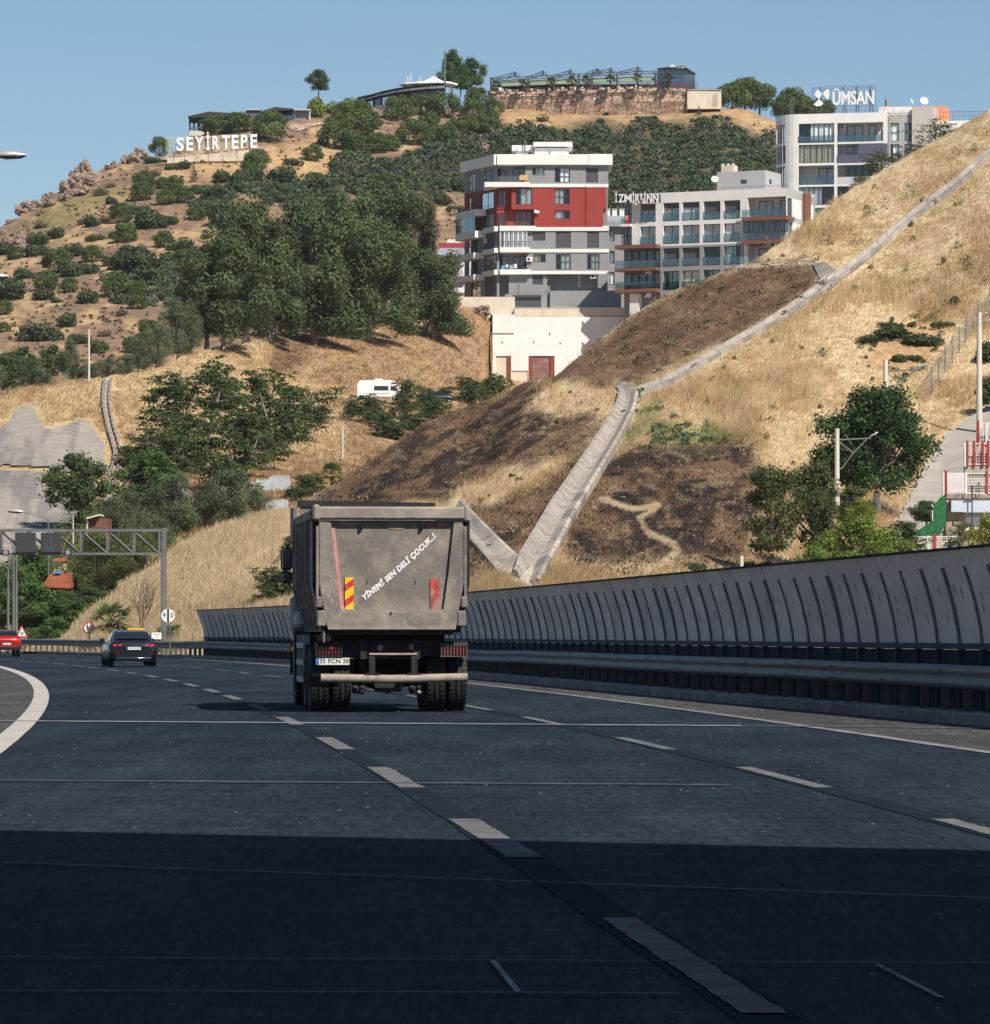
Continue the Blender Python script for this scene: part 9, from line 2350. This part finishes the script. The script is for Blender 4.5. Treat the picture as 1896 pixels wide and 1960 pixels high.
# right hand trees
bt_ = put(proto_tree(71, (0.044, 0.082, 0.026), n=26000, leaf=0.0150, h=1.0, lob=75, trunk=0.15, sparse=0.85, flat=0.85), 'broadleaf_tree', near, 1678, 968, 188, 'big dark green tree with a whitewashed trunk beside the lane', 'tree', hs=0.98, rz=0.6, fwd=4)
MB().tube([(0, 0, -0.06), (0.006, 0, 0.075), (0.01, 0, 0.13)], [0.040, 0.034, 0.030], 10).build('whitewash', [M_BARKW], bt_)
put(proto_tree(72, (0.05, 0.085, 0.03), n=7000, leaf=0.022, trunk=0.1), 'broadleaf_tree', near, 1635, 1005, 80, 'small dark tree under the left side of the big tree', 'tree', hs=0.7, fwd=5)
put(proto_tree(73, (0.078, 0.092, 0.032), n=9000, leaf=0.021, trunk=0.14, flat=0.6), 'broadleaf_tree', near, 1478, 1082, 110, 'bronzy dark tree behind the first concrete lamp pole', 'tree', hs=1.25, fwd=6)
put(proto_tree(74, (0.072, 0.09, 0.032), n=9000, leaf=0.021, trunk=0.14, flat=0.6), 'broadleaf_tree', near, 1560, 1075, 110, 'bronzy tree between the first two concrete lamp poles', 'tree', hs=1.25, fwd=4)
YB = proto_tree(75, (0.16, 0.20, 0.03), n=6500, leaf=0.020, trunk=0.05, h=1.0)
put(YB, 'yellow_green_bush', near, 1648, 1035, 60, 'round yellow green bush below the big dark tree', 'bush', hs=1.15, fwd=6)
YB2 = proto_tree(76, (0.12, 0.18, 0.03), n=7500, leaf=0.022, trunk=0.05, h=0.8)
for x, y, w, h, l in ((1640, 1090, 130, 0.85, 'broad light green bush behind the barrier, the middle one'), (1560, 1100, 90, 0.7, 'light green bush behind the barrier at the foot of the lamp pole'), (1700, 1078, 90, 0.8, 'light green bush behind the barrier at the lane foot')):
 put(YB2, 'light_green_bush', near, x, y, w, l, 'bush', hs=h, fwd=8)
put(FED[0], 'feathery_tree', near, 1745, 1060, 80, 'feathery dark bush in front of the green screen fence', 'bush', hs=0.85, fwd=9)
put(TR[0], 'broadleaf_tree', near, 1775, 1010, 70, 'dark hedge bush along the lane side of the green screen', 'bush', hs=0.6, fwd=4)
p = P(1890, 1075, YG - 6); place(proto_tree(77, (0.2, 0.21, 0.03), n=5000, leaf=0.022, trunk=0.05, h=1.0), 'yellow_green_bush', p, 95 * YG / FOC, 'yellow green tree at the right edge in front of the gate house', 'bush')
p = P(1835, 1085, YG - 4); place(FE[2], 'feathery_tree', p, (58 * YG / FOC,) * 2 + (75 * YG / FOC,), 'small feathery tree in front of the gate house opening', 'tree')
put(TR[1], 'broadleaf_tree', near, 1898, 790, 60, 'dark shrub cut by the right edge beside the tall lamp pole', 'tree', hs=0.9)
put(SH[0], 'shrub', near, 1833, 583, 24, 'small round dark shrub alone in the golden grass', 'shrub', hs=1.1)
put(SH[2], 'shrub', near, 1890, 690, 44, 'dark shrub behind the chain link fence', 'shrub', hs=1.4)
put(SH[1], 'shrub', near, 1330, 1088, 40, 'dark small shrub above the barrier right of the burnt patch', 'shrub')
put(SH[3], 'shrub', near, 1450, 1092, 60, 'dark low shrub beside the short concrete post', 'shrub')
for x, y, w, h, l in ((1795, 262, 78, 0.75, 'bright green tree of heaven on the ridge right of the stair tower'), (1690, 318, 70, 0.75, 'bright green tree of heaven on the ridge below the right wing'), (1655, 348, 60, 0.6, 'bright green tree of heaven lower on the ridge'), (1760, 285, 50, 0.7, 'small tree of heaven on the ridge between two larger ones'), (1725, 300, 50, 0.6, 'low tree of heaven on the ridge beside the grey recess')):
 put(proto_feather(80 + int(x) % 7, (0.085, 0.12, 0.03), n=3000, stems=5, h=0.8), 'tree_of_heaven', near, x, y + 14, w * 1.2, l, 'tree', hs=h, fwd=-3)

# weeds, thistles and small plants on the golden slope
rs = np.random.default_rng(5)
wl_pts = [(1745, 375, 34), (1690, 400, 30), (1660, 415, 24), (1825, 300, 30), (1865, 290, 22), (1640, 470, 26), (1580, 470, 26), (1500, 520, 20), (1470, 470, 22), (1700, 545, 30), (1540, 545, 22), (1240, 690, 22), (1290, 660, 18), (1220, 700, 20), (1385, 620, 18), (1500, 580, 24), (1530, 575, 20), (1560, 500, 22), (1460, 560, 20), (1640, 560, 22), (1060, 1045, 20), (1150, 740, 18), (1140, 700, 14)]
for k in range(90):
 x = rs.uniform(1180, 1890); t0, t1 = np.interp(x, [1180, 1380, 1600, 1890], [640, 530, 400, 230]), np.interp(x, [1180, 1500, 1890], [850, 980, 900]); y = rs.uniform(t0, t1)
 if poly_sd(np.array([x]), np.array([y]), LANE)[0] < 8: continue
 wl_pts.append((x, y, rs.uniform(8, 18)))
for k in range(60):
 x = rs.uniform(640, 1150); y = rs.uniform(lin(NEAR_TOP)(x) + 8, 1080); wl_pts.append((x, y, rs.uniform(5, 12)))
mass('weeds', near, [(a, b) for a, b, c in wl_pts], [c for a, b, c in wl_pts], 60, 0.09, [(0.16, 0.165, 0.075), (0.20, 0.175, 0.095), (0.135, 0.15, 0.075), (0.22, 0.18, 0.11)], hfac=0.7, seed=4)
X = rs.uniform(1640, 1830, 500); Y_ = rs.uniform(600, 770, 500); d = poly_sd(X, Y_, MOUND); k_ = (np.abs(d + 2) < 12) & (rs.random(500) < 0.45)
X2 = rs.uniform(1200, 1400, 400); Y2 = rs.uniform(780, 850, 400); k2_ = (poly_sd(X2, Y2, GREEN) < 6) & (fbm(X2 * 0.03, Y2 * 0.06, 3) > 0.48)
Xa = np.r_[X[k_], X2[k2_]]; Ya = np.r_[Y_[k_], Y2[k2_]]
mass('green_weeds', near, np.c_[Xa, Ya], rs.uniform(7, 16, len(Xa)), 40, 0.08, [(0.085, 0.115, 0.05), (0.11, 0.14, 0.045), (0.09, 0.115, 0.07)], hfac=0.5, seed=6)
for x, y, w, l in ((1700, 645, 62, 'leafy green clump on top of the earth mound'), (1760, 660, 70, 'trailing green clump across the earth mound'), (1735, 690, 60, 'green clump at the foot of the earth mound'), (1660, 655, 40, 'grass green clump at the left side of the earth mound'), (1805, 625, 46, 'green clump between the earth mound and the chain link fence'), (1705, 625, 44, 'upright green clump behind the earth mound')):
 put(SH[int(x) % 4], 'green_clump', near, x, y, w, l, 'plant', hs=0.6, sink=0.05)

# grass
CH_LINES = [[(1990, 215), (1896, 292), (1840, 345), (1780, 392), (1720, 440), (1660, 490), (1612, 528), (1588, 545), (1560, 562), (1508, 596), (1460, 627), (1390, 668), (1320, 708), (1270, 735), (1225, 752), (1205, 745)], [(1566, 500), (1578, 522), (1590, 548)]]
CH_WIDE = [[(1192, 732), (1205, 755), (1198, 785), (1172, 835), (1140, 885), (1108, 935), (1078, 985), (1048, 1035), (1018, 1082), (1005, 1112)], [(872, 975), (905, 1012), (940, 1048), (968, 1075), (996, 1102)]]
def blades(name, sh, X, Y, hgt, col, nb=5, wid=0.035, seed=0, lean=(0.25, 0.0)):
 rng = np.random.default_rng(seed); p = sh.pos(X, Y); n = len(X)
 p = np.repeat(p, nb, 0); h = np.repeat(hgt, nb) * rng.uniform(0.55, 1.15, n * nb); c = np.repeat(col, nb, 0) * rng.uniform(0.84, 1.16, (n * nb, 1))
 r = rng.normal(0, 0.22, (n * nb, 2)); p[:, 0] += r[:, 0]; p[:, 1] += r[:, 1]; p[:, 2] -= 0.04
 a = rng.uniform(0, 3.14, n * nb); w = wid * rng.uniform(0.6, 1.4, n * nb)
 dx, dy = np.cos(a) * w, np.sin(a) * w * 0.5
 l = rng.normal(0, 0.35, (n * nb, 2)) * h[:, None]; l[:, 0] += lean[0] * h; l[:, 1] += lean[1] * h
 V = np.stack([p + np.c_[-dx, -dy, 0 * dx], p + np.c_[dx, dy, 0 * dx], p + np.c_[l[:, 0], l[:, 1], h]], 1).reshape(-1, 3)
 o = link_mesh(name, np_mesh(name, V, np.arange(3 * n * nb).reshape(-1, 3), M_GRASS, np.repeat(np.clip(c, 0.01, 0.8), 3, 0))); o['kind'] = 'stuff'
M_GRASS = mat_attr('grass_blades', rough=0.85, var=0.0, trans=0.45, spec=0.05)
rs = np.random.default_rng(9)
n = 110000
X = rs.uniform(60, 1960, n); v = rs.random(n) ** 0.92; tp = lin(NEAR_TOP)(X); bt = np.interp(X, [40, 120, 355, 600, 900, 1300, 1600, 1896, 2400], [1256, 1255, 1240, 1180, 1150, 1140, 1120, 1090, 1080]); Y_ = tp + (bt - tp) * v
w_, n1, n2 = burn_w(X, Y_)
keep = rs.random(n) > np.clip(w_ * 1.15, 0, 0.965)
for L in CH_LINES: keep &= line_d(X, Y_, L) > 11
for L in CH_WIDE: keep &= line_d(X, Y_, L) > 25
keep &= line_d(X, Y_, TRAIL) > 5
keep &= (poly_sd(X, Y_, LANE) > 3) & (poly_sd(X, Y_, MOUND) > -4)
keep &= ~((poly_sd(X, Y_, PALE_A) < 0) & (rs.random(n) < 0.75))
keep &= ~((line_d(X, Y_, [(1700, 1010), (1760, 890), (1800, 810), (1850, 760), (1896, 720)]) < 16) & (rs.random(n) < 0.7))
X, Y_, w_ = X[keep], Y_[keep], w_[keep]
c = near_col(X, Y_, None); c = np.clip(c * np.array([1.12, 1.10, 1.05]), 0, 0.75)
patch = fbm(X * 0.01 + 3, Y_ * 0.016, 4); hgt = (0.22 + 0.42 * sstep(0.35, 0.7, patch)) * (1 - 0.55 * np.clip(w_, 0, 1))
blades('dry_grass', near, X, Y_, hgt, c, 6, 0.026, 1)
# stones and bits of litter on the bare ground
X2 = rs.uniform(560, 1850, 3000); Y2 = rs.uniform(500, 1095, 3000); wb_, _, _ = burn_w(X2, Y2); k_ = ((wb_ > 0.3) | (poly_sd(X2, Y2, PALE_A) < 5) | (rs.random(3000) < 0.06)) & (Y2 > lin(NEAR_TOP)(X2) + 4); X2, Y2 = X2[k_][:260], Y2[k_][:260]
p_ = near.pos(X2, Y2); s_ = rs.uniform(0.03, 0.13, (len(X2), 1)); a_ = rs.uniform(0, 6.28, (len(X2), 1)); ca, sa = np.cos(a_), np.sin(a_); z0 = 0 * s_
V = np.stack([p_ + np.concatenate(q, 1) for q in ((-s_ * ca * 1.6, -s_ * sa, z0), (s_ * sa, -s_ * ca, z0), (s_ * ca * 1.4, s_ * sa, z0), (-s_ * sa, s_ * ca, z0), (s_ * 0.2, z0, s_ * 0.5))], 1).reshape(-1, 3)
Fq = np.concatenate([np.arange(len(X2))[:, None] * 5 + np.array(t) for t in ((0, 1, 4), (1, 2, 4), (2, 3, 4), (3, 0, 4))]); link_mesh('slope_stones', np_mesh('slope_stones', V, Fq, mat('pale_stone', (0.27, 0.225, 0.175), 0.9, var=0.4, scale=0.7)))['kind'] = 'stuff'
# stubble left standing on the burnt ground
X2 = rs.uniform(560, 1570, 60000); Y2 = rs.uniform(500, 1100, 60000); wb_, _, _ = burn_w(X2, Y2); k_ = (wb_ > 0.3) & (Y2 > lin(NEAR_TOP)(X2) + 2) & (rs.random(60000) < 0.75)
for L in CH_LINES: k_ &= line_d(X2, Y2, L) > 10
for L in CH_WIDE: k_ &= line_d(X2, Y2, L) > 26
k_ &= line_d(X2, Y2, TRAIL) > 6
X2, Y2 = X2[k_], Y2[k_]; pc_ = fbm(X2 * 0.05, Y2 * 0.08, 4)
c2 = np.where((pc_ > 0.52)[:, None], (0.26, 0.17, 0.10), (0.035, 0.028, 0.024)) * rs.uniform(0.7, 1.3, (len(X2), 1)); blades('burnt_stubble', near, X2, Y2, rs.uniform(0.06, 0.22, len(X2)), c2, 3, 0.03, 5)
n = 26000
X = rs.uniform(-60, 960, n); tp = lin(MID_TOP)(X); Y_ = tp + (1090 - tp) * rs.random(n)
keep = (poly_sd(X, Y_, SHOT_A) > 4) & (poly_sd(X, Y_, SHOT_B) > 4) & (line_d(X, Y_, [(207, 728), (203, 772), (211, 822), (226, 872), (214, 920), (210, 945)]) > 12)
X, Y_ = X[keep], Y_[keep]; c = np.clip(mid_col(X, Y_, None) * 1.06, 0, 0.75)
blades('meadow_grass', mid, X, Y_, np.full(len(X), 0.45), c, 5, 0.045, 2)
# haze: the air between here and the hill
hz_ = MB().box(-2520, 2520, -420, 3020, -1.4, 150).build('haze', [], None)
hm = bpy.data.materials.new('haze_air'); hm.use_nodes = True; hn = hm.node_tree.nodes; hl = hm.node_tree.links
hn.remove(hn['Principled BSDF']); hv = hn.new('ShaderNodeVolumePrincipled'); hv.inputs['Color'].default_value = (0.75, 0.87, 1.0, 1); hv.inputs['Density'].default_value = 0.00005; hv.inputs['Anisotropy'].default_value = 0.2
hl.new(hv.outputs[0], hn['Material Output'].inputs['Volume']); hz_.data.materials.append(hm); hz_['kind'] = 'stuff'
